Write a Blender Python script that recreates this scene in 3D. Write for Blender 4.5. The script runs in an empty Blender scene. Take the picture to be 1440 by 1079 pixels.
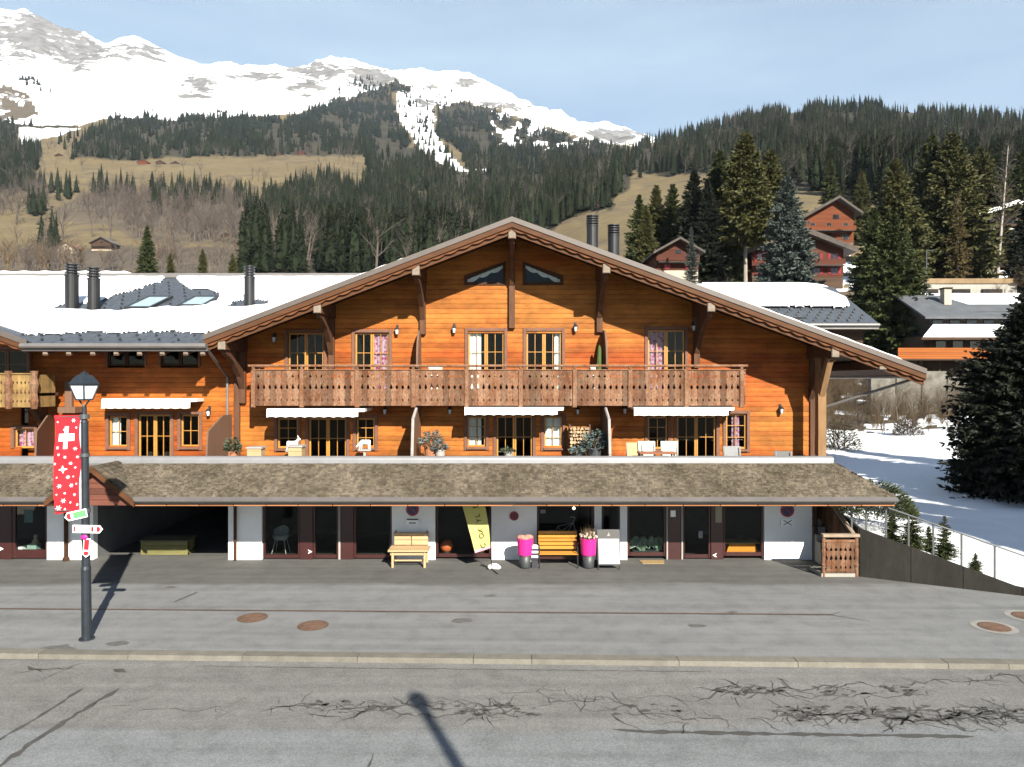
import bpy, math, random
import numpy as np
from mathutils import Vector, Matrix
R = math.radians
S = bpy.context.scene
random.seed(7)
# ---------------------------------------------------------------- camera, light, exposure
HC, F, CX, CY = 5.73, 1000.0, 720.0, 535.0      # eye height, focal length in photo pixels, principal column, horizon row
def px(u, Y): return (u - CX) / F * Y
def pz(v, Y): return HC + (CY - v) / F * Y
def gy(v, z=0.0): return (HC - z) * F / (v - CY)
cam_d = bpy.data.cameras.new('camera'); cam = bpy.data.objects.new('camera', cam_d)
S.collection.objects.link(cam); S.camera = cam
cam.location = (0, 0, HC); cam.rotation_euler = (R(90), 0, 0)
cam_d.sensor_width = 36; cam_d.lens = 25.0; cam_d.shift_y = -4.5 / 1440
cam_d.clip_start = 0.1; cam_d.clip_end = 30000
SUN_EL, SUN_AZ = R(31), R(158)                   # azimuth clockwise from +Y
W = bpy.data.worlds.new('World'); S.world = W; W.use_nodes = True
wn, wl = W.node_tree.nodes, W.node_tree.links
bg = wn['Background']
sky = wn.new('ShaderNodeTexSky'); sky.sky_type = 'NISHITA'; sky.sun_disc = False
sky.sun_elevation = SUN_EL; sky.sun_rotation = SUN_AZ; sky.altitude = 1200
sky.air_density = 1.0; sky.dust_density = 0.6; sky.ozone_density = 1.0
# thin high cloud veil in the sky itself
tc = wn.new('ShaderNodeTexCoord'); mp = wn.new('ShaderNodeMapping'); mp.inputs['Scale'].default_value = (1.2, 1.2, 6.0)
mp.inputs['Rotation'].default_value = (0, R(12), 0)
nz = wn.new('ShaderNodeTexNoise'); nz.inputs['Scale'].default_value = 1.6; nz.inputs['Detail'].default_value = 6; nz.inputs['Roughness'].default_value = .55
rp = wn.new('ShaderNodeMapRange'); rp.inputs[1].default_value = .3; rp.inputs[2].default_value = .75; rp.inputs[3].default_value = .30; rp.inputs[4].default_value = .85
mx = wn.new('ShaderNodeMix'); mx.data_type = 'RGBA'; mx.inputs[7].default_value = (3.9, 5.15, 6.1, 1)
wl.new(tc.outputs['Generated'], mp.inputs['Vector']); wl.new(mp.outputs[0], nz.inputs['Vector'])
wl.new(nz.outputs[0], rp.inputs[0]); # the veil lies over the northern half of the sky
sxyz = wn.new('ShaderNodeSeparateXYZ'); wl.new(tc.outputs['Generated'], sxyz.inputs[0])
nrt = wn.new('ShaderNodeMapRange'); nrt.inputs[1].default_value = -.25; nrt.inputs[2].default_value = .45; nrt.inputs[3].default_value = .08; wl.new(sxyz.outputs['Y'], nrt.inputs[0])
vm = wn.new('ShaderNodeMath'); vm.operation = 'MULTIPLY'; wl.new(rp.outputs[0], vm.inputs[0]); wl.new(nrt.outputs[0], vm.inputs[1]); wl.new(vm.outputs[0], mx.inputs[0]); wl.new(sky.outputs[0], mx.inputs[6])
wl.new(mx.outputs[2], bg.inputs['Color']); bg.inputs['Strength'].default_value = 0.056
sl = bpy.data.lights.new('sun', 'SUN'); sl.energy = 5.0; sl.angle = R(0.55); sl.color = (1.0, .93, .80)
so = bpy.data.objects.new('sun', sl); S.collection.objects.link(so)
sd = Vector((math.sin(SUN_AZ) * math.cos(SUN_EL), math.cos(SUN_AZ) * math.cos(SUN_EL), math.sin(SUN_EL)))
so.rotation_euler = sd.to_track_quat('Z', 'Y').to_euler(); so.location = (20, -30, 40)
S.view_settings.view_transform = 'Standard'; S.view_settings.look = 'None'
S.view_settings.exposure = 1.5; S.view_settings.gamma = 1
S.render.engine = 'CYCLES'; S.cycles.max_bounces = 5; S.cycles.diffuse_bounces = 2; S.cycles.transparent_max_bounces = 12
S.cycles.use_denoising = True; S.cycles.volume_step_rate = 4

# ---------------------------------------------------------------- helpers
ORI = {}
def link(o): S.collection.objects.link(o); return o
def tag(o, label=None, cat=None, group=None, kind=None):
    if label: o['label'] = label
    if cat: o['category'] = cat
    if group: o['group'] = group
    if kind: o['kind'] = kind
    return o
def thing(name, label, cat, loc=(0, 0, 0), group=None):
    o = link(bpy.data.objects.new(name, None)); o.location = loc; o.empty_display_size = .3
    ORI[o] = Vector(loc)
    return tag(o, label, cat, group)
class MB:
    def __init__(s): s.v = []; s.f = []; s.m = []; s.cur = 0
    def add(s, vs, fs):
        b = len(s.v); s.v += [tuple(p) for p in vs]
        for f in fs: s.f.append(tuple(i + b for i in f)); s.m.append(s.cur)
    def box(s, x0, x1, y0, y1, z0, z1):
        if x1 < x0: x0, x1 = x1, x0
        if y1 < y0: y0, y1 = y1, y0
        if z1 < z0: z0, z1 = z1, z0
        s.hexa([(x0, y0, z0), (x1, y0, z0), (x1, y1, z0), (x0, y1, z0), (x0, y0, z1), (x1, y0, z1), (x1, y1, z1), (x0, y1, z1)])
    def hexa(s, p):
        s.add(p, [(3, 2, 1, 0), (4, 5, 6, 7), (0, 1, 5, 4), (1, 2, 6, 5), (2, 3, 7, 6), (3, 0, 4, 7)])
    def bev(s, x0, x1, y0, y1, z0, z1, b=.015):       # box with chamfered front (-y) edges
        s.box(x0, x1, y0 + b, y1, z0, z1)
        p = [(x0, y0 + b, z0), (x1, y0 + b, z0), (x1, y0 + b, z1), (x0, y0 + b, z1),
             (x0 + b, y0, z0 + b), (x1 - b, y0, z0 + b), (x1 - b, y0, z1 - b), (x0 + b, y0, z1 - b)]
        s.add(p, [(4, 5, 6, 7), (0, 1, 5, 4), (1, 2, 6, 5), (2, 3, 7, 6), (3, 0, 4, 7)])
    def poly(s, pts, y0, y1):                          # polygon in XZ (ccw seen from -y), extruded in y
        n = len(pts)
        vs = [(x, y0, z) for x, z in pts] + [(x, y1, z) for x, z in pts]
        s.add(vs, [tuple(range(n)), tuple(range(2 * n - 1, n - 1, -1))] + [(i, i + n, (i + 1) % n + n, (i + 1) % n) for i in range(n)])
    def polyx(s, pts, x0, x1):                         # polygon in YZ, extruded in x
        n = len(pts)
        vs = [(x0, y, z) for y, z in pts] + [(x1, y, z) for y, z in pts]
        s.add(vs, [tuple(range(n)), tuple(range(2 * n - 1, n - 1, -1))] + [(i, i + n, (i + 1) % n + n, (i + 1) % n) for i in range(n)])
    def polyz(s, pts, z0, z1):
        n = len(pts)
        vs = [(x, y, z0) for x, y in pts] + [(x, y, z1) for x, y in pts]
        s.add(vs, [tuple(range(n - 1, -1, -1)), tuple(range(n, 2 * n))] + [(i, (i + 1) % n, (i + 1) % n + n, i + n) for i in range(n)])
    def quad(s, a, b, c, d): s.add([a, b, c, d], [(0, 1, 2, 3)])
    def tube(s, p0, p1, r0, r1=None, n=8, cap=True):
        r1 = r0 if r1 is None else r1
        p0, p1 = Vector(p0), Vector(p1); d = (p1 - p0)
        if d.length < 1e-6: return
        d.normalize(); a = d.orthogonal().normalized(); b = d.cross(a)
        vs = []
        for p, r in ((p0, r0), (p1, r1)):
            for i in range(n):
                t = 2 * math.pi * i / n; vs.append(p + a * (r * math.cos(t)) + b * (r * math.sin(t)))
        fs = [(i, (i + 1) % n, (i + 1) % n + n, i + n) for i in range(n)]
        if cap: fs += [tuple(range(n - 1, -1, -1)), tuple(range(n, 2 * n))]
        s.add(vs, fs)
    def path(s, pts, r, n=6):
        for i in range(len(pts) - 1): s.tube(pts[i], pts[i + 1], r, r, n)
    def lathe(s, cx, cy, prof, n=16, sx=1, sy=1, ph=0):
        vs = []
        for r, z in prof:
            for i in range(n):
                t = 2 * math.pi * i / n + ph; vs.append((cx + r * sx * math.cos(t), cy + r * sy * math.sin(t), z))
        fs = []
        for k in range(len(prof) - 1):
            for i in range(n):
                j = (i + 1) % n; fs.append((k * n + i, k * n + j, (k + 1) * n + j, (k + 1) * n + i))
        fs += [tuple(range(n - 1, -1, -1)), tuple((len(prof) - 1) * n + i for i in range(n))]
        s.add(vs, fs)
    def ball(s, c, r, n=12, m=8, sx=1, sy=1, sz=1):
        prof = [(max(1e-3, r * math.sin(math.pi * k / m)), -r * math.cos(math.pi * k / m) * sz + c[2]) for k in range(m + 1)]
        s.lathe(c[0], c[1], prof, n, sx, sy)
    def disc(s, c, r, y0, y1, n=20):                   # disc facing -y
        s.poly([(c[0] + r * math.cos(2 * math.pi * i / n), c[1] + r * math.sin(2 * math.pi * i / n)) for i in range(n)], y0, y1)
    def build(s, name, mats, parent=None, smooth=False, loc=None):
        me = bpy.data.meshes.new(name)
        o = bpy.data.objects.new(name, me); link(o)
        if parent is not None: off = ORI[parent]; o.parent = parent
        else: off = Vector(loc or (0, 0, 0)); o.location = off
        ORI[o] = off
        me.from_pydata([(x - off.x, y - off.y, z - off.z) for x, y, z in s.v], [], s.f)
        for m in (mats if isinstance(mats, (list, tuple)) else [mats]): me.materials.append(m)
        if len(me.materials) > 1: me.polygons.foreach_set('material_index', s.m)
        if smooth: me.polygons.foreach_set('use_smooth', [True] * len(me.polygons))
        me.update(); return o
def np_mesh(name, V, Fa, mat, parent=None, loc=(0, 0, 0), smooth=False, attr=None, reg=True):
    V = np.asarray(V, np.float32); Fa = np.asarray(Fa, np.int32); k = Fa.shape[1]
    me = bpy.data.meshes.new(name)
    me.vertices.add(len(V)); me.vertices.foreach_set('co', (V - np.asarray(loc, np.float32)).ravel())
    me.loops.add(Fa.size); me.loops.foreach_set('vertex_index', Fa.ravel())
    me.polygons.add(len(Fa)); me.polygons.foreach_set('loop_start', np.arange(0, Fa.size, k, dtype=np.int32))
    me.polygons.foreach_set('use_smooth', np.full(len(Fa), smooth))
    for an, ar in (attr or {}).items():
        ar = np.asarray(ar, np.float32)
        if ar.ndim == 1: a = me.attributes.new(an, 'FLOAT', 'POINT'); a.data.foreach_set('value', ar)
        else: a = me.attributes.new(an, 'FLOAT_COLOR', 'POINT'); a.data.foreach_set('color', np.concatenate([ar, np.ones((len(ar), 1), np.float32)], 1).ravel())
    me.materials.append(mat); me.update(calc_edges=True); me.validate()
    if not reg: return me
    o = link(bpy.data.objects.new(name, me)); o.location = loc if parent is None else (0, 0, 0)
    if parent is not None: o.parent = parent
    ORI[o] = Vector(loc)
    return o
def text_mesh(s, word, x, z, y, size, mat_cur=None, rot=0.0, ext=.004, shear=0.0):
    c = bpy.data.curves.new('lettering', 'FONT'); c.body = word; c.size = size; c.align_x = 'CENTER'; c.align_y = 'CENTER'; c.extrude = ext
    c.resolution_u = 2
    o = bpy.data.objects.new('lettering', c); link(o)
    dg = bpy.context.evaluated_depsgraph_get(); me = o.evaluated_get(dg).to_mesh()
    vs = []
    for v in me.vertices:
        a, b = v.co.x, v.co.y
        vs.append((x + a * math.cos(rot) - b * math.sin(rot), y - v.co.z, z + a * math.sin(rot) + b * math.cos(rot)))
    s.add(vs, [tuple(p.vertices) for p in me.polygons])
    o.evaluated_get(dg).to_mesh_clear(); bpy.data.objects.remove(o); bpy.data.curves.remove(c)

# ---------------------------------------------------------------- materials
KA = .6                                          # one scale for all mid and dark albedos
def M(name, col, rough=.7, var=.12, scale=4.0, bump=0.0, bscale=30.0, metal=0.0, spec=.5, stretch=(1, 1, 1), island=0.0, col2=None, fine=0.0):
    if min(col) < .5: col = tuple(c * KA for c in col); col2 = col2 and tuple(c * KA for c in col2)
    m = bpy.data.materials.new(name); m.use_nodes = True
    n, l = m.node_tree.nodes, m.node_tree.links
    b = n['Principled BSDF']; b.inputs['Roughness'].default_value = rough; b.inputs['Metallic'].default_value = metal
    b.inputs['Specular IOR Level'].default_value = spec if (metal or rough < .55) else min(spec, .16)
    t = n.new('ShaderNodeTexCoord'); mp = n.new('ShaderNodeMapping'); mp.inputs['Scale'].default_value = stretch
    l.new(t.outputs['Object'], mp.inputs['Vector'])
    nz = n.new('ShaderNodeTexNoise'); nz.inputs['Scale'].default_value = scale; nz.inputs['Detail'].default_value = 6; nz.inputs['Roughness'].default_value = .62
    l.new(mp.outputs[0], nz.inputs['Vector'])
    cr = n.new('ShaderNodeMapRange'); cr.inputs[1].default_value = .32; cr.inputs[2].default_value = .68
    l.new(nz.outputs[0], cr.inputs[0])
    mix = n.new('ShaderNodeMix'); mix.data_type = 'RGBA'
    c2 = col2 or tuple(min(1, c * (1 + var)) for c in col)
    c1 = col if col2 else tuple(c * (1 - var) for c in col)
    mix.inputs[6].default_value = (*c1, 1); mix.inputs[7].default_value = (*c2, 1)
    l.new(cr.outputs[0], mix.inputs[0]); out = mix.outputs[2]
    if island or fine:
        hv = n.new('ShaderNodeHueSaturation'); l.new(out, hv.inputs['Color'])
        if island:
            g = n.new('ShaderNodeNewGeometry'); r2 = n.new('ShaderNodeMapRange'); r2.inputs[3].default_value = 1 - island; r2.inputs[4].default_value = 1 + island
            l.new(g.outputs['Random Per Island'], r2.inputs[0]); val = r2.outputs[0]
        if fine:
            n2 = n.new('ShaderNodeTexNoise'); n2.inputs['Scale'].default_value = scale * 9; n2.inputs['Detail'].default_value = 3; l.new(mp.outputs[0], n2.inputs['Vector'])
            r3 = n.new('ShaderNodeMapRange'); r3.inputs[1].default_value = .3; r3.inputs[2].default_value = .7; r3.inputs[3].default_value = 1 - fine; r3.inputs[4].default_value = 1 + fine
            l.new(n2.outputs[0], r3.inputs[0])
            if island:
                mu = n.new('ShaderNodeMath'); mu.operation = 'MULTIPLY'; l.new(val, mu.inputs[0]); l.new(r3.outputs[0], mu.inputs[1]); val = mu.outputs[0]
            else: val = r3.outputs[0]
        l.new(val, hv.inputs['Value']); out = hv.outputs[0]
    l.new(out, b.inputs['Base Color'])
    if bump:
        bn = n.new('ShaderNodeTexNoise'); bn.inputs['Scale'].default_value = bscale; bn.inputs['Detail'].default_value = 5; l.new(mp.outputs[0], bn.inputs['Vector'])
        bp = n.new('ShaderNodeBump'); bp.inputs['Strength'].default_value = bump; bp.inputs['Distance'].default_value = .02
        l.new(bn.outputs[0], bp.inputs['Height']); l.new(bp.outputs[0], b.inputs['Normal'])
    return m
def nodes_of(m): return m.node_tree.nodes, m.node_tree.links, m.node_tree.nodes['Principled BSDF']
# orange weathered wall boards: honey wood and redder stained wood in broad bands, grain along x
def wall_wood(name, honey, red, bands):
    m = M(name, honey, .62, .1, 2.2, .25, 40, stretch=(.12, 1, 2.5), island=.2, fine=.2, col2=red)
    n, l, b = nodes_of(m)
    mix = [x for x in n if x.type == 'MIX'][0]; cr = [x for x in n if x.type == 'MAP_RANGE'][0]
    t = [x for x in n if x.type == 'TEX_COORD'][0]
    sp = n.new('ShaderNodeSeparateXYZ'); l.new(t.outputs['Object'], sp.inputs[0])
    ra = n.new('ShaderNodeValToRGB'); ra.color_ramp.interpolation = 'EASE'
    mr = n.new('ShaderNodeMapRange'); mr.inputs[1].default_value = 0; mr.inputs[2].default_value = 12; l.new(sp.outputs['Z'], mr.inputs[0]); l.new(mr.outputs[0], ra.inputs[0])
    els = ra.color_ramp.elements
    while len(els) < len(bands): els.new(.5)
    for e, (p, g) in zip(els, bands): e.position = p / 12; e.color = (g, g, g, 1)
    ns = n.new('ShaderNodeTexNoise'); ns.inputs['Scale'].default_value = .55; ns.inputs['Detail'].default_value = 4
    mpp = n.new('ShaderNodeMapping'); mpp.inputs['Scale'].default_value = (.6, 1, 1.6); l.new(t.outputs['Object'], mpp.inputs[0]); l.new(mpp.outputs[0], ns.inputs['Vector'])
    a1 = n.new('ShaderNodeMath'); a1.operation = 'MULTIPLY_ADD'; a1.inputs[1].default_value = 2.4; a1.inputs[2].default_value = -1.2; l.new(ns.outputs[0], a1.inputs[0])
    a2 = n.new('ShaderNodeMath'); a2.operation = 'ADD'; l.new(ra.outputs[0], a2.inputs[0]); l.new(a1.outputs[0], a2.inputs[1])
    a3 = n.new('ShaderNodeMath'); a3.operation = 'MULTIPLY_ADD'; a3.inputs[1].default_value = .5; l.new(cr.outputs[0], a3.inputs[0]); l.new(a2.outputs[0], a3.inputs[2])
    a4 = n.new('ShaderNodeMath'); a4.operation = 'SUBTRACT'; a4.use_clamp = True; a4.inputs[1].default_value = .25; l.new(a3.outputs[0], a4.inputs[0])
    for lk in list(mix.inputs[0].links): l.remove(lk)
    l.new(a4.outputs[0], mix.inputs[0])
    # weather stains: darker drifting patches and runs
    wz = n.new('ShaderNodeTexNoise'); wz.inputs['Scale'].default_value = 1.4; wz.inputs['Detail'].default_value = 8; wz.inputs['Roughness'].default_value = .7
    wm = n.new('ShaderNodeMapping'); wm.inputs['Scale'].default_value = (.8, 1, 1.3); l.new(t.outputs['Object'], wm.inputs[0]); l.new(wm.outputs[0], wz.inputs['Vector'])
    wr = n.new('ShaderNodeMapRange'); wr.inputs[1].default_value = .34; wr.inputs[2].default_value = .6; wr.inputs[3].default_value = .62; wr.inputs[4].default_value = 1.08; l.new(wz.outputs[0], wr.inputs[0])
    kv = n.new('ShaderNodeTexVoronoi'); kv.inputs['Scale'].default_value = 3.2; km = n.new('ShaderNodeMapping'); km.inputs['Scale'].default_value = (1, 1, 1.7); l.new(t.outputs['Object'], km.inputs[0]); l.new(km.outputs[0], kv.inputs['Vector'])
    kr = n.new('ShaderNodeMapRange'); kr.inputs[1].default_value = .03; kr.inputs[2].default_value = .09; kr.inputs[3].default_value = .6; kr.inputs[4].default_value = 1; l.new(kv.outputs['Distance'], kr.inputs[0])
    wk = n.new('ShaderNodeMath'); wk.operation = 'MULTIPLY'; l.new(wr.outputs[0], wk.inputs[0]); l.new(kr.outputs[0], wk.inputs[1])
    h2 = n.new('ShaderNodeHueSaturation'); src = b.inputs['Base Color'].links[0].from_socket; l.new(src, h2.inputs['Color']); l.new(wk.outputs[0], h2.inputs['Value']); l.new(h2.outputs[0], b.inputs['Base Color'])
    return m
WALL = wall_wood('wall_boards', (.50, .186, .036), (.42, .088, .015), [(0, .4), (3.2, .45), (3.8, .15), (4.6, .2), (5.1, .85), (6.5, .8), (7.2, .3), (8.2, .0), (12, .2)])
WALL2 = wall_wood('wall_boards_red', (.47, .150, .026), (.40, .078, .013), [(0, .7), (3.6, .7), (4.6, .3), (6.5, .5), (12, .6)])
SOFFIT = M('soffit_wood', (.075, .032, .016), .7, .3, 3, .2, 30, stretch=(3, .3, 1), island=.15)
BEAM = M('beam_wood', (.13, .062, .035), .7, .3, 3, .2, 30, stretch=(2, 2, .4))
BEAMEND = M('beam_end_wood', (.28, .23, .185), .75, .2, 8, .2, 40)
FASCIA = M('barge_board', (.115, .050, .022), .65, .22, 3, .15, 30, stretch=(.3, 1, 2))
FASCTOP = M('roof_edge_metal', (.125, .102, .09), .5, .1, 5)
SCALLOP = M('scalloped_trim', (.175, .064, .024), .65, .2, 4)
GREYWOOD = M('balcony_wood', (.150, .055, .023), .75, .3, 2.6, .3, 40, stretch=(1, 1, .5), island=.42, fine=.35, col2=(.27, .165, .105))
CASING = M('brown_casing', (.22, .11, .075), .6, .15, 5)
OCHRE = M('ochre_frame', (.58, .27, .05), .45, .1, 6)
LAMPBLK = M('black_iron', (.025, .026, .03), .45, .2, 9)
PANELB = M('brown_panel', (.21, .125, .085), .7, .12, 2, stretch=(8, 8, .4), fine=.1)
GREYTRIM = M('grey_trim', (.45, .42, .40), .6, .1, 5)
CURTW = M('white_curtain', (.80, .79, .74), .9, .06, 6, stretch=(6, 1, .2))
AWN = M('awning_cloth', (.86, .84, .79), .8, .03, 3)
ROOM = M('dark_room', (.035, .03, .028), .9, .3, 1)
SNOW = M('snow', (.64, .66, .69), .7, .06, 1.2, .6, 2.2, spec=.2, fine=.05)
SHAKE = M('wood_shake', (.100, .082, .058), .9, .25, .9, .3, 25, stretch=(1, .6, 1), island=.34, fine=.18, col2=(.185, .155, .118))
CAPM = M('parapet_metal', (.33, .33, .345), .45, .1, 2, metal=.3)
GUTTER = M('gutter_metal', (.23, .215, .21), .45, .12, 2, metal=.3)
COPPER = M('orange_soffit_lath', (.46, .21, .10), .6, .15, 2, stretch=(.4, 1, 1), island=.2)
PLASTER = M('white_plaster', (.74, .74, .74), .85, .06, 1.3, .1, 60)
DARKRED = M('dark_red_paint', (.055, .014, .013), .4, .12, 3)
SLATE = M('slate', (.085, .10, .125), .55, .2, 6, .15, 20, stretch=(1, 1, 1), fine=.15)
PIPE = M('chimney_metal', (.030, .031, .034), .42, .25, 2.5, metal=.35, stretch=(1, 1, .4))
KERB = M('granite_kerb', (.205, .192, .165), .8, .14, 3, .2, 50, island=.09, fine=.08)
CONC = M('stained_concrete', (.032, .030, .026), .85, .35, 1.1, .2, 20, stretch=(1, 1, .4), fine=.12)
CONCL = M('pale_concrete', (.42, .40, .36), .85, .15, 1.2, .1, 20)
STEEL = M('galvanised_steel', (.16, .17, .18), .4, .1, 5, metal=.5)
TAR = M('tar_seal', (.095, .092, .088), .6, .2, 6)
RUST = M('rusty_iron', (.17, .105, .075), .8, .25, 6, .2, 40)
STONE = M('white_stone', (.62, .61, .58), .8, .15, 9, .2, 30)
PINEB = M('raw_pine', (.60, .43, .24), .6, .12, 2, stretch=(.5, 3, 3), island=.08)
ORANGEB = M('orange_slats', (.62, .27, .035), .42, .12, 2, stretch=(.5, 3, 3), island=.12)
PINK = M('pink_plastic', (.80, .025, .30), .4, .05, 4)
ANTH = M('anthracite_plastic', (.055, .062, .068), .5, .1, 4)
WHITEP = M('white_paint', (.80, .80, .79), .5, .04, 4)
BLACKP = M('black_paint', (.018, .018, .02), .5, .1, 4)
REDP = M('red_paint', (.42, .02, .035), .5, .08, 4)
BLUEP = M('blue_paint', (.02, .035, .16), .5, .08, 4)
GREENP = M('lime_paint', (.22, .55, .10), .5, .08, 4, col2=(.09, .45, .30))
MAGP = M('magenta_paint', (.62, .02, .33), .5, .08, 4)
FLAGRED = M('flag_cloth', (.66, .030, .045), .8, .07, 1.5, .15, 120)
FLAGW = M('flag_white', (.80, .78, .80), .8, .03, 4)
YELLOWC = M('yellow_flag_cloth', (.72, .66, .22), .8, .06, 3)
TERRA = M('terracotta', (.45, .20, .11), .8, .15, 6)
OLIVE = M('olive_box_wood', (.20, .185, .075), .7, .2, 3, stretch=(.4, 2, 2))
BALLO = M('orange_ball', (.75, .16, .05), .35, .05, 4)
ORTRAY = M('orange_cloth', (.80, .27, .03), .7, .06, 4)
MINT = M('mint_fabric', (.50, .58, .50), .8, .08, 6)
GREYF = M('grey_fabric', (.33, .34, .35), .85, .1, 6)
TAN = M('tan_mat', (.42, .30, .15), .95, .12, 20)
GREENC = M('green_cloth', (.09, .13, .04), .85, .15, 4)
BARK = M('bark', (.12, .092, .07), .9, .3, 5, .4, 20, stretch=(1, 1, .3))
PALEBARK = M('pale_bark', (.34, .30, .25), .9, .25, 3, .2, 20, stretch=(1, 1, .4))
TWIG = M('bare_twigs', (.135, .112, .098), .9, .3, .6, island=.25)
TWIGB = M('brown_twigs', (.18, .13, .08), .9, .25, .6, island=.25)
def leafmat(name, a, b, isl=.35, sc=.6): return M(name, a, .6, .2, sc, spec=.25, island=isl, col2=b)
SPRUCE = leafmat('spruce_needles', (.034, .050, .017), (.072, .085, .025))
SPRUCE2 = leafmat('olive_spruce_needles', (.050, .058, .018), (.105, .098, .030))
BLUESP = leafmat('blue_spruce_needles', (.062, .082, .070), (.110, .135, .120))
DARKSP = leafmat('shade_dark_spruce_needles', (.010, .014, .009), (.020, .026, .013))  # needle colour darkened to carry the shade lying on these spruces
SHRUBG = leafmat('shrub_leaves', (.07, .10, .06), (.14, .17, .11), sc=4)
SHRUBB = leafmat('bluish_shrub_leaves', (.10, .15, .15), (.20, .26, .25), sc=4)
PALELEAF = leafmat('pale_leaves', (.30, .42, .30), (.55, .62, .50), sc=4)
FLOWERP = leafmat('dry_flowers', (.62, .48, .36), (.75, .66, .56), sc=6)
FORESTM = M('far_conifers', (.009, .0155, .0125), .85, .2, .012, spec=.1, island=.55, col2=(.022, .030, .024))
FORESTN = M('mid_conifers', (.010, .017, .010), .85, .2, .05, spec=.05, island=.4, col2=(.027, .034, .017))
def glassmat(name, tint=(.75, .8, .8)):
    m = bpy.data.materials.new(name); m.use_nodes = True; n, l = m.node_tree.nodes, m.node_tree.links; n.remove(n['Principled BSDF'])
    tr = n.new('ShaderNodeBsdfTransparent'); tr.inputs[0].default_value = (*tint, 1)
    gl = n.new('ShaderNodeBsdfGlossy'); gl.inputs['Roughness'].default_value = .03; gl.inputs[0].default_value = (.9, .95, 1, 1)
    lw = n.new('ShaderNodeLayerWeight'); lw.inputs[0].default_value = .22
    nz = n.new('ShaderNodeTexNoise'); nz.inputs['Scale'].default_value = 1.3; t = n.new('ShaderNodeTexCoord'); l.new(t.outputs['Object'], nz.inputs['Vector'])
    bp = n.new('ShaderNodeBump'); bp.inputs['Strength'].default_value = .12; bp.inputs['Distance'].default_value = .05; l.new(nz.outputs[0], bp.inputs['Height']); l.new(bp.outputs[0], gl.inputs['Normal'])
    ms = n.new('ShaderNodeMixShader'); l.new(lw.outputs['Fresnel'], ms.inputs[0]); l.new(tr.outputs[0], ms.inputs[1]); l.new(gl.outputs[0], ms.inputs[2])
    l.new(ms.outputs[0], n['Material Output'].inputs[0]); return m
GLASS = glassmat('window_glass')
SHOPGLASS = glassmat('shop_glass', (.78, .86, .83))
LANTERNG = M('frosted_lantern_glass', (.55, .60, .64), .35, .05, 3)
# pink check curtain
CURTP = M('pink_check_curtain', (.5, .2, .3), .9, .1, 6)
def _check():
    n, l, b = nodes_of(CURTP); t = n.new('ShaderNodeTexCoord'); mp = n.new('ShaderNodeMapping'); mp.inputs['Rotation'].default_value = (0, R(4), 0)
    l.new(t.outputs['Object'], mp.inputs[0]); v = n.new('ShaderNodeTexVoronoi'); v.inputs['Scale'].default_value = 9; l.new(mp.outputs[0], v.inputs['Vector'])
    r = n.new('ShaderNodeValToRGB'); r.color_ramp.elements[0].color = (.27, .035, .11, 1); r.color_ramp.elements[1].color = (.42, .28, .34, 1); r.color_ramp.elements[0].position = .25; r.color_ramp.elements[1].position = .6
    l.new(v.outputs['Distance'], r.inputs[0])
    l.new(r.outputs[0], b.inputs['Base Color'])
_check()
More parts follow.
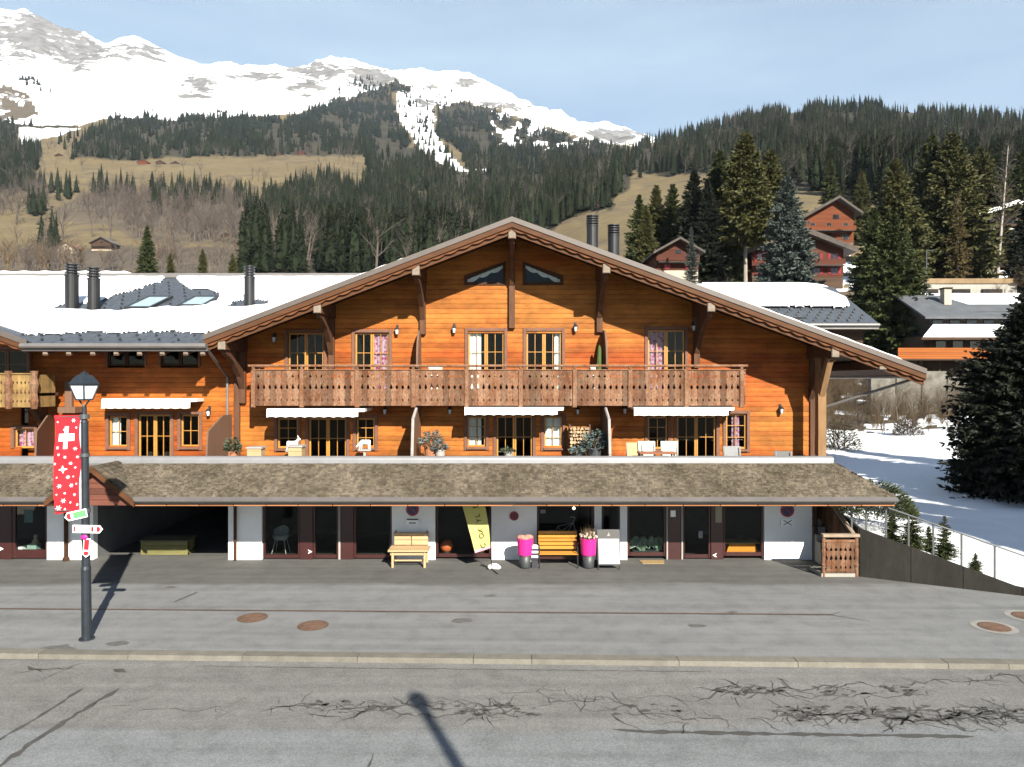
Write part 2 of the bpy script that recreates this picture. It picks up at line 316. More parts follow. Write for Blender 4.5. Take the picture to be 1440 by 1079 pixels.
# asphalt: aggregate speckle, streaks along the road, older dark apron next to the shops
def asphalt(name, light, dark, mode):
    m = M(name, light, .88, .06, .35, .35, 160, spec=.25, stretch=(.35, 1, 1), fine=.0)
    n, l, b = nodes_of(m)
    t = [x for x in n if x.type == 'TEX_COORD'][0]; mix = [x for x in n if x.type == 'MIX'][0]
    sp = n.new('ShaderNodeSeparateXYZ'); l.new(t.outputs['Object'], sp.inputs[0])
    nz = n.new('ShaderNodeTexNoise'); nz.inputs['Scale'].default_value = .8; nz.inputs['Detail'].default_value = 7; mpp = n.new('ShaderNodeMapping'); mpp.inputs['Scale'].default_value = (.4, 1, 1)
    l.new(t.outputs['Object'], mpp.inputs[0]); l.new(mpp.outputs[0], nz.inputs['Vector'])
    ad = n.new('ShaderNodeMath'); ad.operation = 'MULTIPLY_ADD'; ad.inputs[1].default_value = 1.1; l.new(nz.outputs[0], ad.inputs[0]); l.new(sp.outputs['Y'], ad.inputs[2])
    mr = n.new('ShaderNodeMapRange'); mr.interpolation_type = 'SMOOTHSTEP'
    if mode == 'apron': mr.inputs[1].default_value = 20.25; mr.inputs[2].default_value = 20.75
    else: mr.inputs[1].default_value = 12.25; mr.inputs[2].default_value = 12.65
    l.new(ad.outputs[0], mr.inputs[0])
    m2 = n.new('ShaderNodeMix'); m2.data_type = 'RGBA'; m2.inputs[7].default_value = (*[c * KA for c in dark], 1); l.new(mr.outputs[0], m2.inputs[0]); l.new(mix.outputs[2], m2.inputs[6])
    # streaks and speckle
    st = n.new('ShaderNodeTexNoise'); st.inputs['Scale'].default_value = 1.0; st.inputs['Detail'].default_value = 5; ms = n.new('ShaderNodeMapping'); ms.inputs['Scale'].default_value = (.12, 3.2, 1)
    l.new(t.outputs['Object'], ms.inputs[0]); l.new(ms.outputs[0], st.inputs['Vector'])
    sk = n.new('ShaderNodeTexNoise'); sk.inputs['Scale'].default_value = 38; sk.inputs['Detail'].default_value = 2; l.new(t.outputs['Object'], sk.inputs['Vector'])
    bl = n.new('ShaderNodeTexNoise'); bl.inputs['Scale'].default_value = 1.7; bl.inputs['Detail'].default_value = 8; bl.inputs['Roughness'].default_value = .7; l.new(t.outputs['Object'], bl.inputs['Vector'])
    def rng(o, a, c, lo, hi):
        r = n.new('ShaderNodeMapRange'); r.inputs[1].default_value = a; r.inputs[2].default_value = c; r.inputs[3].default_value = lo; r.inputs[4].default_value = hi; l.new(o, r.inputs[0]); return r.outputs[0]
    def mul(a, c):
        q = n.new('ShaderNodeMath'); q.operation = 'MULTIPLY'; l.new(a, q.inputs[0]); l.new(c, q.inputs[1]); return q.outputs[0]
    val = mul(mul(rng(st.outputs[0], .3, .7, .88, 1.12), rng(sk.outputs[0], .3, .7, .76, 1.24)), rng(bl.outputs[0], .30, .55, .80, 1.04))
    hv = n.new('ShaderNodeHueSaturation'); l.new(val, hv.inputs['Value']); l.new(m2.outputs[2], hv.inputs['Color']); l.new(hv.outputs[0], b.inputs['Base Color'])
    return m
ASPH = asphalt('forecourt_asphalt', (.240, .245, .248), (.150, .150, .147), 'apron')
ROADM = asphalt('road_asphalt', (.235, .247, .256), (.222, .219, .213), 'road')

# ---------------------------------------------------------------- terrain
def vnoise(x, y, seed=0):
    xi = np.floor(x).astype(np.int64); yi = np.floor(y).astype(np.int64); fx = x - xi; fy = y - yi
    fx = fx * fx * (3 - 2 * fx); fy = fy * fy * (3 - 2 * fy)
    def h(a, b):
        k = (a * 374761393 + b * 668265263 + seed * 1442695041) & 0x7fffffff
        k = ((k ^ (k >> 13)) * 1274126177) & 0x7fffffff
        return ((k ^ (k >> 16)) & 0xffff) / 65535.0
    return (h(xi, yi) * (1 - fx) + h(xi + 1, yi) * fx) * (1 - fy) + (h(xi, yi + 1) * (1 - fx) + h(xi + 1, yi + 1) * fx) * fy
def fbm(x, y, oct=5, seed=0, gain=.5, ridged=False):
    s = np.zeros_like(x); a = 1.0; t = 0.0
    for o in range(oct):
        n = vnoise(x * 2 ** o + o * 17.3, y * 2 ** o - o * 9.1, seed + o)
        if ridged: n = 1 - np.abs(2 * n - 1)
        s += a * n; t += a; a *= gain
    return s / t
TU = [-500, 0, 200, 400, 550, 700, 800, 900, 1000, 1100, 1200, 1300, 1440, 1940]
TAB = {   # depth -> image row of the ground at each column of TU
 26:  [700, 700, 700, 700, 700, 700, 700, 715, 725, 735, 738, 738, 735, 735],
 34:  [650, 650, 650, 650, 650, 650, 650, 660, 675, 690, 690, 688, 680, 675],
 45:  [560, 560, 560, 570, 590, 600, 600, 605, 625, 636, 638, 634, 630, 620],
 62:  [500, 500, 500, 510, 530, 540, 545, 550, 570, 590, 600, 598, 590, 580],
 75:  [470, 470, 470, 480, 500, 505, 510, 515, 530, 545, 556, 556, 540, 530],
 86:  [450, 450, 450, 455, 470, 480, 485, 480, 490, 500, 508, 506, 500, 490],
 110: [425, 425, 425, 428, 435, 445, 445, 435, 425, 418, 415, 414, 415, 410],
 140: [408, 408, 408, 408, 415, 420, 415, 400, 385, 375, 372, 374, 376, 370],
 180: [398, 396, 394, 395, 405, 410, 395, 372, 350, 338, 336, 336, 338, 330],
 250: [386, 384, 382, 378, 385, 385, 355, 322, 302, 292, 288, 286, 286, 280],
 350: [346, 347, 348, 352, 355, 350, 302, 283, 268, 258, 250, 248, 246, 240],
 450: [310, 310, 315, 325, 325, 320, 283, 264, 247, 236, 228, 224, 222, 215],
 600: [280, 280, 284, 290, 285, 285, 262, 242, 222, 206, 200, 200, 198, 190],
 800: [222, 224, 226, 232, 240, 250, 240, 222, 195, 170, 162, 172, 174, 180],
 950: [205, 205, 206, 212, 222, 235, 228, 212, 178, 156, 148, 166, 170, 185],
 1200:[182, 182, 180, 184, 196, 215, 216, 216, 190, 182, 176, 186, 188, 200],
 1700:[158, 156, 158, 164, 170, 185, 206, 222, 215, 210, 205, 210, 212, 215],
 2200:[125, 128, 140, 150, 148, 162, 196, 224, 220, 215, 212, 214, 216, 218],
 2800:[90, 88, 110, 128, 118, 140, 184, 226, 222, 218, 215, 216, 218, 220]}
SKY_U = [-500, -250, -100, 0, 20, 35, 60, 90, 120, 135, 150, 165, 190, 215, 250, 290, 350, 430, 445, 465, 490, 505, 530, 550, 570, 590, 610, 640, 660, 680, 720, 750, 790, 830, 900, 1000, 1940]
SKY_V = [60, 10, 20, 12, 15, 13, 27, 40, 47, 62, 63, 55, 53, 65, 82, 95, 97, 97, 87, 88, 92, 98, 101, 106, 108, 109, 110, 109, 111, 122, 143, 160, 176, 205, 235, 240, 240]
FAR_U = [-500, 600, 740, 775, 800, 820, 835, 850, 865, 880, 892, 910, 960, 1100, 1940]
FAR_V = [200, 200, 186, 176, 175, 174, 177, 175, 179, 180, 185, 192, 205, 215, 215]
ucol = np.concatenate([np.arange(-500, -40, 12.0), np.arange(-40, 1480, 4.0), np.arange(1480, 1941, 12.0)])
yk = sorted(TAB); rows = []
for a, b_, n_ in ((26, 62, 40), (62, 110, 26), (110, 350, 46), (350, 1200, 80), (1200, 2800, 110), (2800, 3600, 56), (3600, 4300, 12), (4300, 5600, 24), (5600, 7000, 5)):
    rows += list(np.geomspace(a, b_, n_, endpoint=False))
rows = np.array(rows + [7000.0])
ctl = [(y, np.interp(ucol, TU, TAB[y])) for y in yk]
for i, (y, c) in enumerate(ctl):     # soften the kinks of the table
    k = np.ones(31) / 31; p = np.pad(c, 15, mode='edge'); ctl[i] = (y, np.convolve(p, k, 'valid'))
skyv = np.interp(ucol, SKY_U, SKY_V); farv = np.interp(ucol, FAR_U, FAR_V)
ctl += [(3600, skyv), (4300, np.maximum(skyv + 40, 185)), (5600, farv), (7000, farv + 60)]
CY_ = np.array([c[0] for c in ctl]); CV = np.array([c[1] for c in ctl])
# heights rather than rows are interpolated between the control depths
CZ = HC + (CY - CV) / F * CY_[:, None]
UU, YY = np.meshgrid(ucol, rows)
ZZ = np.empty_like(UU)
for j in range(len(ucol)): ZZ[:, j] = np.interp(np.log(rows), np.log(CY_), CZ[:, j])
XX = (UU - CX) / F * YY
nf = fbm(XX / (YY * .05 + 8), np.log(YY) * 14, 4, 3) - .5
amp = np.interp(YY, [26, 60, 110, 400, 1200, 1800, 2600, 3500, 3600, 5600, 7000], [.2, .4, 1.5, 5, 16, 28, 40, 26, 6, 30, 20])
ZZ += nf * amp
mt = np.interp(YY, [1200, 1700, 2300, 3300, 3590, 3601, 5400, 5600, 7000], [0, .5, 1, 1, .35, .3, 1, .5, .5])
rg = fbm(XX / 420 + YY / 900, YY / 300 - XX / 1100, 5, 11, .55, True) - .55
ZZ += rg * mt * 130
rg2 = fbm(XX / 90, YY / 60, 4, 23, .55, True) - .5
ZZ += rg2 * mt * 34
# near right: snow field behind the sloping retaining wall; elsewhere near ground lies below the forecourt
WX0, WY0, WX1, WY1 = 10.15, 20.75, 13.57, 18.9
VV = CY - (ZZ - HC) / YY * F
def inpoly(u, v, P):
    P = np.asarray(P, float); ins = np.zeros(u.shape, bool); n = len(P)
    for i in range(n):
        x0, y0 = P[i]; x1, y1 = P[i - 1]
        c = ((y0 > v) != (y1 > v)) & (u < (x1 - x0) * (v - y0) / (y1 - y0 + 1e-9) + x0); ins ^= c
    return ins
FOREST = {
 'band': [(108, 222), (100, 200), (150, 172), (230, 160), (320, 165), (400, 168), (430, 158), (480, 138), (520, 124), (545, 122), (556, 150), (566, 180), (580, 215), (520, 222), (500, 218), (300, 218), (180, 226)],
 'clump': [(548, 128), (552, 112), (590, 112), (596, 130), (575, 136)],
 'centre': [(612, 190), (618, 152), (650, 144), (690, 153), (720, 164), (760, 180), (800, 194), (840, 206), (890, 216), (890, 250), (860, 292), (800, 310), (765, 340), (600, 400), (345, 400), (350, 300), (430, 262), (470, 252), (512, 272), (512, 228), (540, 218), (600, 205), (625, 228), (655, 244), (650, 215), (628, 200)],
 'right': [(868, 240), (900, 214), (960, 178), (1000, 160), (1050, 150), (1150, 140), (1250, 145), (1340, 160), (1440, 160), (1700, 165), (1700, 330), (1440, 330), (1300, 300), (1200, 284), (1130, 262), (1090, 268), (1000, 244), (930, 248), (890, 240)],
 'leftdark': [(-300, 160), (0, 180), (42, 190), (58, 222), (50, 262), (10, 275), (-300, 290)],
 'slim': [(-100, 176), (0, 172), (60, 170), (104, 174), (100, 180), (30, 186), (-100, 190)]}
GULLY = [(556, 128), (600, 120), (640, 130), (614, 150), (608, 180), (625, 210), (660, 246), (690, 235), (640, 240), (610, 225), (585, 205), (565, 170)]
snow = np.zeros(UU.shape); forest = np.zeros(UU.shape); brown = np.zeros(UU.shape)
jit = (fbm(UU / 30, VV / 14, 3, 5) - .5) * 16
uj, vj = UU + jit, VV + jit * .6
for k, P in FOREST.items(): forest = np.maximum(forest, inpoly(uj, vj, P))
snow[(YY > 1150) & (vj < np.interp(UU, [0, 40, 110, 140, 240, 420, 480, 540, 556, 600, 620, 650, 690, 720, 760, 800, 840, 900], [172, 176, 174, 168, 168, 160, 138, 122, 112, 130, 152, 142, 150, 160, 176, 190, 200, 208]))] = 1
snow[inpoly(uj, vj, GULLY)] = 1
snow[inpoly(uj, vj, [(20, 205), (30, 180), (110, 178), (70, 196), (40, 206)])] = .8
snow[YY > 3650] = 1
snow[(YY > 1200) & (UU > 690) & (UU < 830) & (vj < 215) & (fbm(UU / 9, VV / 7, 3, 8) > .55)] = .9
forest[snow > .5] = 0
rock = np.zeros(UU.shape)
for (cu, cv, ru, rv, w) in ((55, 50, 95, 42, 1), (110, 75, 60, 26, .9), (195, 72, 60, 16, .8), (280, 125, 34, 24, .75), (360, 108, 50, 9, .8), (450, 100, 60, 14, .9), (430, 122, 34, 16, .85), (520, 108, 50, 16, 1.05), (610, 120, 40, 8, .7), (655, 115, 18, 9, 1.1), (10, 145, 45, 22, .6), (590, 145, 30, 14, .6), (700, 150, 60, 10, .8), (860, 190, 60, 14, .85)):
    rock = np.maximum(rock, w * np.clip(1.3 - np.sqrt(((UU - cu) / ru) ** 2 + ((VV - cv) / rv) ** 2), 0, 1))
rock = np.minimum(1.15, rock * 1.25); rn = fbm((UU + VV * 1.2) / 20, (VV - UU * .5) / 6, 5, 31, .6)
rockm = np.clip(rock * .9 + (rn - .5) * .8, 0, 1.2) * (snow > .3)
brown[inpoly(uj, vj, [(-400, 420), (-400, 352), (60, 352), (180, 350), (330, 345), (340, 420)])] = 1
low = inpoly(uj, vj, [(-300, 172), (-300, 110), (0, 118), (40, 132), (52, 160), (30, 170)]) & (fbm(UU / 10, VV / 5, 4, 19) > .42); snow[low] = .15; brown[low] = .8
brown[inpoly(uj, vj, [(60, 305), (110, 270), (340, 290), (340, 345), (205, 345), (150, 316)])] = .8
brown[(YY < 112) & (YY > 70) & (UU > 860)] = .9
nearsnow = (YY < 70) & (UU > 900); snow[nearsnow] = 1
bank = (YY > 56) & (YY < 84) & (UU > 900) & (fbm(XX / 2.2, YY / 2.2, 4, 9) > np.interp(YY, [56, 60, 66, 84], [.62, .52, .42, .48])); snow[bank] = 0; brown[bank] = 1
snow[(YY >= 70) & (YY < 170) & (UU > 900) & (fbm(XX / 7, YY / 7, 4, 15) > .56)] = .8
snow[inpoly(UU, VV, [(990, 402), (1000, 380), (1036, 380), (1045, 402)])] = 1
cover = np.stack([snow, np.maximum(forest, brown * 0), np.maximum(brown, 0)], -1)
TER = bpy.data.materials.new('hill_ground'); TER.use_nodes = True
def _ter():
    n, l, b = nodes_of(TER); b.inputs['Roughness'].default_value = .85; b.inputs['Specular IOR Level'].default_value = .2
    a = n.new('ShaderNodeAttribute'); a.attribute_name = 'cover'; sp = n.new('ShaderNodeSeparateColor'); l.new(a.outputs['Color'], sp.inputs[0])
    rk = n.new('ShaderNodeAttribute'); rk.attribute_name = 'rock'
    t = n.new('ShaderNodeTexCoord')
    def noise(s, st=(1, 1, 1), d=6):
        mp = n.new('ShaderNodeMapping'); mp.inputs['Scale'].default_value = st; l.new(t.outputs['Object'], mp.inputs[0])
        z = n.new('ShaderNodeTexNoise'); z.inputs['Scale'].default_value = s; z.inputs['Detail'].default_value = d; z.inputs['Roughness'].default_value = .65; l.new(mp.outputs[0], z.inputs['Vector']); return z.outputs[0]
    def mixc(f, c1, c2):
        m = n.new('ShaderNodeMix'); m.data_type = 'RGBA'
        if isinstance(f, float): m.inputs[0].default_value = f
        else: l.new(f, m.inputs[0])
        for i, c in ((6, c1), (7, c2)):
            if isinstance(c, tuple): m.inputs[i].default_value = (*c, 1)
            else: l.new(c, m.inputs[i])
        return m.outputs[2]
    def ramp(o, lo, hi):
        r = n.new('ShaderNodeMapRange'); r.inputs[1].default_value = lo; r.inputs[2].default_value = hi; l.new(o, r.inputs[0]); return r.outputs[0]
    g = mixc(ramp(noise(.02), .35, .65), (.100, .077, .038), (.132, .103, .054))
    g = mixc(ramp(noise(.25, (1, 1, 2)), .45, .75), g, (.084, .062, .036))
    g = mixc(ramp(noise(.035, (1, 1, 2), 9), .52, .66), g, (.070, .056, .040))
    br = mixc(ramp(noise(.15), .35, .65), (.052, .043, .034), (.085, .068, .049))
    fo = mixc(ramp(noise(.05), .35, .65), (.018, .018, .011), (.040, .033, .022))
    c = mixc(sp.outputs['Blue'], g, br); c = mixc(sp.outputs['Green'], c, fo)
    rt = n.new('ShaderNodeMapping'); rt.inputs['Rotation'].default_value = (0, R(28), 0); rt.inputs['Scale'].default_value = (.55, .7, 2.2); l.new(t.outputs['Object'], rt.inputs[0])
    rz = n.new('ShaderNodeTexNoise'); rz.inputs['Scale'].default_value = .016; rz.inputs['Detail'].default_value = 10; rz.inputs['Roughness'].default_value = .68; l.new(rt.outputs[0], rz.inputs['Vector'])
    ra_ = n.new('ShaderNodeMath'); ra_.operation = 'MULTIPLY_ADD'; ra_.inputs[1].default_value = .31; l.new(rk.outputs['Fac'], ra_.inputs[0]); rf_ = n.new('ShaderNodeMath'); rf_.operation = 'MULTIPLY_ADD'; rf_.inputs[1].default_value = .42; l.new(noise(.055, (.8, .8, 2.2), 8), rf_.inputs[0]); l.new(rz.outputs[0], rf_.inputs[2]); l.new(rf_.outputs[0], ra_.inputs[2])
    sn = mixc(ramp(ra_.outputs[0], .865, .915), (.68, .70, .73), mixc(ramp(noise(.02, (1, 1, 2.5)), .35, .65), (.085, .083, .082), (.165, .16, .158)))
    f2 = n.new('ShaderNodeMath'); f2.operation = 'MULTIPLY_ADD'; l.new(noise(.6), f2.inputs[0]); f2.inputs[1].default_value = .5; l.new(sp.outputs['Red'], f2.inputs[2])
    c = mixc(ramp(f2.outputs[0], .68, .80), c, sn)
    l.new(c, b.inputs['Base Color'])
    bp = n.new('ShaderNodeBump'); bp.inputs['Strength'].default_value = .5; bp.inputs['Distance'].default_value = .25; l.new(noise(.9), bp.inputs['Height']); l.new(bp.outputs[0], b.inputs['Normal'])
_ter()
nr, nc = UU.shape
PTS = np.stack([XX, YY, ZZ], -1)
def ter_obj(name, r0, r1):
    v = PTS[r0:r1 + 1].reshape(-1, 3); k = r1 - r0
    i = (np.arange(k)[:, None] * nc + np.arange(nc - 1)[None, :]).ravel()
    f = np.stack([i, i + 1, i + nc + 1, i + nc], 1)
    o = np_mesh(name, v, f, TER, smooth=True, attr={'cover': cover[r0:r1 + 1].reshape(-1, 3), 'rock': rockm[r0:r1 + 1].ravel()})
    return tag(o, kind='structure')
ia, ib = int(np.argmin(abs(rows - 75))), int(np.argmin(abs(rows - 1200)))
# near strip: keep it out from under the forecourt
nearz = ZZ.copy(); hide = (YY < 36) & (XX < np.interp(YY, [20, 26, 36], [10.3, 10.6, 11.5]))
PTS[..., 2] = np.where(hide, np.minimum(ZZ, -.4), ZZ); ZG = PTS[..., 2]
ter_obj('snow_field', 0, ia); ter_obj('hillside', ia, ib); ter_obj('mountain', ib, nr - 1)
def ground_z(X, Y):
    u = CX + X / Y * F
    fi = np.interp(math.log(Y), np.log(rows), np.arange(nr)); fj = np.interp(u, ucol, np.arange(nc))
    i = min(int(fi), nr - 2); j = min(int(fj), nc - 2); a = fi - i; b_ = fj - j
    return float((ZG[i, j] * (1 - b_) + ZG[i, j + 1] * b_) * (1 - a) + (ZG[i + 1, j] * (1 - b_) + ZG[i + 1, j + 1] * b_) * a)
def ground_hit(u, v, ymin=40):            # where the line of sight through (u, v) first meets the hillside
    j = int(np.argmin(abs(ucol - u)))
    vv = CY - (ZG[:, j] - HC) / rows * F
    for i in range(nr):
        if rows[i] > ymin and vv[i] <= v: return px(u, rows[i]), float(rows[i]), float(ZG[i, j])
    return None
# snow wedge between the retaining wall and the field
def wall_line_y(x): return WY0 + (x - WX0) * (WY1 - WY0) / (WX1 - WX0)
def wall_top(x): return max(.05, 1.42 - (x - WX0) * (1.22 / 3.42))
sx = np.concatenate([np.linspace(10.2, 16, 50), np.linspace(16.3, 40, 50)]); stt = np.linspace(0, 1, 40)
SX, ST = np.meshgrid(sx, stt); y0 = np.array([max(6.0, wall_line_y(x)) + .1 for x in sx]); y1 = np.full(len(sx), 26.6)
SY = y0[None, :] * (1 - ST) + y1[None, :] * ST
zt = np.array([max(-.02, wall_top(x) - .07) if x < 14.2 else -.02 + min(.5, (x - 14.2) * .04) for x in sx])
ze = np.array([ground_z(x, 26.6) for x in sx]); SZ = zt[None, :] * (1 - ST) + (ze[None, :] + .02) * ST
SZ += (fbm(SX / 1.5, SY / 1.5, 4, 77) - .5) * .22 * np.sin(np.pi * np.clip(ST * 1.3, 0, 1)) 
ii = (np.arange(39)[:, None] * 100 + np.arange(99)[None, :]).ravel()
tag(np_mesh('snow_bank', np.stack([SX, SY, SZ], -1).reshape(-1, 3), np.stack([ii, ii + 1, ii + 101, ii + 100], 1), SNOW, smooth=True), kind='structure')
# ---------------------------------------------------------------- ground, road, kerb
def yk(x): return 14.87 - .027 * x
def sheet(name, pts, z, mat, parent=None, kind='structure'):
    m = MB(); m.add([(x, y, z) for x, y in pts], [tuple(range(len(pts)))]); o = m.build(name, mat, parent)
    return tag(o, kind=kind) if parent is None else o
FIELD = M('dry_field', (.17, .125, .06), .9, .25, .05)
sheet('ground', [(-9000, -9000), (9000, -9000), (9000, 25), (-9000, 25)], -.6, FIELD)
sheet('forecourt', [(-90, yk(-90)), (90, yk(90)), (90, 22), (13, 27), (9.4, 36), (-90, 36)], 0.0, ASPH)
sheet('road', [(-90, -1.5), (90, -6.3), (90, yk(90) - .1), (-90, yk(-90) - .1)], -.09, ROADM)
sheet('far_pavement', [(-90, -9), (90, -13.8), (90, -6.2), (-90, -1.4)], .02, ASPH)
kb = MB(); x = -60.0
while x < 60:
    ln = random.choice([1.2, 1.9, 2.4, 3.0]); a, b_ = x + .012, x + ln; dz = random.uniform(-.006, .006)
    p = []
    for z0, off in ((-.12, .0),):
        kb.hexa([(a, yk(a) - .30, -.12), (b_, yk(b_) - .30, -.12), (b_, yk(b_) + .0, -.12), (a, yk(a) + .0, -.12),
                 (a, yk(a) - .275, .012 + dz), (b_, yk(b_) - .275, .012 + dz), (b_, yk(b_), .012 + dz), (a, yk(a), .012 + dz)])
    x += ln
tag(kb.build('kerb', KERB), kind='structure')
# rusty drainage channel across the forecourt
dr = MB(); dr.cur = 0
def dy(x): return 17.55 - .022 * x
N = 60; xs = [-40 + i * (47.8 / N) for i in range(N + 1)]
for i in range(N):
    a, b_ = xs[i], xs[i + 1]; w0 = .035 + .02 * random.random()
    dr.cur = 0; dr.quad((a, dy(a) - w0, .004), (b_, dy(b_) - w0, .004), (b_, dy(b_) + .0, .004), (a, dy(a), .004))
    dr.cur = 1; dr.quad((a, dy(a) + .004, .004), (b_, dy(b_) + .004, .004), (b_, dy(b_) + .055, .004), (a, dy(a) + .055, .004))
dr.cur = 0
for q in (((7.78, 17.36), (8.15, 17.6)), ((7.78, 17.36), (8.5, 16.9))):
    (xa, ya), (xb, yb) = q; dr.quad((xa, ya - .03, .004), (xb, yb - .01, .004), (xb, yb + .01, .004), (xa, ya + .03, .004))
tag(dr.build('drain_channel', [TAR, RUST]), kind='structure')
# bitumen-filled cracks in the road
rng = random.Random(21); tr = MB(); ZR = -.086
def rp(u, v): Y = gy(v, -.09); return (px(u, Y), Y)
def crack(pts, w, jag=.05, step=.14):
    out = []
    for (xa, ya), (xb, yb) in zip(pts[:-1], pts[1:]):
        n = max(2, int(math.hypot(xb - xa, yb - ya) / step))
        for i in range(n):
            t = i / n; out.append((xa + (xb - xa) * t + rng.uniform(-jag, jag) * 1.3, ya + (yb - ya) * t + rng.uniform(-jag, jag) * 1.9))
    out.append(pts[-1]); L = []
    for i, (x, y) in enumerate(out):
        q = out[min(i + 1, len(out) - 1)]; p = out[max(i - 1, 0)]; dx, dy_ = q[0] - p[0], q[1] - p[1]; d = math.hypot(dx, dy_) or 1
        ww = w * rng.uniform(.4, 1.7) * (1 if 0 < i < len(out) - 1 else .15)
        L.append(((x - dy_ / d * ww, y + dx / d * ww), (x + dy_ / d * ww, y - dx / d * ww)))
    for a, b_ in zip(L[:-1], L[1:]):
        tr.quad((*a[0], ZR), (*b_[0], ZR), (*b_[1], ZR), (*a[1], ZR))
    return out
def tree_crack(u0, u1, v, w, n=6, dv=9):
    pts = [rp(u0, v)]; k = max(2, int((u1 - u0) / 45))
    for i in range(1, k + 1): pts.append(rp(u0 + (u1 - u0) * i / k, v + rng.uniform(-dv, dv) * .9))
    o = crack(pts, w)
    for _ in range(int(n * 1.6)):
        q = rng.choice(o); ang = rng.choice([-1, 1]) * rng.uniform(.3, 1.5) + rng.choice([0, math.pi]); ln = rng.uniform(.2, .8)
        e = (q[0] + math.cos(ang) * ln, q[1] + math.sin(ang) * ln * .8)
        if e[1] > yk(e[0]) - .4: continue
        c = crack([q, e], w * .7)
        if rng.random() < .6:
            q2 = c[len(c) // 2]; crack([q2, (q2[0] + rng.uniform(-.4, .4), q2[1] + rng.uniform(-.2, .2))], w * .55)
for a in [(380, 560, 996, .012, 5), (400, 720, 990, .016, 12), (440, 720, 1003, .013, 8), (680, 740, 1006, .015, 6), (700, 800, 975, .008, 3), (760, 900, 990, .013, 9), (880, 1020, 1005, .012, 7),
          (1000, 1180, 970, .020, 8), (1030, 1300, 975, .013, 12), (1110, 1420, 1000, .018, 22), (1130, 1440, 1010, .017, 20), (1200, 1420, 960, .014, 6), (1380, 1520, 955, .018, 8), (1050, 1120, 1015, .014, 5),
          (1300, 1520, 1012, .016, 12), (1290, 1440, 1005, .014, 10), (20, 110, 948, .012, 4), (140, 190, 992, .006, 2), (190, 330, 1000, .008, 3), (870, 1000, 985, .008, 4)]: tree_crack(*a)
for (u0, u1, v0, v1, n_) in ((440, 560, 985, 1003, 26), (560, 720, 985, 1008, 20), (850, 960, 990, 1010, 14), (1000, 1300, 966, 978, 60), (1080, 1440, 993, 1014, 120), (640, 760, 996, 1008, 16)):
    for _ in range(n_):
        X, Y = rp(rng.uniform(u0, u1), rng.uniform(v0, v1)); r = rng.uniform(.02, .075); k = 8; a0 = rng.uniform(0, 6)
        tr.add([(X + r * 1.7 * rng.uniform(.35, 1.2) * math.cos(a0 + 6.283 * i / k), Y + r * rng.uniform(.35, 1.1) * math.sin(a0 + 6.283 * i / k), ZR - .001) for i in range(k)], [tuple(range(k))])
crack([rp(862, 1026), rp(905, 1029), rp(1000, 1031), rp(1180, 1034), rp(1370, 1036)], .048, .006); crack([rp(860, 1005), rp(880, 1018), rp(905, 1029)], .02, .02)
crack([rp(275, 937), rp(500, 940), rp(720, 942), rp(1000, 945)], .010, .008); crack([rp(-20, 1052), rp(60, 1005), rp(117, 968)], .03, .012); crack([rp(-40, 1105), rp(40, 1048), rp(110, 1003), rp(168, 968)], .05, .016)
crack([rp(515, 1085), rp(525, 1058)], .02, .02); crack([rp(160, 942), rp(178, 946)], .06, .03); crack([rp(40, 938), rp(60, 946)], .04, .03)
tag(tr.build('crack_seal', TAR), kind='structure')
st = MB()                                              # oil spots on the forecourt
for (u, v, r) in ((650, 873, .18), (165, 905, .16), (80, 912, .25), (240, 826, .12), (690, 838, .12), (980, 880, .16), (1030, 861, .1)):
    Y = gy(v); X = px(u, Y); n = 14; st.add([(X + r * 1.5 * rng.uniform(.7, 1.2) * math.cos(6.283 * i / n), Y + r * rng.uniform(.5, 1.1) * math.sin(6.283 * i / n), .004) for i in range(n)], [tuple(range(n))])
STAIN = M('oil_stain', (.15, .148, .142), .7, .2, 8); tag(st.build('oil_stain', STAIN), kind='structure')
sm = MB(); Ya, Yb = gy(833), gy(847)
sm.quad((px(243, Yb), Yb, .004), (px(246, Yb), Yb, .004), (px(279, Ya), Ya, .004), (px(276, Ya), Ya, .004)); Yc = gy(816)
sm.quad((px(70, Yc), Yc, .004), (px(140, Yc), Yc, .004), (px(140, Yc), Yc + .05, .004), (px(70, Yc), Yc + .05, .004)); tag(sm.build('asphalt_seam', TAR), kind='structure')
for (u, v, lab) in ((355, 869, 'round rusty manhole cover left of the other cover near the kerb'), (440, 880, 'round rusty manhole cover nearer the kerb, right of its twin'),
                    (1398, 882, 'rusty manhole cover with pale concrete ring at the right of the forecourt'), (1445, 867, 'rusty manhole cover partly cut by the right photo edge')):
    Y = gy(v); X = px(u, Y); big = u > 1000; t = thing('manhole_cover', lab, 'manhole cover', (X, Y, 0), 'manhole covers in the forecourt')
    m = MB(); m.lathe(X, Y, [(.33, .002), (.33, .012), (.30, .016)], 24)
    for k in range(-3, 4): m.box(X - .2, X + .2, Y + k * .07 - .012, Y + k * .07 + .012, .016, .021)
    m.build('lid', RUST, t)
    m = MB(); r0, r1 = (.34, .48) if big else (.335, .36)
    for i in range(24):
        a, b_ = 6.283 * i / 24, 6.283 * (i + 1) / 24
        m.quad(*[(X + r * math.cos(q), Y + r * math.sin(q), .006) for r, q in ((r0, a), (r1, a), (r1, b_), (r0, b_))])
    m.build('ring', M('pale_manhole_ring', (.33, .32, .30), .85) if big else RUST, t)
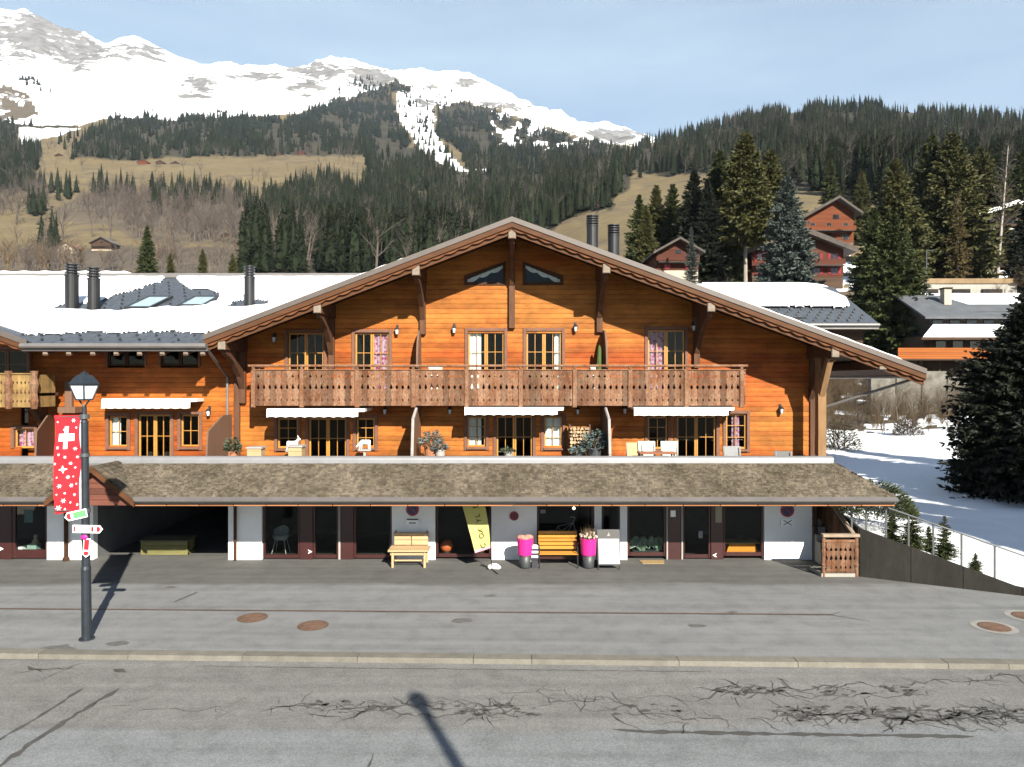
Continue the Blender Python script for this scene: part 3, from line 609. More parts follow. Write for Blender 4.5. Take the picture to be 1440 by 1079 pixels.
# ---------------------------------------------------------------- retaining wall with handrail
t = thing('retaining_wall', 'dark stained concrete wall sloping down to the right beside the snow', 'wall', (WX0, WY0, 0))
m = MB(); xs = [WX0 - .04, WX0, 11.3, 12.4, 13.57, 15.0]
for a, b_ in zip(xs[:-1], xs[1:]):
    b2 = b_ - .012; m.hexa([(a, wall_line_y(a), -.3), (b2, wall_line_y(b2), -.3), (b2, wall_line_y(b2) + .24, -.3), (a, wall_line_y(a) + .24, -.3),
            (a, wall_line_y(a), wall_top(a)), (b2, wall_line_y(b2), wall_top(b2)), (b2, wall_line_y(b2) + .24, wall_top(b2)), (a, wall_line_y(a) + .24, wall_top(a))])
m.hexa([(WX0 - .04, WY0 + .14, -.3), (WX0 + .12, WY0 + .25, -.3), (10.6, 27, -.3), (10.35, 27, -.3), (WX0 - .04, WY0 + .14, 1.44), (WX0 + .12, WY0 + .25, 1.40), (10.6, 27, 2.2), (10.35, 27, 2.2)])
m.build('wall', CONC, t)
r = MB(); tops = []
for u in (1195, 1221, 1249, 1281, 1316, 1356, 1403, 1458):
    k = (u - CX) / F; sl_ = (WY1 - WY0) / (WX1 - WX0); X = k * (WY0 - sl_ * WX0) / (1 - k * sl_); Y = wall_line_y(X) + .12; X = max(X, WX0 - .12)
    zt_ = wall_top(X) + .88; p = MB(); p.box(X - .025, X + .025, Y - .012, Y + .012, wall_top(X) - .2, zt_); p.build('railing_post', STEEL, t); tops.append((X, Y, zt_))
for a, b_ in zip(tops[:-1], tops[1:]): r.tube(a, b_, .024, .024, 8)
r.tube(tops[0], (10.35, 26, 3.0), .024, .024, 8); r.build('handrail', STEEL, t)
# ---------------------------------------------------------------- outside stair with carved balustrade
def fret_board(m, x0, x1, z0, z1, y, th, cuts):        # board whose side notches meet its neighbours' to make holes
    L = [(x0, z0)]; Rr = [(x1, z0)]
    for zc, hh, d in cuts:
        L += [(x0, zc - hh), (x0 + d, zc - hh * .55), (x0 + d * .75, zc), (x0 + d * .3, zc + hh * .6), (x0, zc + hh)]
        Rr += [(x1, zc - hh), (x1 - d, zc - hh * .55), (x1 - d * .75, zc), (x1 - d * .3, zc + hh * .6), (x1, zc + hh)]
    m.poly(L[:1] + Rr + [(x1, z1), (x0, z1)] + L[:0:-1], y, y + th)
t = thing('stair', 'outdoor stair with carved brown balustrade at the right end of the shops', 'stair', (9.6, 20.7, 0))
m = MB(); m.box(9.02, 10.0, 20.72, 21.6, -.1, .10)
for i in range(11): m.box(9.60, 10.0, 21.6 + i * .27, 25.2, .10 + i * .19 if i else -.1, .10 + (i + 1) * .19)
m.build('steps', CONCL, t)
fb = MB(); x = 9.17
while x < 9.97: fret_board(fb, x + .003, x + .137, .16, 1.02, 20.74, .03, [(.28, .05, .03), (.56, .085, .042), (.80, .055, .045)]); x += .14
fb.box(9.12, 10.0, 20.73, 20.8, .12, .17); fb.box(9.12, 10.0, 20.72, 20.79, 1.02, 1.08); fb.build('front_panel', GREYWOOD, t)
hr = MB(); hr.bev(9.04, 10.12, 20.66, 20.84, 1.16, 1.25); hr.tube((9.98, 20.8, 1.22), (9.98, 22.4, 1.98), .075, .075, 8); hr.tube((9.98, 22.4, 1.98), (9.98, 25, 3.3), .075, .075, 8); hr.build('handrail', M('stair_rail_wood', (.36, .28, .21), .7, .2, 3), t)
for X in (9.09, 10.05):
    p = MB(); p.lathe(X, 20.76, [(.055, .0), (.055, .3), (.07, .34), (.05, .42), (.06, .6), (.072, .75), (.05, .85), (.065, .95), (.055, 1.0), (.055, 1.16)], 10); p.build('post', GREYWOOD, t)
sp_ = MB(); y = 20.95
while y < 24.6:
    zb = .2 + (y - 20.9) * .5; sp_.polyx([(y, zb), (y + .12, zb + .06), (y + .12, zb + .95), (y, zb + .89)], 9.95, 9.98); y += .15
sp_.build('side_panel', GREYWOOD, t)
# ---------------------------------------------------------------- building helpers
YW, YR = 24.4, 22.4
def board_wall(m, x0, x1, z0, z1, y, openings=(), clip=None, bh=.168, th=.07, rnd=random.Random(3)):
    z = z0
    while z < z1 - .02:
        zt_ = min(z + bh, z1); iv = [(x0, x1)]
        if clip:
            c = clip(z + bh * .6)
            if c is None: break
            iv = [(max(x0, c[0]), min(x1, c[1]))]
        for (a, b_, c0, c1) in openings:
            if min(zt_, c1) - max(z, c0) > bh * .5:
                nv = []
                for p, q in iv:
                    if b_ <= p or a >= q: nv.append((p, q))
                    else:
                        if a > p: nv.append((p, a))
                        if b_ < q: nv.append((b_, q))
                iv = nv
        for p, q in iv:
            while q - p > .03:
                e = q if q - p < 4.2 else p + rnd.uniform(2.2, 4.0); yo = y + rnd.uniform(0, .006)
                pr = [(yo + .010, z + .002), (yo, z + .011), (yo - .003, z + bh * .5), (yo, zt_ - .011), (yo + .010, zt_ - .001), (yo + th, zt_ - .002), (yo + th, z + .004)]
                m.polyx(pr[::-1], p + .0015, e - .0015); p = e
        z += bh
def muntins(m, x0, x1, z0, z1, y, cols, rws, w=.020, fr=.058, d=.05):
    m.bev(x0, x0 + fr, y, y + d, z0, z1, .01); m.bev(x1 - fr, x1, y, y + d, z0, z1, .01)
    m.bev(x0 + fr, x1 - fr, y, y + d, z0, z0 + fr * 1.2, .01); m.bev(x0 + fr, x1 - fr, y, y + d, z1 - fr, z1, .01)
    for i in range(1, cols):
        xc = x0 + (x1 - x0) * i / cols; m.box(xc - w / 2, xc + w / 2, y + .006, y + d, z0 + fr, z1 - fr)
    for i in range(1, rws):
        zc = z0 + (z1 - z0) * i / rws; m.box(x0 + fr, x1 - fr, y + .009, y + d, zc - w / 2, zc + w / 2)
def drape(m, x0, x1, z0, z1, y, amp=.03, f=9):
    n = max(8, int((x1 - x0) * 40)); vs = []
    for i in range(n + 1):
        x = x0 + (x1 - x0) * i / n; yo = y + amp * math.sin(x * f * 6.283)
        vs += [(x, yo, z0), (x, yo, z1)]
    m.add(vs, [(2 * i, 2 * i + 2, 2 * i + 3, 2 * i + 1) for i in range(n)])
def opening(parent, name, x0, x1, z0, z1, y, leaves=2, cols=2, rws=3, cas=.11, frame=OCHRE, curtains=(), sill=False, label=None):
    c = MB(); o = .04
    c.bev(x0 - cas, x0, y - o, y + .12, z0 - (cas if sill else 0), z1 + cas, .012); c.bev(x1, x1 + cas, y - o, y + .12, z0 - (cas if sill else 0), z1 + cas, .012)
    c.bev(x0, x1, y - o, y + .12, z1, z1 + cas, .012)
    if sill: c.bev(x0 - .02, x1 + .02, y - .09, y + .12, z0 - cas * .7, z0, .012)
    w = c.build(name, CASING, parent); tag(w, label)
    f = MB(); dx = (x1 - x0) / leaves
    for k in range(leaves): muntins(f, x0 + k * dx + .004, x0 + (k + 1) * dx - .004, z0 + .004, z1 - .004, y + .055, cols, rws)
    f.build('leaf_frame', frame, w)
    g = MB(); g.quad((x0, y + .088, z0), (x1, y + .088, z0), (x1, y + .088, z1), (x0, y + .088, z1)); g.build('pane', GLASS, w)
    for (a, b_, mat) in curtains:
        d = MB(); drape(d, x0 + (x1 - x0) * a, x0 + (x1 - x0) * b_, z0 + .05, z1 - .02, y + .17, .018, 7); d.build('curtain', mat, w)
    return (x0 - .01, x1 + .01, z0 - .01, z1 + .01)
def wall_lamp(parent, u, v, y):
    X, Z = px(u, y), pz(v, y); m = MB(); y -= .13
    m.lathe(X, y, [(.02, Z + .17), (.03, Z + .15), (.085, Z + .09), (.085, Z + .075)], 8); m.lathe(X, y, [(.05, Z - .10), (.055, Z - .085)], 8)
    for i in range(4):
        a = .785 + i * 1.571; m.tube((X + .075 * math.cos(a), y + .075 * math.sin(a), Z + .08), (X + .048 * math.cos(a), y + .048 * math.sin(a), Z - .09), .008, .008, 4)
    m.tube((X, y, Z + .15), (X, y + .16, Z + .2), .012, .012, 5); m.box(X - .04, X + .04, y + .1, y + .14, Z - .02, Z + .24)
    w = m.build('wall_lamp', LAMPBLK, parent); g = MB(); g.lathe(X, y, [(.042, Z - .085), (.066, Z + .074)], 8); g.build('lamp_glass', LANTERNG, w)
def awning(parent, u0, u1, v0, v1, y, yo=1.28):
    yy = y - yo; x0, x1 = px(u0, yy), px(u1, yy); z1, z0 = pz(v0, yy), pz(v1, yy); m = MB()
    m.poly([(x0 + .1, z1 - .1), (x1 - .02, z1 - .1), (x1, z1), (x0, z1)], yy, y - .04)
    w = m.build('awning', WHITEP, parent)
    s = MB(); n = 60; vs = []
    for i in range(n + 1):
        x = x0 + .01 + (x1 - x0 - .22) * i / n; vs += [(x, yy - .03, z1 - .01), (x, yy - .05 + .006 * math.sin(i), z0 + .025 * abs(math.sin(i * .5)))]
    s.add(vs, [(2 * i + 1, 2 * i + 3, 2 * i + 2, 2 * i) for i in range(n)]); s.build('valance', AWN, w)
    return w
def shakes(m, pt, nrow, length, rnd, wid=.115, lift=.030, rag=.4, clipx=None):
    # pt(s, t): s along the eave in metres, t 0 at the eave to 1 at the top; returns a point; n(s) normal handled by z lift
    for r_ in range(nrow):
        t0, t1 = r_ / nrow, min(1.0, (r_ + 1.25) / nrow); s = rnd.uniform(0, wid)
        lo, hi = clipx(t0) if clipx else (0, length)
        s += lo
        while s < hi:
            w = wid * rnd.uniform(.55, 1.35); e = min(s + w, hi); dt = rnd.uniform(-rag, rag * .4) / nrow * .5; l0 = lift * rnd.uniform(.7, 1.7)
            a, b_, c, d = Vector(pt(s, t0 + dt)), Vector(pt(e - .006, t0 + dt)), Vector(pt(e - .006, t1)), Vector(pt(s, t1))
            up = Vector((0, 0, l0)); m.add([a + up, b_ + up, c + up * .15, d + up * .15, a - up * .2, b_ - up * .2], [(0, 1, 2, 3), (4, 5, 1, 0)]); s = e
def slope_strip(m, xs, ztop, zbot, y0, y1):
    vs = []
    for x in xs: vs += [(x, y0, zbot(x)), (x, y0, ztop(x)), (x, y1, zbot(x)), (x, y1, ztop(x))]
    fs = []
    for i in range(len(xs) - 1):
        a, b_ = 4 * i, 4 * i + 4; fs += [(a, b_, b_ + 1, a + 1), (a + 2, a + 3, b_ + 3, b_ + 2), (a + 1, b_ + 1, b_ + 3, a + 3), (a, a + 2, b_ + 2, b_)]
    n = len(xs) * 4; fs += [(0, 1, 3, 2), (n - 4, n - 2, n - 1, n - 3)]; m.add(vs, fs)
def lin(a, b_, n): return [a + (b_ - a) * i / n for i in range(n + 1)]
# ---------------------------------------------------------------- the main chalet
AP = pz(306, YR); XE0, XE1 = px(286, YR), px(1303, YR)
SLL = (AP - pz(472, YR)) / -XE0; SLR = (AP - pz(520, YR)) / XE1
def zr(x): return AP - (SLL * -x if x < 0 else SLR * x)
CH = thing('chalet', 'wide orange timber chalet with one broad gable, long carved balcony and shops below', 'chalet', (0, YW, 0))
X0, X1 = px(334, YW), px(1139, YW)
ops = []
def dr_(u0, u1, v0, zb, **k): return ops.append(opening(CH, k.pop('name', 'balcony_door'), px(u0, YW), px(u1, YW), zb, pz(v0, YW), YW, **k))
ZU, ZL = pz(553, YW), 2.32                             # balcony floor and terrace floor
dr_(405, 455, 468, ZU); dr_(499, 547, 468, ZU, curtains=[(.53, .97, CURTP)], label='balcony door with pink patterned curtain in its right leaf, left of the gable post')
dr_(658, 709, 466, ZU, curtains=[(.02, .36, CURTW)], label='balcony door with white curtain on its left'); dr_(740, 790, 466, ZU, curtains=[(.80, .98, CURTW)], label='balcony door with white curtain on its right edge')
dr_(911, 963, 464, ZU, curtains=[(.03, .45, CURTP)], label='half shaded balcony door with pink patterned curtain in its left leaf')
WK = dict(name='window', leaves=1, cols=2, rws=3, sill=True)
dr_(390, 419, 588, pz(631, YW), **WK); dr_(434, 487, 588, ZL, name='terrace_door'); dr_(501, 527, 588, pz(630, YW), **WK)
dr_(657, 683, 586, pz(629, YW), curtains=[(.0, .5, CURTW), (.55, .75, CURTW)], **WK); dr_(698, 749, 585, ZL, name='terrace_door'); dr_(765, 791, 586, pz(630, YW), curtains=[(0, .95, CURTW)], **WK)
dr_(911, 939, 586, pz(632, YW), **WK); dr_(952, 1007, 585, ZL, name='terrace_door'); dr_(1021, 1050, 582, pz(632, YW), curtains=[(.35, .7, CURTP)], **WK)
# two trapezoid windows under the ridge
for (u0, u1, vl, vr, zb, lab) in ((657, 707, 392, 372, 397, 'left trapezoid gable window with white drape'), (739, 788, 372, 392, 397, 'right trapezoid gable window with white drape')):
    x0, x1, zl, zr_, z0 = px(u0, YW), px(u1, YW), pz(vl, YW), pz(vr, YW), pz(zb, YW)
    m = MB(); c = .1
    out = [(x0 - c, z0 - c), (x1 + c, z0 - c), (x1 + c, zr_ + c), (x0 - c, zl + c)]; inn = [(x0, z0), (x1, z0), (x1, zr_), (x0, zl)]
    for i in range(4):
        j = (i + 1) % 4; m.poly([out[i], out[j], inn[j], inn[i]], YW - .04, YW + .12)
    w = m.build('gable_window', SOFFIT, CH); tag(w, lab)
    g = MB(); g.add([(x, YW + .06, z) for x, z in inn], [(0, 1, 2, 3)]); g.build('pane', GLASS, w)
    d = MB(); n = 24; vs = []
    for i in range(n + 1):
        t_ = i / n; x = x0 + (x1 - x0) * t_; zt_ = zl + (zr_ - zl) * t_; sag = .10 + .07 * abs(math.sin(t_ * 9.4)); vs += [(x, YW + .12 + .02 * math.sin(i * 1.7), zt_ - .01), (x, YW + .12, zt_ - sag)]
    d.add(vs, [(2 * i + 1, 2 * i + 3, 2 * i + 2, 2 * i) for i in range(n)]); d.build('drape', CURTW, w)
    hi = max(zl, zr_) + .1; tri = [(x0, zl + c * .4), (x1, zr_ + c * .4), (x1, hi), (x0, hi)]; tri = [p for i, p in enumerate(tri) if i < 2 or p[1] - (zl if p[0] == x0 else zr_) > .12]; k = MB(); k.poly(tri, YW + .004, YW + .10); k.build('gable_infill', WALL, CH)
    ops.append((x0, x1, z0, max(zl, zr_)))
m = MB()
def clipm(z):
    z -= .168 * .6
    if z > AP - .24: return None
    return (-(AP - .215 - z) / SLL, (AP - .215 - z) / SLR)
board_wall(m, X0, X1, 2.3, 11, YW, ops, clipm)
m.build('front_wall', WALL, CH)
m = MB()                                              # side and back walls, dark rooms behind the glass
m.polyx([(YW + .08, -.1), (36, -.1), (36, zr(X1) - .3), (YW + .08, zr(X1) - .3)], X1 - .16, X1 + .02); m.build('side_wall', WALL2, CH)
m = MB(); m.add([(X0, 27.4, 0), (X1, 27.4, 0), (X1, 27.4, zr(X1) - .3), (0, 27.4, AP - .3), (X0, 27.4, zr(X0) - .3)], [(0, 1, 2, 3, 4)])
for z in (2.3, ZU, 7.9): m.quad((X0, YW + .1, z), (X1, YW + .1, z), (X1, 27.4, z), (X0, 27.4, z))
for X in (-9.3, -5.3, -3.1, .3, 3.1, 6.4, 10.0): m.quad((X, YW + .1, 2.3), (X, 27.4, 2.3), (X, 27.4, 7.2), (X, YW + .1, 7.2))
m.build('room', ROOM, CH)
# roof slab, snow, edge boards
m = MB(); xs = [XE0, 0, XE1]
VX = -10.9
def slab(m, xa, xb, y0, y1, t0, t1):
    za, zb = zr(xa), zr(xb); m.hexa([(xa, y0, za - t1), (xb, y0, zb - t1), (xb, y1, zb - t1), (xa, y1, za - t1), (xa, y0, za - t0), (xb, y0, zb - t0), (xb, y1, zb - t0), (xa, y1, za - t0)])
m.cur = 0; slab(m, XE0, 0, YR + .04, 37, 0.03, .12); slab(m, 0, XE1, YR + .04, 37, .03, .12)
m.cur = 1
n = 42
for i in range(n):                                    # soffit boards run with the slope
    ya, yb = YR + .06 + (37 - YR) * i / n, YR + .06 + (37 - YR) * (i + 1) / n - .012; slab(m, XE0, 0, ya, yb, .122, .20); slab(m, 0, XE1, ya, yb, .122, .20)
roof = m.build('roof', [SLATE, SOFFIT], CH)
m = MB()
def snow_strip(xa, xb):
    n = 30; vs = []
    for i in range(n + 1):
        x = xa + (xb - xa) * i / n; e = min(i, n - i) / 3.0; h = (.07 + .05 * min(1, abs(x) / 9)) * min(1, e) + .012 * math.sin(i * 1.9)
        vs += [(x, YR + .16, zr(x) - .02), (x, YR + .22, zr(x) + max(.0, h)), (x, 36.5, zr(x) + max(0, h))]
    m.add(vs, [f for i in range(n) for f in ((3 * i, 3 * i + 3, 3 * i + 4, 3 * i + 1), (3 * i + 1, 3 * i + 4, 3 * i + 5, 3 * i + 2))])
snow_strip(XE0 + .5, -2.9); m.build('snow', SNOW, roof); m = MB(); snow_strip(5.4, XE1 - .1); m.build('snow', SNOW, roof)
for nm, mat, t0, t1, y0, y1 in (('edge_flashing', FASCTOP, -.03, .135, YR - .03, YR + .05), ('barge_board', FASCIA, .135, .30, YR, YR + .05), ('inner_barge_board', FASCIA, .33, .50, YR + .14, YR + .2)):
    m = MB()
    slope_strip(m, lin(XE0, 0, 2), lambda x: zr(x) - t0, lambda x: zr(x) - t1, y0, y1); slope_strip(m, lin(0, XE1, 2), lambda x: zr(x) - t0, lambda x: zr(x) - t1, y0, y1); m.build(nm, mat, CH)
m = MB()
def sc(x): return zr(x) - .345 - .055 * abs(math.sin(x * math.pi / .42))
slope_strip(m, lin(XE0, 0, 240), lambda x: zr(x) - .29, sc, YR + .055, YR + .085); slope_strip(m, lin(0, XE1, 300), lambda x: zr(x) - .29, sc, YR + .055, YR + .085); m.build('scalloped_trim', SCALLOP, CH)
# purlins with carved brackets
for k, X in enumerate((0, -3.05, 2.99, -6.17, 6.31, -9.2, 10.24, 11.75)):
    zt_ = zr(X) - .22; h = .42 if abs(X) < 11 else .26; w = .13
    m = MB(); m.box(X - w, X + w, YR + .14, (YW if abs(X) < 10 else 36), zt_ - h, zt_); pu = m.build('purlin', BEAM, CH)
    e = MB(); e.bev(X - w + .01, X + w - .01, YR + .09, YR + .142, zt_ - h, zt_ - .06 if X == 0 else zt_, .02); e.build('beam_end', BEAMEND, pu)
    if abs(X) > 11: continue
    b_ = MB(); y0, y1 = YR + .3, YW - .02; zb = zt_ - h
    pts = [(y0, zb), (y0 + .02, zb - .12), (y0 + .16, zb - .2), (y0 + .28, zb - .2), (y0 + .7, zb - .42), (y1 - .45, zb - .85), (y1 - .2, zb - 1.2), (y1, zb - 1.45), (y1, zb - 1.0), (y1 - .3, zb - .55), (y1 - .8, zb - .22), (y1 - .9, zb)]
    b_.polyx(pts, X - .08, X + .08); yb = y1
    if X < 10: b_.box(X - .10, X + .10, YW - .16, YW - .02, (pz(462, YW) if X == 0 else zb - 1.75), zb)
    b_.build('bracket', BEAM, CH)
p = MB(); p.box(10.06, 10.32, 23.35, 23.6, 2.35, zr(10.2) - .64); p.polyx([(23.4, 5.1), (22.7, zr(10.2) - .7), (22.9, zr(10.2) - .64), (23.5, 5.4)], 10.1, 10.28); p.build('corner_post', M('post_wood', (.30, .175, .085), .7, .2, 3, stretch=(2, 2, .4)), CH)
m = MB(); m.bev(X1 - .02, X1 + .14, YW - .07, YW + .12, 2.3, zr(X1) - .5); m.bev(X0 - .1, X0 + .1, YW - .09, YW + .1, 2.3, zr(X0) - .5); m.build('corner_board', BEAM, CH)
m = MB(); m.tube((XE1 - .15, 22.9, zr(XE1) - .3), (X1 + .25, 24.3, 4.75), .045, .045, 8); m.tube((X1 + .25, 24.3, 4.75), (X1 + .25, 24.3, 2.3), .045, .045, 8); m.tube((XE1 + .02, YR + .1, zr(XE1) - .2), (XE1 + .02, 36, zr(XE1) - .2), .075, .075, 8); m.build('gutter', GUTTER, CH)
# balcony
YB = 23.25; BX0, BX1 = px(354, YB), px(1049, YB); zb0, zb1, zh = pz(572, YB), pz(521, YB), pz(515, YB)
m = MB(); m.box(BX0, BX1, YB + .05, YW - .02, ZU - .14, ZU - .02); m.box(BX0, BX1, YB + .05, YB + .2, ZU - .34, ZU - .14)
for i in range(12):
    X = BX0 + .3 + (BX1 - BX0 - .6) * i / 11; m.box(X - .08, X + .08, YB + .2, YW, ZU - .36, ZU - .14)
bal = m.build('balcony', BEAM, CH)
m = MB(); x = BX0 + .02; rb = random.Random(5)
while x < BX1 - .1:
    fret_board(m, x + .002, x + .187, zb0 + .03, zb1, YB + rb.uniform(0, .006), .032, [(zb0 + .22, .045, .03), (zb0 + .66, .10, .045), (zb0 + 1.0, .05, .040)]); x += .189
m.box(BX0, BX1, YB + .035, YB + .09, zb1 - .12, zb1 - .05); m.box(BX0, BX1, YB + .035, YB + .09, zb0 + .34, zb0 + .42); m.bev(BX0, BX1, YB - .03, YB + .05, zb1 - .005, zb1 + .035)
y = YB + .08                                         # short return panel at each end
while y < YW - .2:
    for X in (BX0, BX1 - .03): m.polyx([(y, zb0 + .03), (y + .17, zb0 + .03), (y + .17, zb1), (y, zb1)], X, X + .03)
    y += .18
m.build('railing_panel', GREYWOOD, bal)
m = MB(); m.bev(BX0 - .12, BX1 + .06, YB - .05, YB + .09, zh - .03, zh + .05, .02)
for X in (BX0 - .02, BX1): m.bev(X - .03, X + .05, YB + .05, YW, zh - .03, zh + .05, .02)
m.build('handrail', GREYWOOD, bal)
for u in (356, 424, 502, 581, 656, 732, 808, 886, 965, 1043):
    X = px(u, YB); m = MB(); m.bev(X - .07, X + .07, YB - .045, YB + .07, zb0 - .03, zb1 + .0, .02); m.bev(X - .045, X + .045, YB - .03, YB + .06, zb1 + .03, zh, .015); m.build('railing_post', GREYWOOD, bal)
# lower and upper privacy panels between the flats
for X, zt0, zb in ((px(587, 23.6), 1.15, ZU), (px(853, 23.6), 1.15, ZU)):
    m = MB(); pr = [(YW, ZU), (YW, pz(464, YW))]
    for i in range(9): a = i / 8 * 1.571; pr.append((YW - .25 - (YW - .4 - YB - .1) * math.sin(a), ZU + 1.05 + (pz(466, YW) - ZU - 1.05) * math.cos(a)))
    pr += [(YB + .15, ZU)]; m.polyx(pr[::-1], X - .03, X + .03); m.build('privacy_panel', PANELB, CH)
for X in (px(583, 23.0), px(854, 23.0)):
    m = MB(); pr = [(YW, 2.3), (YW, pz(577, YW) + .15), (23.5, pz(577, YW) + .15), (22.6, 4.5), (22.4, 3.4), (22.4, 2.3)]
    m.polyx(pr[::-1], X - .035, X + .035); w = m.build('privacy_panel', PANELB, CH)
    e = MB()
    for a, b_ in zip(pr[2:-1], pr[3:]): e.tube((X, a[0], a[1]), (X, b_[0], b_[1]), .05, .05, 6)
    e.build('panel_edge', GREYTRIM, w)
for (u, v) in ((559, 467), (639, 465), (809, 463), (974, 462), (387, 478), (542, 579), (633, 579), (812, 579), (878, 578), (1097, 578)): wall_lamp(CH, u, v, YW)
awning(CH, 375, 513, 575, 587, YW); awning(CH, 653, 793, 573, 584, YW); awning(CH, 891, 1033, 573, 585, YW)
# chimneys on the main roof
def flue(parent, name, X, Y, z0, ztop, r):
    m = MB(); m.lathe(X, Y, [(r * 1.05, z0), (r, z0 + .05), (r, ztop - .42), (r * 1.06, ztop - .42), (r * 1.06, ztop - .36), (r * .8, ztop - .36)], 18); c = m.build(name, PIPE, parent, smooth=False)
    k = MB()
    for i in range(4): z = ztop - .35 + i * .1; k.lathe(X, Y, [(r * .78, z), (r * .78, z + .05), (r * 1.08, z + .05), (r * 1.08, z + .085), (r * .78, z + .095)], 18)
    k.build('flue_cap', LAMPBLK, c)
flue(CH, 'chimney', px(833, 30), 30, 8.5, pz(305, 30), .24); flue(CH, 'chimney', px(863, 30), 30, 8.4, pz(318, 30), .24)
# ---------------------------------------------------------------- shop floor under the terrace
YS, YE, YP = 22.7, 20.2, 21.45
def wall_part(u0, u1, name='shop_wall', mat=PLASTER, parent=None, z1=2.28):
    m = MB(); m.box(px(u0, YS), px(u1, YS), YS, YS + .25, -.1, z1); return m.build(name, mat, parent or CH)
for a, b_ in ((321, 368), (551, 612), (691, 755), (836, 846), (872, 882), (1075, 1142)): wall_part(a, b_)
m = MB(); m.box(px(368, YS), px(1142, YS), YS + .02, YS + .25, 2.0, 2.28); m.build('lintel', DARKRED, CH)
m = MB(); zc = pz(700, YE) + .06; m.box(-10.9, 10.5, YE + .1, YW, 2.285, 2.34); m.box(-10.9, 10.3, YW - .4, 27.4, 2.2, 2.28); m.build('terrace_slab', CONCL, CH)
def glazing(u0, u1, z0, z1, pane_mat=SHOPGLASS, fr=.07, name='shop_window', bottom=.12, dark=DARKRED, y=YS + .06):
    x0, x1 = px(u0, YS), px(u1, YS); m = MB()
    m.bev(x0, x0 + fr, y, y + .09, z0, z1); m.bev(x1 - fr, x1, y, y + .09, z0, z1); m.bev(x0 + fr, x1 - fr, y, y + .09, z0, z0 + bottom); m.bev(x0 + fr, x1 - fr, y, y + .09, z1 - fr, z1)
    w = m.build(name, dark, CH); g = MB(); g.quad((x0 + fr, y + .045, z0 + bottom), (x1 - fr, y + .045, z0 + bottom), (x1 - fr, y + .045, z1 - fr), (x0 + fr, y + .045, z1 - fr)); g.build('pane', pane_mat, w); return w
def shop_post(u0, u1, mat=DARKRED, y=YS + .03):
    m = MB(); m.bev(px(u0, YS), px(u1, YS), y, y + .14, 0, 2.0); m.build('shop_post', mat, CH)
glazing(369, 421, .03, 2.0); shop_post(421, 439.5); glazing(439.5, 475.5, .03, 2.0, name='shop_door'); shop_post(475.5, 478.5, GREYTRIM, YS - .01); shop_post(478.5, 497); glazing(497, 550.5, .03, 2.0)
glazing(613, 690.5, .06, 2.0); glazing(755.5, 835.5, .5, 2.0, name='shop_window'); wall_part(755.5, 835.5, 'shop_wall', DARKRED, None, .5)
glazing(846.5, 871.5, .03, 2.0, name='shop_door', dark=BLACKP); glazing(883, 937, .10, 2.0); shop_post(937, 939.5, GREYTRIM, YS - .01); shop_post(939.5, 958); shop_post(958, 960.5, GREYTRIM, YS - .01); glazing(960.5, 1000, .03, 2.0, name='shop_door'); shop_post(1000, 1018); glazing(1018, 1074.5, .10, 2.0)
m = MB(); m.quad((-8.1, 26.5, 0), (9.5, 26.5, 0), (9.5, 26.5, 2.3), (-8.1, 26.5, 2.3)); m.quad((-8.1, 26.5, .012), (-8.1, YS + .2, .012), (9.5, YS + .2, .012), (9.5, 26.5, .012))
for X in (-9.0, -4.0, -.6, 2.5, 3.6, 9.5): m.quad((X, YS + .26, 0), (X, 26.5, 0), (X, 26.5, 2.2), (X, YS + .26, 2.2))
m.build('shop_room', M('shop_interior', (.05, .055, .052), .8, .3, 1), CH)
# shingled skirt roof
SK0, SK1 = px(186, YE), px(1260, YE); ST0, ST1 = px(164, YP), px(1176, YP); ZE, ZP = pz(699, YE), pz(652, YP)
rs = random.Random(11); m = MB()
def skp(s, t): return (s, YE + (YP - YE) * t, ZE + (ZP - ZE) * t)
shakes(m, skp, 19, 0, rs, clipx=lambda t: (SK0 + (ST0 - SK0) * t, SK1 + (ST1 - SK1) * t))
def skr(s, t): return (SK1 + (ST1 - SK1) * t, YE + s * (1 - .0) + (YP - YE) * t * 0, ZE + (ZP - ZE) * t)
shakes(m, skr, 15, 8, rs, clipx=lambda t: (1.2 * t, 7.5))
m.add([(SK0, YE, ZE - .03), (SK1, YE, ZE - .03), (ST1, YP, ZP - .03), (ST0, YP, ZP - .03), (SK1, YE + 7.5, ZE - .03), (ST1, YE + 7.5, ZP - .03)], [(0, 1, 2, 3), (1, 4, 5, 2)])
m.build('shingle_roof', SHAKE, CH)
def parapet(parent, xa, xb):
    m = MB(); zt_ = pz(641, YP); pr = []
    for i in range(9): a = math.pi * i / 8; pr.append((YP + .12 - .14 * math.cos(a), zt_ - .12 + .10 * math.sin(a)))
    pr += [(YP + .26, 2.34), (YP - .02, ZP - .02), (YP - .03, zt_ - .22)]
    m.polyx(pr[::-1], xa, xb); return m.build('parapet', CAPM, parent)
parapet(CH, ST0 - .02, px(1172, YP))
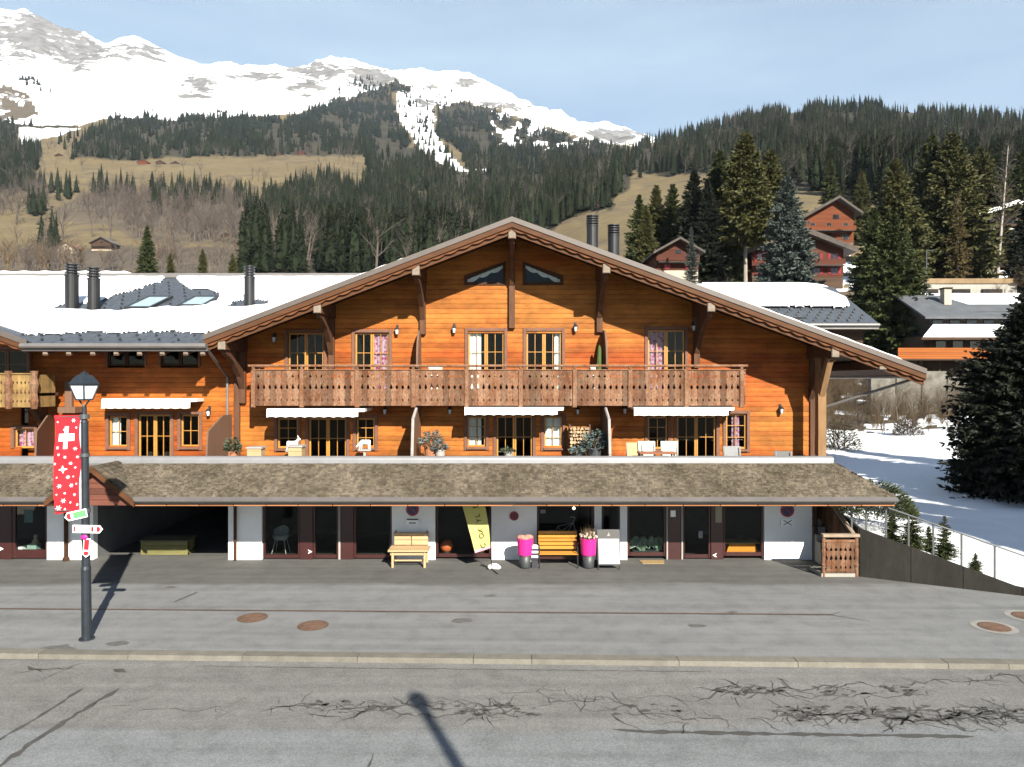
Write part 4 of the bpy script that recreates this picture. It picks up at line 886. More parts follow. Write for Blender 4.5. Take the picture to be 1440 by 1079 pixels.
def eave_gutter(parent, xa, xb):
    m = MB(); pr = [(YE - .02, ZE + .0)] + [(YE - .08 - .075 * math.cos(a), ZE - .06 - .085 * math.sin(a)) for a in [math.pi * i / 7 for i in range(8)]] + [(YE + .02, ZE - .06)]
    m.polyx(pr, xa, xb); m.box(xa, xb, YE + .0, YE + .04, ZE - .2, ZE); g = m.build('gutter', GUTTER, parent)
    l = MB(); x = xa; q = random.Random(4)
    while x < xb - .1: e = min(xb, x + q.uniform(.9, 1.1)); l.bev(x + .01, e - .01, YE + .045, YE + .14, ZE - .27, ZE - .2, .01); x = e
    l.build('soffit_lath', COPPER, g)
    s = MB(); s.quad((xa, YE + .14, ZE - .20), (xb, YE + .14, ZE - .20), (xb, YS, ZE - .20), (xa, YS, ZE - .20)); s.build('soffit', SOFFIT, g)
eave_gutter(CH, SK0, SK1)
m = MB(); m.tube((px(331, YS - .1), YS - .12, 2.3), (px(331, YS - .1), YS - .12, .02), .05, .05, 10); m.tube((px(1145, YS), YS - .1, 2.3), (px(1145, YS), YS - .1, .02), .06, .06, 10); m.build('downpipe', SOFFIT, CH)
# ---------------------------------------------------------------- linking wing with the snow roof
LW = thing('link_house', 'lower timber wing with snow-covered slate roof and garage passage, left of the wide gable', 'house', (-12.5, YW, 0))
EY, EZ, RY, RZ = 22.3, pz(484, 22.3), 32.2, pz(391, 32.2)
SP = (RZ - EZ) / (RY - EY)
XL = -16.6
lops = []
for (u0, u1) in ((151, 203), (226, 279)): lops.append(opening(LW, 'window', px(u0, YW), px(u1, YW), pz(515, YW), pz(489, YW), YW, leaves=2, cols=1, rws=1, frame=SOFFIT, cas=.08))
LK = dict(name='window', leaves=1, cols=2, rws=2, sill=True)
lops.append(opening(LW, x0=px(153, YW), x1=px(179, YW), z0=pz(629, YW), z1=pz(585, YW), y=YW, curtains=[(0, .5, CURTW)], **LK))
lops.append(opening(LW, 'terrace_door', px(194, YW), px(240, YW), 2.32, pz(583, YW), YW))
lops.append(opening(LW, x0=px(254, YW), x1=px(280, YW), z0=pz(629, YW), z1=pz(583, YW), y=YW, **LK))
m = MB(); board_wall(m, XL, X0 - .1, 2.3, EZ + .58, YW, lops); m.build('front_wall', WALL2, LW)
m = MB(); m.quad((XL, 26.4, 2.3), (X0, 26.4, 2.3), (X0, 26.4, 8), (XL, 26.4, 8)); m.quad((XL, YW + .1, 2.3), (X0, YW + .1, 2.3), (X0, 26.4, 2.3), (XL, 26.4, 2.3)); m.quad((XL, YW + .1, 5.2), (X0, YW + .1, 5.2), (X0, 26.4, 5.2), (XL, 26.4, 5.2)); m.build('room', ROOM, LW)
def rfz(y): return EZ + SP * (y - EY)
# valleys to the two gables
vl0, vl1 = -(AP - EZ) / SLL, -(AP - RZ) / SLL
CLX = px(38, YR)                                       # right eave end of the far left chalet
CLZ = pz(480, YR)
def zl(x): return CLZ + .37 * (CLX - x)
wl0, wl1 = CLX + (CLZ - EZ) / .37, CLX + (CLZ - RZ) / .37
m = MB()
pts = [(wl0, EY, EZ), (vl0, EY, EZ), (vl1, RY, RZ), (wl1, RY, RZ)]
m.cur = 0; m.add(pts + [(x, y, z - .2) for x, y, z in pts], [(0, 1, 2, 3), (7, 6, 5, 4), (0, 4, 5, 1), (1, 5, 6, 2), (2, 6, 7, 3), (3, 7, 4, 0)])
m.cur = 0; m.add([(wl1, RY, RZ), (vl1, RY, RZ), (vl1, RY + 9, RZ - 3.3), (wl1, RY + 9, RZ - 3.3)], [(0, 1, 2, 3)])
# slate courses
rq = random.Random(8); y = EY + .02
k = 0
while y < RY - .3:
    a = wl0 + (wl1 - wl0) * (y - EY) / (RY - EY); b_ = vl0 + (vl1 - vl0) * (y - EY) / (RY - EY)
    x = max(a, -17.5) + rq.uniform(.05, .4)
    while x < min(b_, -5) - .4:
        e = x + .42; z0, z1 = rfz(y), rfz(y + .38); q = rq.uniform(.012, .022)
        m.add([(x, y, z0 + q), (e - .008, y, z0 + q), (e - .008, y + .36, z1 + .004), (x, y + .36, z1 + .004), (x, y, z0), (e - .008, y, z0)], [(0, 1, 2, 3), (4, 5, 1, 0)]); x = e
    y += .34; k += 1
lroof = m.build('roof', SLATE, LW)
# snow blanket with melted patches round the flues and skylights
HOLES = [[(70, 438), (80, 431), (100, 427), (140, 425), (150, 421), (175, 411), (205, 404), (225, 398), (236, 390), (250, 392), (256, 399), (268, 407), (295, 408), (312, 415), (306, 426), (290, 433), (235, 434), (210, 438), (160, 439), (130, 438)],
         [(314, 431), (328, 425), (350, 422), (378, 424), (378, 430), (352, 434), (325, 435)]]
gx = np.linspace(-25.2, -1.2, 400); gyy = np.linspace(EY + .02, RY - .02, 170); GX, GY = np.meshgrid(gx, gyy)
GZ = EZ + SP * (GY - EY); gu = GX / GY * F + CX; gv = CY - (GZ - HC) / GY * F
nn = fbm(GX * 1.6, GY * 2.2, 4, 55) - .5
ok = np.ones(GX.shape, bool)
for P in HOLES: ok &= ~inpoly(gu + nn * 8, gv + nn * 5, P)
ok &= (GY + nn * .8) > EY + 1.15 + .1 * np.sin(GX * .9)
ok &= GX < vl0 + (vl1 - vl0) * (GY - EY) / (RY - EY) - .05 - np.where(GY < EY + 2.2, .3, 0)
ok &= GX > wl0 + (wl1 - wl0) * (GY - EY) / (RY - EY) + .05
sg = []; y = EY + .35; k = 0
while y < RY - 1:
    x = -16.2 + (.31 if k % 2 else 0)
    while x < vl0 + (vl1 - vl0) * (y - EY) / (RY - EY) - .5:
        i_, j_ = int((y - EY) / (RY - EY) * 169), int(np.argmin(abs(gx - x)))
        if x > gx[0] and not ok[min(i_, 169), j_] and not ok[min(i_ + 2, 169), j_]: sg.append((x, y))
        x += .62
    y += .62 if y > EY + 1.2 else .45; k += 1
def guard(m, x, y):
    z = rfz(y) + .015; m.hexa([(x - .035, y - .04, z), (x + .035, y - .04, z), (x + .035, y + .03, z), (x - .035, y + .03, z), (x - .03, y - .035, z + .07), (x + .03, y - .035, z + .07), (x + .035, y + .02, z + .03), (x - .035, y + .02, z + .03)])
m = MB(); guard(m, ORI[LW].x, ORI[LW].y); g0 = m.build('snow_guard', LAMPBLK, lroof); gz0 = rfz(ORI[LW].y)
for i, (x, y) in enumerate(sg[:100]):
    o = g0 if i == 0 else link(g0.copy()); o.parent = lroof; o.location = (x - ORI[LW].x, y - ORI[LW].y, rfz(y) - gz0)
if len(sg) > 100:
    m = MB()
    for x, y in sg[100:]: guard(m, x, y)
    tag(m.build('snow_guard', LAMPBLK, lroof), kind='stuff')
d = ok.astype(float)
for _ in range(3): d = (np.pad(d, 1, mode='edge')[:-2, 1:-1] + np.pad(d, 1, mode='edge')[2:, 1:-1] + np.pad(d, 1, mode='edge')[1:-1, :-2] + np.pad(d, 1, mode='edge')[1:-1, 2:] + 2 * d) / 6
hh = np.where(d > .12, np.clip((d - .12) * 1.5, 0, 1) ** .6 * (.11 + .05 * nn) + .01, -.03)
GZ2 = GZ + hh; i2 = (np.arange(169)[:, None] * 400 + np.arange(399)[None, :]); a = ok; keep = (a[:-1, :-1] | a[1:, :-1] | a[:-1, 1:] | a[1:, 1:])
ids = i2[keep].ravel()
np_mesh('snow', np.stack([GX, GY, GZ2], -1).reshape(-1, 3) - np.array([ORI[LW]]), np.stack([ids, ids + 1, ids + 401, ids + 400], 1), SNOW, lroof, smooth=True)
m = MB(); m.box(wl1, vl1, RY - .12, RY + .12, RZ + .0, RZ + .2); m.build('ridge_cap', GUTTER, lroof)
m = MB(); rg_ = []
for i in range(61):
    x = wl1 + 1 + (px(185, RY) - wl1 - 1) * i / 60; e_ = min(1, (60 - i) / 5); rg_ += [(x, RY + .13, RZ + .1), (x, RY + .35, RZ + .22 + (.14 + .02 * math.sin(i * .7)) * e_), (x, RY + 1.3, RZ - .02)]
m.add(rg_, [f for i in range(60) for f in ((3 * i, 3 * i + 3, 3 * i + 4, 3 * i + 1), (3 * i + 1, 3 * i + 4, 3 * i + 5, 3 * i + 2))]); m.build('ridge_snow', SNOW, lroof)
m = MB(); xa, xb = px(32, EY), px(292, EY)
m.tube((xa, EY - .1, EZ - .06), (xb, EY - .1, EZ - .06), .085, .085, 10); m.box(xa, xb, EY - .03, EY + .03, EZ - .22, EZ + .01); m.tube((xb - .05, EY, EZ - .12), (px(322, YW), YW - .15, pz(530, YW)), .045, .045, 8); m.tube((px(322, YW), YW - .15, pz(530, YW)), (px(322, YW), YW - .15, 2.3), .045, .045, 8); m.build('gutter', GUTTER, LW)
m = MB()
for i, u in enumerate((62, 95, 129, 162, 195, 227, 260, 284)):
    X = px(u, EY); m.hexa([(X - .08, EY + .05, EZ - .36), (X + .08, EY + .05, EZ - .36), (X + .08, YW, rfz(YW) - .46), (X - .08, YW, rfz(YW) - .46), (X - .08, EY + .05, EZ - .2), (X + .08, EY + .05, EZ - .2), (X + .08, YW, rfz(YW) - .22), (X - .08, YW, rfz(YW) - .22)])
    
ra = m.build('rafter', BEAM, LW); m = MB()
for u in (62, 95, 129, 162, 195, 227, 260, 284):
    X = px(u, EY); m.bev(X - .075, X + .075, EY + .02, EY + .055, EZ - .33, EZ - .23, .02)
m.build('rafter_end', BEAMEND, ra)
for (u, vt, w_) in ((101, 373, .23), (132, 378, .21), (351, 376, .19)):
    Yc = (HC - EZ + SP * EY + 0) ; vb = 436 if u < 300 else 431
    k_ = (CY - vb) / F; Yb = (EZ - HC - SP * EY) / (k_ - SP); flue(LW, 'chimney', px(u, Yb), Yb, rfz(Yb) - .3, pz(vt, Yb), w_)
for (ul, ur, sh, vb, vt, lab) in ((174, 205, 20, 436, 420, 'left skylight of two in the melted patch'), (249, 277, 18, 433, 420, 'right skylight of two in the melted patch')):
    def onp(u, v): k_ = (CY - v) / F; Y = (EZ - HC - SP * EY) / (k_ - SP); return (px(u, Y), Y, rfz(Y))
    c = [onp(ul, vb), onp(ur, vb), onp(ur + sh, vt), onp(ul + sh, vt)]; xa = c[0][0]; xb = xa + 1.0; ya, yb = c[0][1], c[3][1]
    m = MB(); f = .09
    for (p, q, r_, s_) in ((xa, xb, ya, ya + f), (xa, xb, yb - f, yb), (xa, xa + f, ya + f, yb - f), (xb - f, xb, ya + f, yb - f)):
        m.hexa([(p, r_, rfz(r_) - .05), (q, r_, rfz(r_) - .05), (q, s_, rfz(s_) - .05), (p, s_, rfz(s_) - .05), (p, r_, rfz(r_) + .12), (q, r_, rfz(r_) + .12), (q, s_, rfz(s_) + .12), (p, s_, rfz(s_) + .12)])
    w = m.build('skylight', LAMPBLK, lroof); tag(w, lab); g = MB(); g.quad((xa + f, ya + f, rfz(ya + f) + .09), (xb - f, ya + f, rfz(ya + f) + .09), (xb - f, yb - f, rfz(yb - f) + .09), (xa + f, yb - f, rfz(yb - f) + .09))
    # skylight panes sit at part level (a pane is a piece of the roof window)
    g.build('skylight_pane', M('skylight_glass', (.42, .55, .62), .12, .05, 2), lroof)
awning(LW, 143, 277, 561, 575, YW, .6); wall_lamp(LW, 295, 581, YW)
for X, ud in ((px(325, YW), 1), (px(80, YW) - .1, -1)):
    m = MB(); pr = [(YW, 2.3), (YW, pz(583, YW)), (23.7, pz(583, YW)), (22.6, 4.1), (22.4, 2.3)]; m.polyx(pr[::-1], X - .03, X + .03)
    # panels stand a little askew so their faces show
    for i, v_ in enumerate(m.v): m.v[i] = (v_[0] + (YW - v_[1]) * (-.02 if ud > 0 else .33), v_[1], v_[2])
    m.build('privacy_panel', PANELB, LW)
p = MB(); p.bev(px(94, YW), px(104, YW), YW - .14, YW + .02, pz(578, YW), pz(536, YW)); p.box(px(94, YW), px(118, YW), YW - .5, YW - .02, pz(580, YW), pz(572, YW)); p.build('wall_post', PANELB, LW)
# ground floor of the wing: shop corner, garage passage
def lp(u0, u1, mat=PLASTER, z1=2.28, z0=-.1, name='shop_wall'): m = MB(); m.box(px(u0, YS), px(u1, YS), YS, YS + .25, z0, z1); m.build(name, mat, LW)
lp(66, 95); lp(96, 131); lp(-60, -40)
m = MB(); m.box(px(66, YS), px(321, YS), YS + .0, YS + .25, 2.0, 2.28); m.build('lintel', PLASTER, LW); m = MB(); m.box(px(130, YS) - .2, px(130, YS) - .002, YS + .25, 34, -.1, 2.28); m.build('garage_wall', M('shade_grey_passage_plaster', (.20, .21, .22), .9, .2, .8), LW)  # passage wall: white plaster greyed in its colour to stand for shade
m = MB(); m.box(px(320, YS) - .04, px(320, YS) + .2, YS + .26, 34, -.1, 2.28); m.quad((-13.6, 33.9, 0), (-9, 33.9, 0), (-9, 33.9, 2.3), (-13.6, 33.9, 2.3)); m.quad((-14, YS + .2, 2.281), (-9, YS + .2, 2.281), (-9, 34, 2.281), (-14, 34, 2.281)); m.build('garage_room', ROOM, LW)
ox = CH
x0, x1 = px(-60, YS), px(66, YS); m = MB(); y = YS + .06
for a, b_ in ((px(15, YS), px(66, YS)),):
    m.bev(a, a + .1, y, y + .1, .03, 2.0); m.bev(b_ - .1, b_, y, y + .1, .03, 2.0); m.bev(a + .1, b_ - .1, y, y + .1, .03, .30); m.bev(a + .1, b_ - .1, y, y + .1, 1.92, 2.0)
w = m.build('shop_window', DARKRED, LW); g = MB(); g.quad((px(15, YS) + .1, y + .05, .3), (px(66, YS) - .1, y + .05, .3), (px(66, YS) - .1, y + .05, 1.95), (px(15, YS) + .1, y + .05, 1.95)); g.build('pane', SHOPGLASS, w)
m = MB(); m.bev(px(-60, YS), px(15, YS) - .005, y - .02, y + .12, 0, 2.0); m.build('shop_door', DARKRED, LW)
m = MB(); m.box(px(-60, YS), px(66, YS), YS + .0, YS + .2, 2.0, 2.28); m.build('lintel', DARKRED, LW)
m = MB(); m.quad((-18, 25.5, 0), (-14.9, 25.5, 0), (-14.9, 25.5, 2.2), (-18, 25.5, 2.2)); m.quad((-14.9, YS + .25, 0), (-14.9, 25.5, 0), (-14.9, 25.5, 2.2), (-14.9, YS + .25, 2.2)); m.quad((-18, YS + .25, .01), (-14.9, YS + .25, .01), (-14.9, 25.5, .01), (-18, 25.5, .01)); m.build('shop_room', ROOM, LW)
m = MB(); m.tube((px(95.5, YS), YS - .1, 2.3), (px(95.5, YS), YS - .1, .02), .06, .06, 10); m.lathe(px(95.5, YS), YS - .1, [(.1, 0), (.1, .08), (.07, .12)], 10); m.build('downpipe', SOFFIT, LW)
# left piece of skirt roof and the small cross gable over the passage
s0 = px(-90, YE); s1 = px(73, YE); m = MB()
shakes(m, skp, 15, 0, random.Random(14), clipx=lambda t: (s0, s1 - .9 * t * 0 + .0))
m.add([(s0, YE, ZE - .03), (s1, YE, ZE - .03), (s1 + .5, YP, ZP - .03), (s0, YP, ZP - .03)], [(0, 1, 2, 3)]); m.build('shingle_roof', SHAKE, LW)
parapet(LW, px(-90, YP), ST0 - .03); eave_gutter(LW, s0, s1)
m = MB(); m.box(px(-90, YE), SK0 + .8, YE + .3, YW, 2.285, 2.34); m.build('terrace_slab', CONCL, LW)
cx0, cx1 = px(72, YE), px(188, YE); cxm = (cx0 + cx1) / 2 + .05; cz = pz(655, YE); yf = YE - .15
m = MB(); rs2 = random.Random(15)
def gl(s, t): return (cx1 + .06 + (cxm - cx1 - .06) * t, yf + s, ZE - .06 + (cz - ZE + .06) * t)
def gl2(s, t): return (cx0 - .06 + (cxm - cx0 + .06) * t, yf + s, ZE - .06 + (cz - ZE + .06) * t)
shakes(m, gl, 10, 1.9, rs2, clipx=lambda t: (0, .25 + 1.5 * t)); shakes(m, gl2, 10, 1.9, rs2, clipx=lambda t: (0, .25 + 1.5 * t))
for g_ in (gl, gl2): m.add([g_(0, 0), g_(.3, 0), g_(1.8, 1), g_(0, 1)], [(0, 1, 2, 3)])
m.build('cross_gable_roof', SHAKE, LW)
m = MB()
for g_ in (gl, gl2):
    a, b_ = Vector(g_(-.03, -.03)), Vector(g_(-.03, 1)); dz = Vector((0, 0, -.17)); dy = Vector((0, .05, 0)); m.hexa([a + dz, b_ + dz, b_ + dz + dy, a + dz + dy, a, b_, b_ + dy, a + dy])
m.build('cross_gable_edge', FASCIA, LW)
m = MB(); z = ZE - .27
while z < cz - .2:
    f = max(0, 1 - (z + .12 - ZE) / (cz - ZE)) if z > ZE - .1 else 1; a, b_ = cxm + (cx0 - cxm) * f, cxm + (cx1 - cxm) * f; m.bev(a, b_, YE + .12, YE + .2, z, z + .155, .012); z += .16
m.build('cross_gable_wall', M('red_brown_boards', (.17, .065, .045), .7, .2, 3, stretch=(.3, 1, 2), island=.15), LW)
# ---------------------------------------------------------------- far left chalet (cut by the frame)
FL = thing('chalet', 'timber chalet cut off by the left photo edge, its carved balcony end showing', 'chalet', (-20, YW, 0))
m = MB(); board_wall(m, -30, XL - .02, 2.3, 13, YW - .35, [(px(18, 24.05), px(50, 24.05), pz(632, 24.05), pz(603, 24.05)), (-17.9, px(44, 24.05), pz(553, 24.05), pz(492, 24.05))], lambda z: (-30, CLX - (z - CLZ + .45) / .37)); m.build('front_wall', WALL2, FL)
YF = YW - .35
opening(FL, 'window', px(20, YF), px(48, YF), pz(631, YF), pz(603, YF), YF, leaves=1, cols=2, rws=1, curtains=[(.1, .95, CURTP)])
opening(FL, 'balcony_door', -17.85, px(38, YF), pz(553, YF), pz(492, YF), YF, leaves=2, cols=1, rws=3, frame=CASING)
m = MB(); m.quad((-22, 26, 2.3), (-16, 26, 2.3), (-16, 26, 8), (-22, 26, 8)); m.build('room', ROOM, FL)
def slabl(m, ya, yb, t0, t1):
    xa, xb = -30, CLX; za, zb = zl(xa), zl(xb); m.hexa([(xa, ya, za - t1), (xb, ya, zb - t1), (xb, yb, zb - t1), (xa, yb, za - t1), (xa, ya, za - t0), (xb, ya, zb - t0), (xb, yb, zb - t0), (xa, yb, za - t0)])
m = MB(); m.cur = 0; slabl(m, YR, 36, .0, .12); m.cur = 1; slabl(m, YR + .05, 36, .122, .2); fr_ = m.build('roof', [SLATE, SOFFIT], FL)
m = MB(); n = 30; vs = []
for i in range(n + 1):
    x = -30 + (wl0 - .7 + 30) * i / n; 
    for yy, h in ((YR + 1.0 + .12 * math.sin(x * 3), -.02), (YR + 1.15 + .12 * math.sin(x * 3), .15), (36, .17)): vs.append((x, yy, zl(x) + h * (1 if i < n else .1)))
m.add(vs, [f for i in range(n) for f in ((3 * i, 3 * i + 3, 3 * i + 4, 3 * i + 1), (3 * i + 1, 3 * i + 4, 3 * i + 5, 3 * i + 2))]); m.build('snow', SNOW, fr_)
m = MB(); slope_strip(m, lin(-30, CLX, 2), lambda x: zl(x) + .03, lambda x: zl(x) - .135, YR - .03, YR + .05); m.build('edge_flashing', FASCTOP, FL)
m = MB(); slope_strip(m, lin(-30, CLX, 2), lambda x: zl(x) - .135, lambda x: zl(x) - .30, YR, YR + .05); m.build('barge_board', FASCIA, FL)
m = MB(); slope_strip(m, lin(-30, CLX, 200), lambda x: zl(x) - .29, lambda x: zl(x) - .345 - .055 * abs(math.sin(x * math.pi / .42)), YR + .055, YR + .085); m.build('scalloped_trim', SCALLOP, FL)
bx1 = px(50, 22.9); YB2 = 22.9; z0, z1 = pz(573, YB2), pz(527, YB2); zf = pz(553, YB2)
m = MB(); m.box(-30, bx1, YB2 + .05, YF, zf - .1, zf); m.box(-30, bx1, YB2 + .05, YB2 + .2, zf - .36, zf - .1); b2 = m.build('balcony', BEAM, FL)
m = MB(); x = -18
while x < bx1 - .1: fret_board(m, x + .002, x + .127, z0, z1, YB2, .03, [(z0 + .2, .05, .03), (z0 + .5, .09, .035), (z0 + .8, .05, .03)]); x += .129
y = YB2 + .1
while y < YF - .2: m.polyx([(y, z0), (y + .17, z0), (y + .17, z1), (y, z1)], bx1 - .03, bx1); y += .18
m.bev(-30, bx1 + .05, YB2 - .04, YB2 + .06, z1, z1 + .05); m.build('railing_panel', M('tan_balcony_wood', (.30, .19, .075), .75, .25, 3, island=.2, fine=.15), b2)
for u in (13, 49): X = px(u, YB2); m = MB(); m.lathe(X, YB2 - .02, [(.09, z0 - .05), (.13, z0 + .2), (.09, z0 + .45), (.14, z0 + .75), (.08, z0 + .95), (.12, z1 + .12)], 8); m.build('railing_post', GREYWOOD, b2)
m = MB(); m.polyx([(YB2 + .1, zf - .38), (YB2 + .3, zf - .42), (YF - .3, zf - 1.0), (YF - .02, zf - 1.5), (YF - .02, zf - .38)][::-1], px(46, 23.4) - .09, px(46, 23.4) + .09); m.build('bracket', BEAM, FL)
# ---------------------------------------------------------------- street lamp with banner and signposts
LY = gy(899); LX = px(122, LY)
t = thing('street_lamp', 'dark blue-grey post lamp with frosted four-sided lantern at the kerb', 'street lamp', (LX, LY, 0))
NAVY = M('dark_lamp_paint', (.035, .045, .058), .42, .2, 5, metal=.3)
zt_ = pz(572, LY); m = MB(); TL = -.06
def lx(z): return LX + TL * z / 5.9
def seg(z0, z1, r0, r1, n=14): m.tube((lx(z0), LY, z0), (lx(z1), LY, z1), r0, r1, n)
seg(0, .03, .16, .16); seg(0.03, 1.55, .105, .098); seg(1.55, 1.62, .108, .09); seg(1.62, zt_ - .35, .088, .075); seg(zt_ - .35, zt_ - .3, .085, .06); seg(zt_ - .3, zt_, .055, .045); m.build('pole', NAVY, t)
m = MB(); c = lx(5.4); zb, zm, zr_ = pz(562, LY), pz(541, LY), pz(530, LY)
for s_ in (-1, 1): m.tube((c, LY, zt_ - .02), (c + s_ * .12, LY, zb), .018, .018, 6)
m.lathe(c, LY, [(.165, zb - .02), (.165, zb + .015)], 4, ph=.5); m.lathe(c, LY, [(.285, zm - .015), (.30, zm + .02), (.20, zr_ - .02), (.15, zr_ + .03), (.09, zr_ + .04), (.085, zr_ + .08), (.03, zr_ + .09), (.02, zr_ + .13)], 4, ph=.5)
for i in range(4): a = .5 + i * 1.5708; m.tube((c + .165 * math.cos(a), LY + .165 * math.sin(a), zb), (c + .28 * math.cos(a), LY + .28 * math.sin(a), zm), .014, .014, 4)
m.build('lantern_frame', NAVY, t)
m = MB(); m.lathe(c, LY, [(.150, zb + .015), (.265, zm - .015)], 4, ph=.5); m.build('lantern_glass', LANTERNG, t)
m = MB()
for z in (pz(586, LY), pz(718, LY)):
    m = MB(); m.tube((lx(z), LY, z), (px(76, LY), LY, z - .01), .014, .014, 6); m.lathe(lx(z), LY, [(.1, z - .05), (.1, z + .05)], 14); m.build('banner_arm', STEEL, t)
m = MB(); z = pz(640, LY); m.lathe(lx(z), LY, [(.1, z - .04), (.1, z + .04)], 14); m.build('collar', STEEL, t)
# Swiss banner
bt = thing('banner', 'tall red banner with white Swiss cross and small stars hanging from the street lamp', 'banner', (px(96, LY), LY, pz(720, LY)))
u0, u1, v0 = 77, 116.5, 584
def bpt(a, b_, off=0):                                # a across 0..1, b down 0..1
    vb = 724 - 8 * a; v = v0 + (vb - v0) * b_; u = u0 + (u1 - u0) * a + b_ * (1.5 - 1.5 * a) * 0
    return (px(u, LY) + .012 * math.sin(b_ * 9) * (1 - a), LY - .02 + .035 * math.sin(a * 5 + b_ * 7) * min(1, b_ * 2) + .02 * math.sin(b_ * 13 + a * 2) - off, pz(v, LY))
def cloth(m, a0, a1, b0, b1, na, nb, off=0):
    vs = [bpt(a0 + (a1 - a0) * i / na, b0 + (b1 - b0) * j / nb, off) for j in range(nb + 1) for i in range(na + 1)]
    m.add(vs, [(j * (na + 1) + i + na + 1, j * (na + 1) + i + na + 2, j * (na + 1) + i + 1, j * (na + 1) + i) for j in range(nb) for i in range(na)])
m = MB(); cloth(m, 0, 1, 0, 1, 14, 60); m.build('cloth', FLAGRED, bt, True)
m = MB(); cloth(m, .93, 1.0, .01, .99, 2, 60, .006); cl = 0
cloth(m, .36, .51, .115, .345, 3, 12, .007); cloth(m, .15, .36, .19, .265, 3, 4, .007); cloth(m, .51, .75, .19, .265, 3, 4, .007); m.build('cross', FLAGW, bt)
m = MB(); q = random.Random(9)
def star(a, b_, r, k=8):
    asp = (u1 - u0) / 136; pts = [bpt(a, b_, .009)]
    for i in range(2 * k): ang = math.pi * i / k; rr = r * (1 if i % 2 == 0 else .38); pts.append(bpt(a + rr * math.cos(ang), b_ + rr * asp * math.sin(ang), .008))
    m.add(pts, [(0, 1 + (i + 1) % (2 * k), 1 + i) for i in range(2 * k)])
for (a, b_, r) in ((.68, .055, .085), (.80, .13, .05), (.10, .07, .045), (.33, .15, .05), (.14, .33, .07), (.76, .35, .08), (.2, .40, .06), (.42, .43, .065), (.8, .44, .06), (.06, .49, .06), (.58, .50, .07), (.33, .555, .15), (.72, .55, .05), (.48, .64, .08),
                    (.12, .63, .04), (.66, .64, .04), (.2, .72, .09), (.60, .73, .09), (.8, .72, .05), (.36, .80, .055), (.10, .80, .04), (.73, .83, .07), (.30, .875, .10), (.56, .905, .055), (.12, .94, .12), (.84, .94, .06), (.34, .965, .06)): star(a, b_, r, 4 if r > .12 else 6)
m.build('star', FLAGW, bt)
# arrow signs on the lamp post
def arrow_sign(name, lab, uc, vc, w, h, yaw, roll, left, cols, yo):
    z = pz(vc, LY); X = px(uc, LY); th = thing(name, lab, 'sign', (X, LY - yo, z), 'arrow signs on the lamp post')
    hw, hh = w / 2, h / 2; L = -1 if left else 1
    def tr_(pts, y0, y1, mat, nm):
        m = MB(); m.poly(pts if L > 0 else pts[::-1], y0, y1); cz_, sz = math.cos(yaw), math.sin(yaw); cr, sr = math.cos(roll), math.sin(roll)
        for i, (x, y, zz) in enumerate(m.v):
            x2, z2 = x * cr - zz * sr, x * sr + zz * cr; m.v[i] = (X + x2 * cz_ - y * sz, LY - yo + x2 * sz + y * cz_, z + z2)
        return m.build(nm, mat, th)
    out = [(-hw * L, -hh), (hw * L - hh * L * .8, -hh), (hw * L, 0), (hw * L - hh * L * .8, hh), (-hw * L, hh)]
    tr_(out, 0, .02, WHITEP, 'board')
    for (a, b_, mat, inset, nm) in cols:
        xa, xb = -hw * L + a * w * L, -hw * L + b_ * w * L; hi = hh - inset
        if b_ >= .97: pts = [(xa, -hi), (hw * L - (hh * .8) * L - .0, -hi), (hw * L - inset * 1.6 * L, 0), (hw * L - (hh * .8) * L, hi), (xa, hi)]
        else: pts = [(xa, -hi), (xb, -hi), (xb, hi), (xa, hi)]
        tr_(pts, -.004, .0, mat, nm)
    for (a, sz_) in ((.72, 1), (.84, 1)) if name == 'direction_sign' else (): pass
arrow_sign('route_sign', 'narrow arrow sign pointing left, white with lime green half, just under the banner', 110, 723.5, .50, .19, .0, .22, True, [(.04, .60, GREENP, .025, 'green_field'), (.72, .98, REDP, .03, 'red_arrow_head')], .1)
arrow_sign('route_sign', 'white arrow sign pointing right with dark red chevrons on the lamp post', 127, 743, .66, .17, .0, -.02, False, [(.04, .10, REDP, .03, 'red_mark'), (.62, .70, REDP, .03, 'red_mark'), (.80, .98, REDP, .03, 'red_arrow_head')], .1)
m = MB(); X, z = px(123, LY), pz(754, LY)
m.ball((X, LY - .12, z), .08, 12, 8, 1, .35, .7); tag(m.build('sticker_plate', MAGP, None, loc=(X, LY - .12, z)), 'small magenta oval plate on the lamp post under the white arrow sign', 'sign')
arrow_sign('route_sign', 'narrow dark red arrow sign seen almost edge-on, lowest on the lamp post', 126, 769, .42, .15, .0, 1.5, True, [(.06, .6, REDP, .02, 'red_field'), (.68, .98, REDP, .025, 'red_arrow_head')], .12)
# taller street light behind the camera whose shadow falls on the road
t = thing('street_light', 'tall tapered street light whose shadow lies across the road', 'street light', (3.92, -1.0, 0))
m = MB(); m.tube((3.92, -1, 0), (3.92, -1, 8.75), .13, .10, 16); m.build('pole', STEEL, t); m = MB(); m.lathe(3.92, -1, [(.1, 8.7), (.17, 8.8), (.17, 9.02), (.1, 9.12)], 16); m.build('head', NAVY, t)
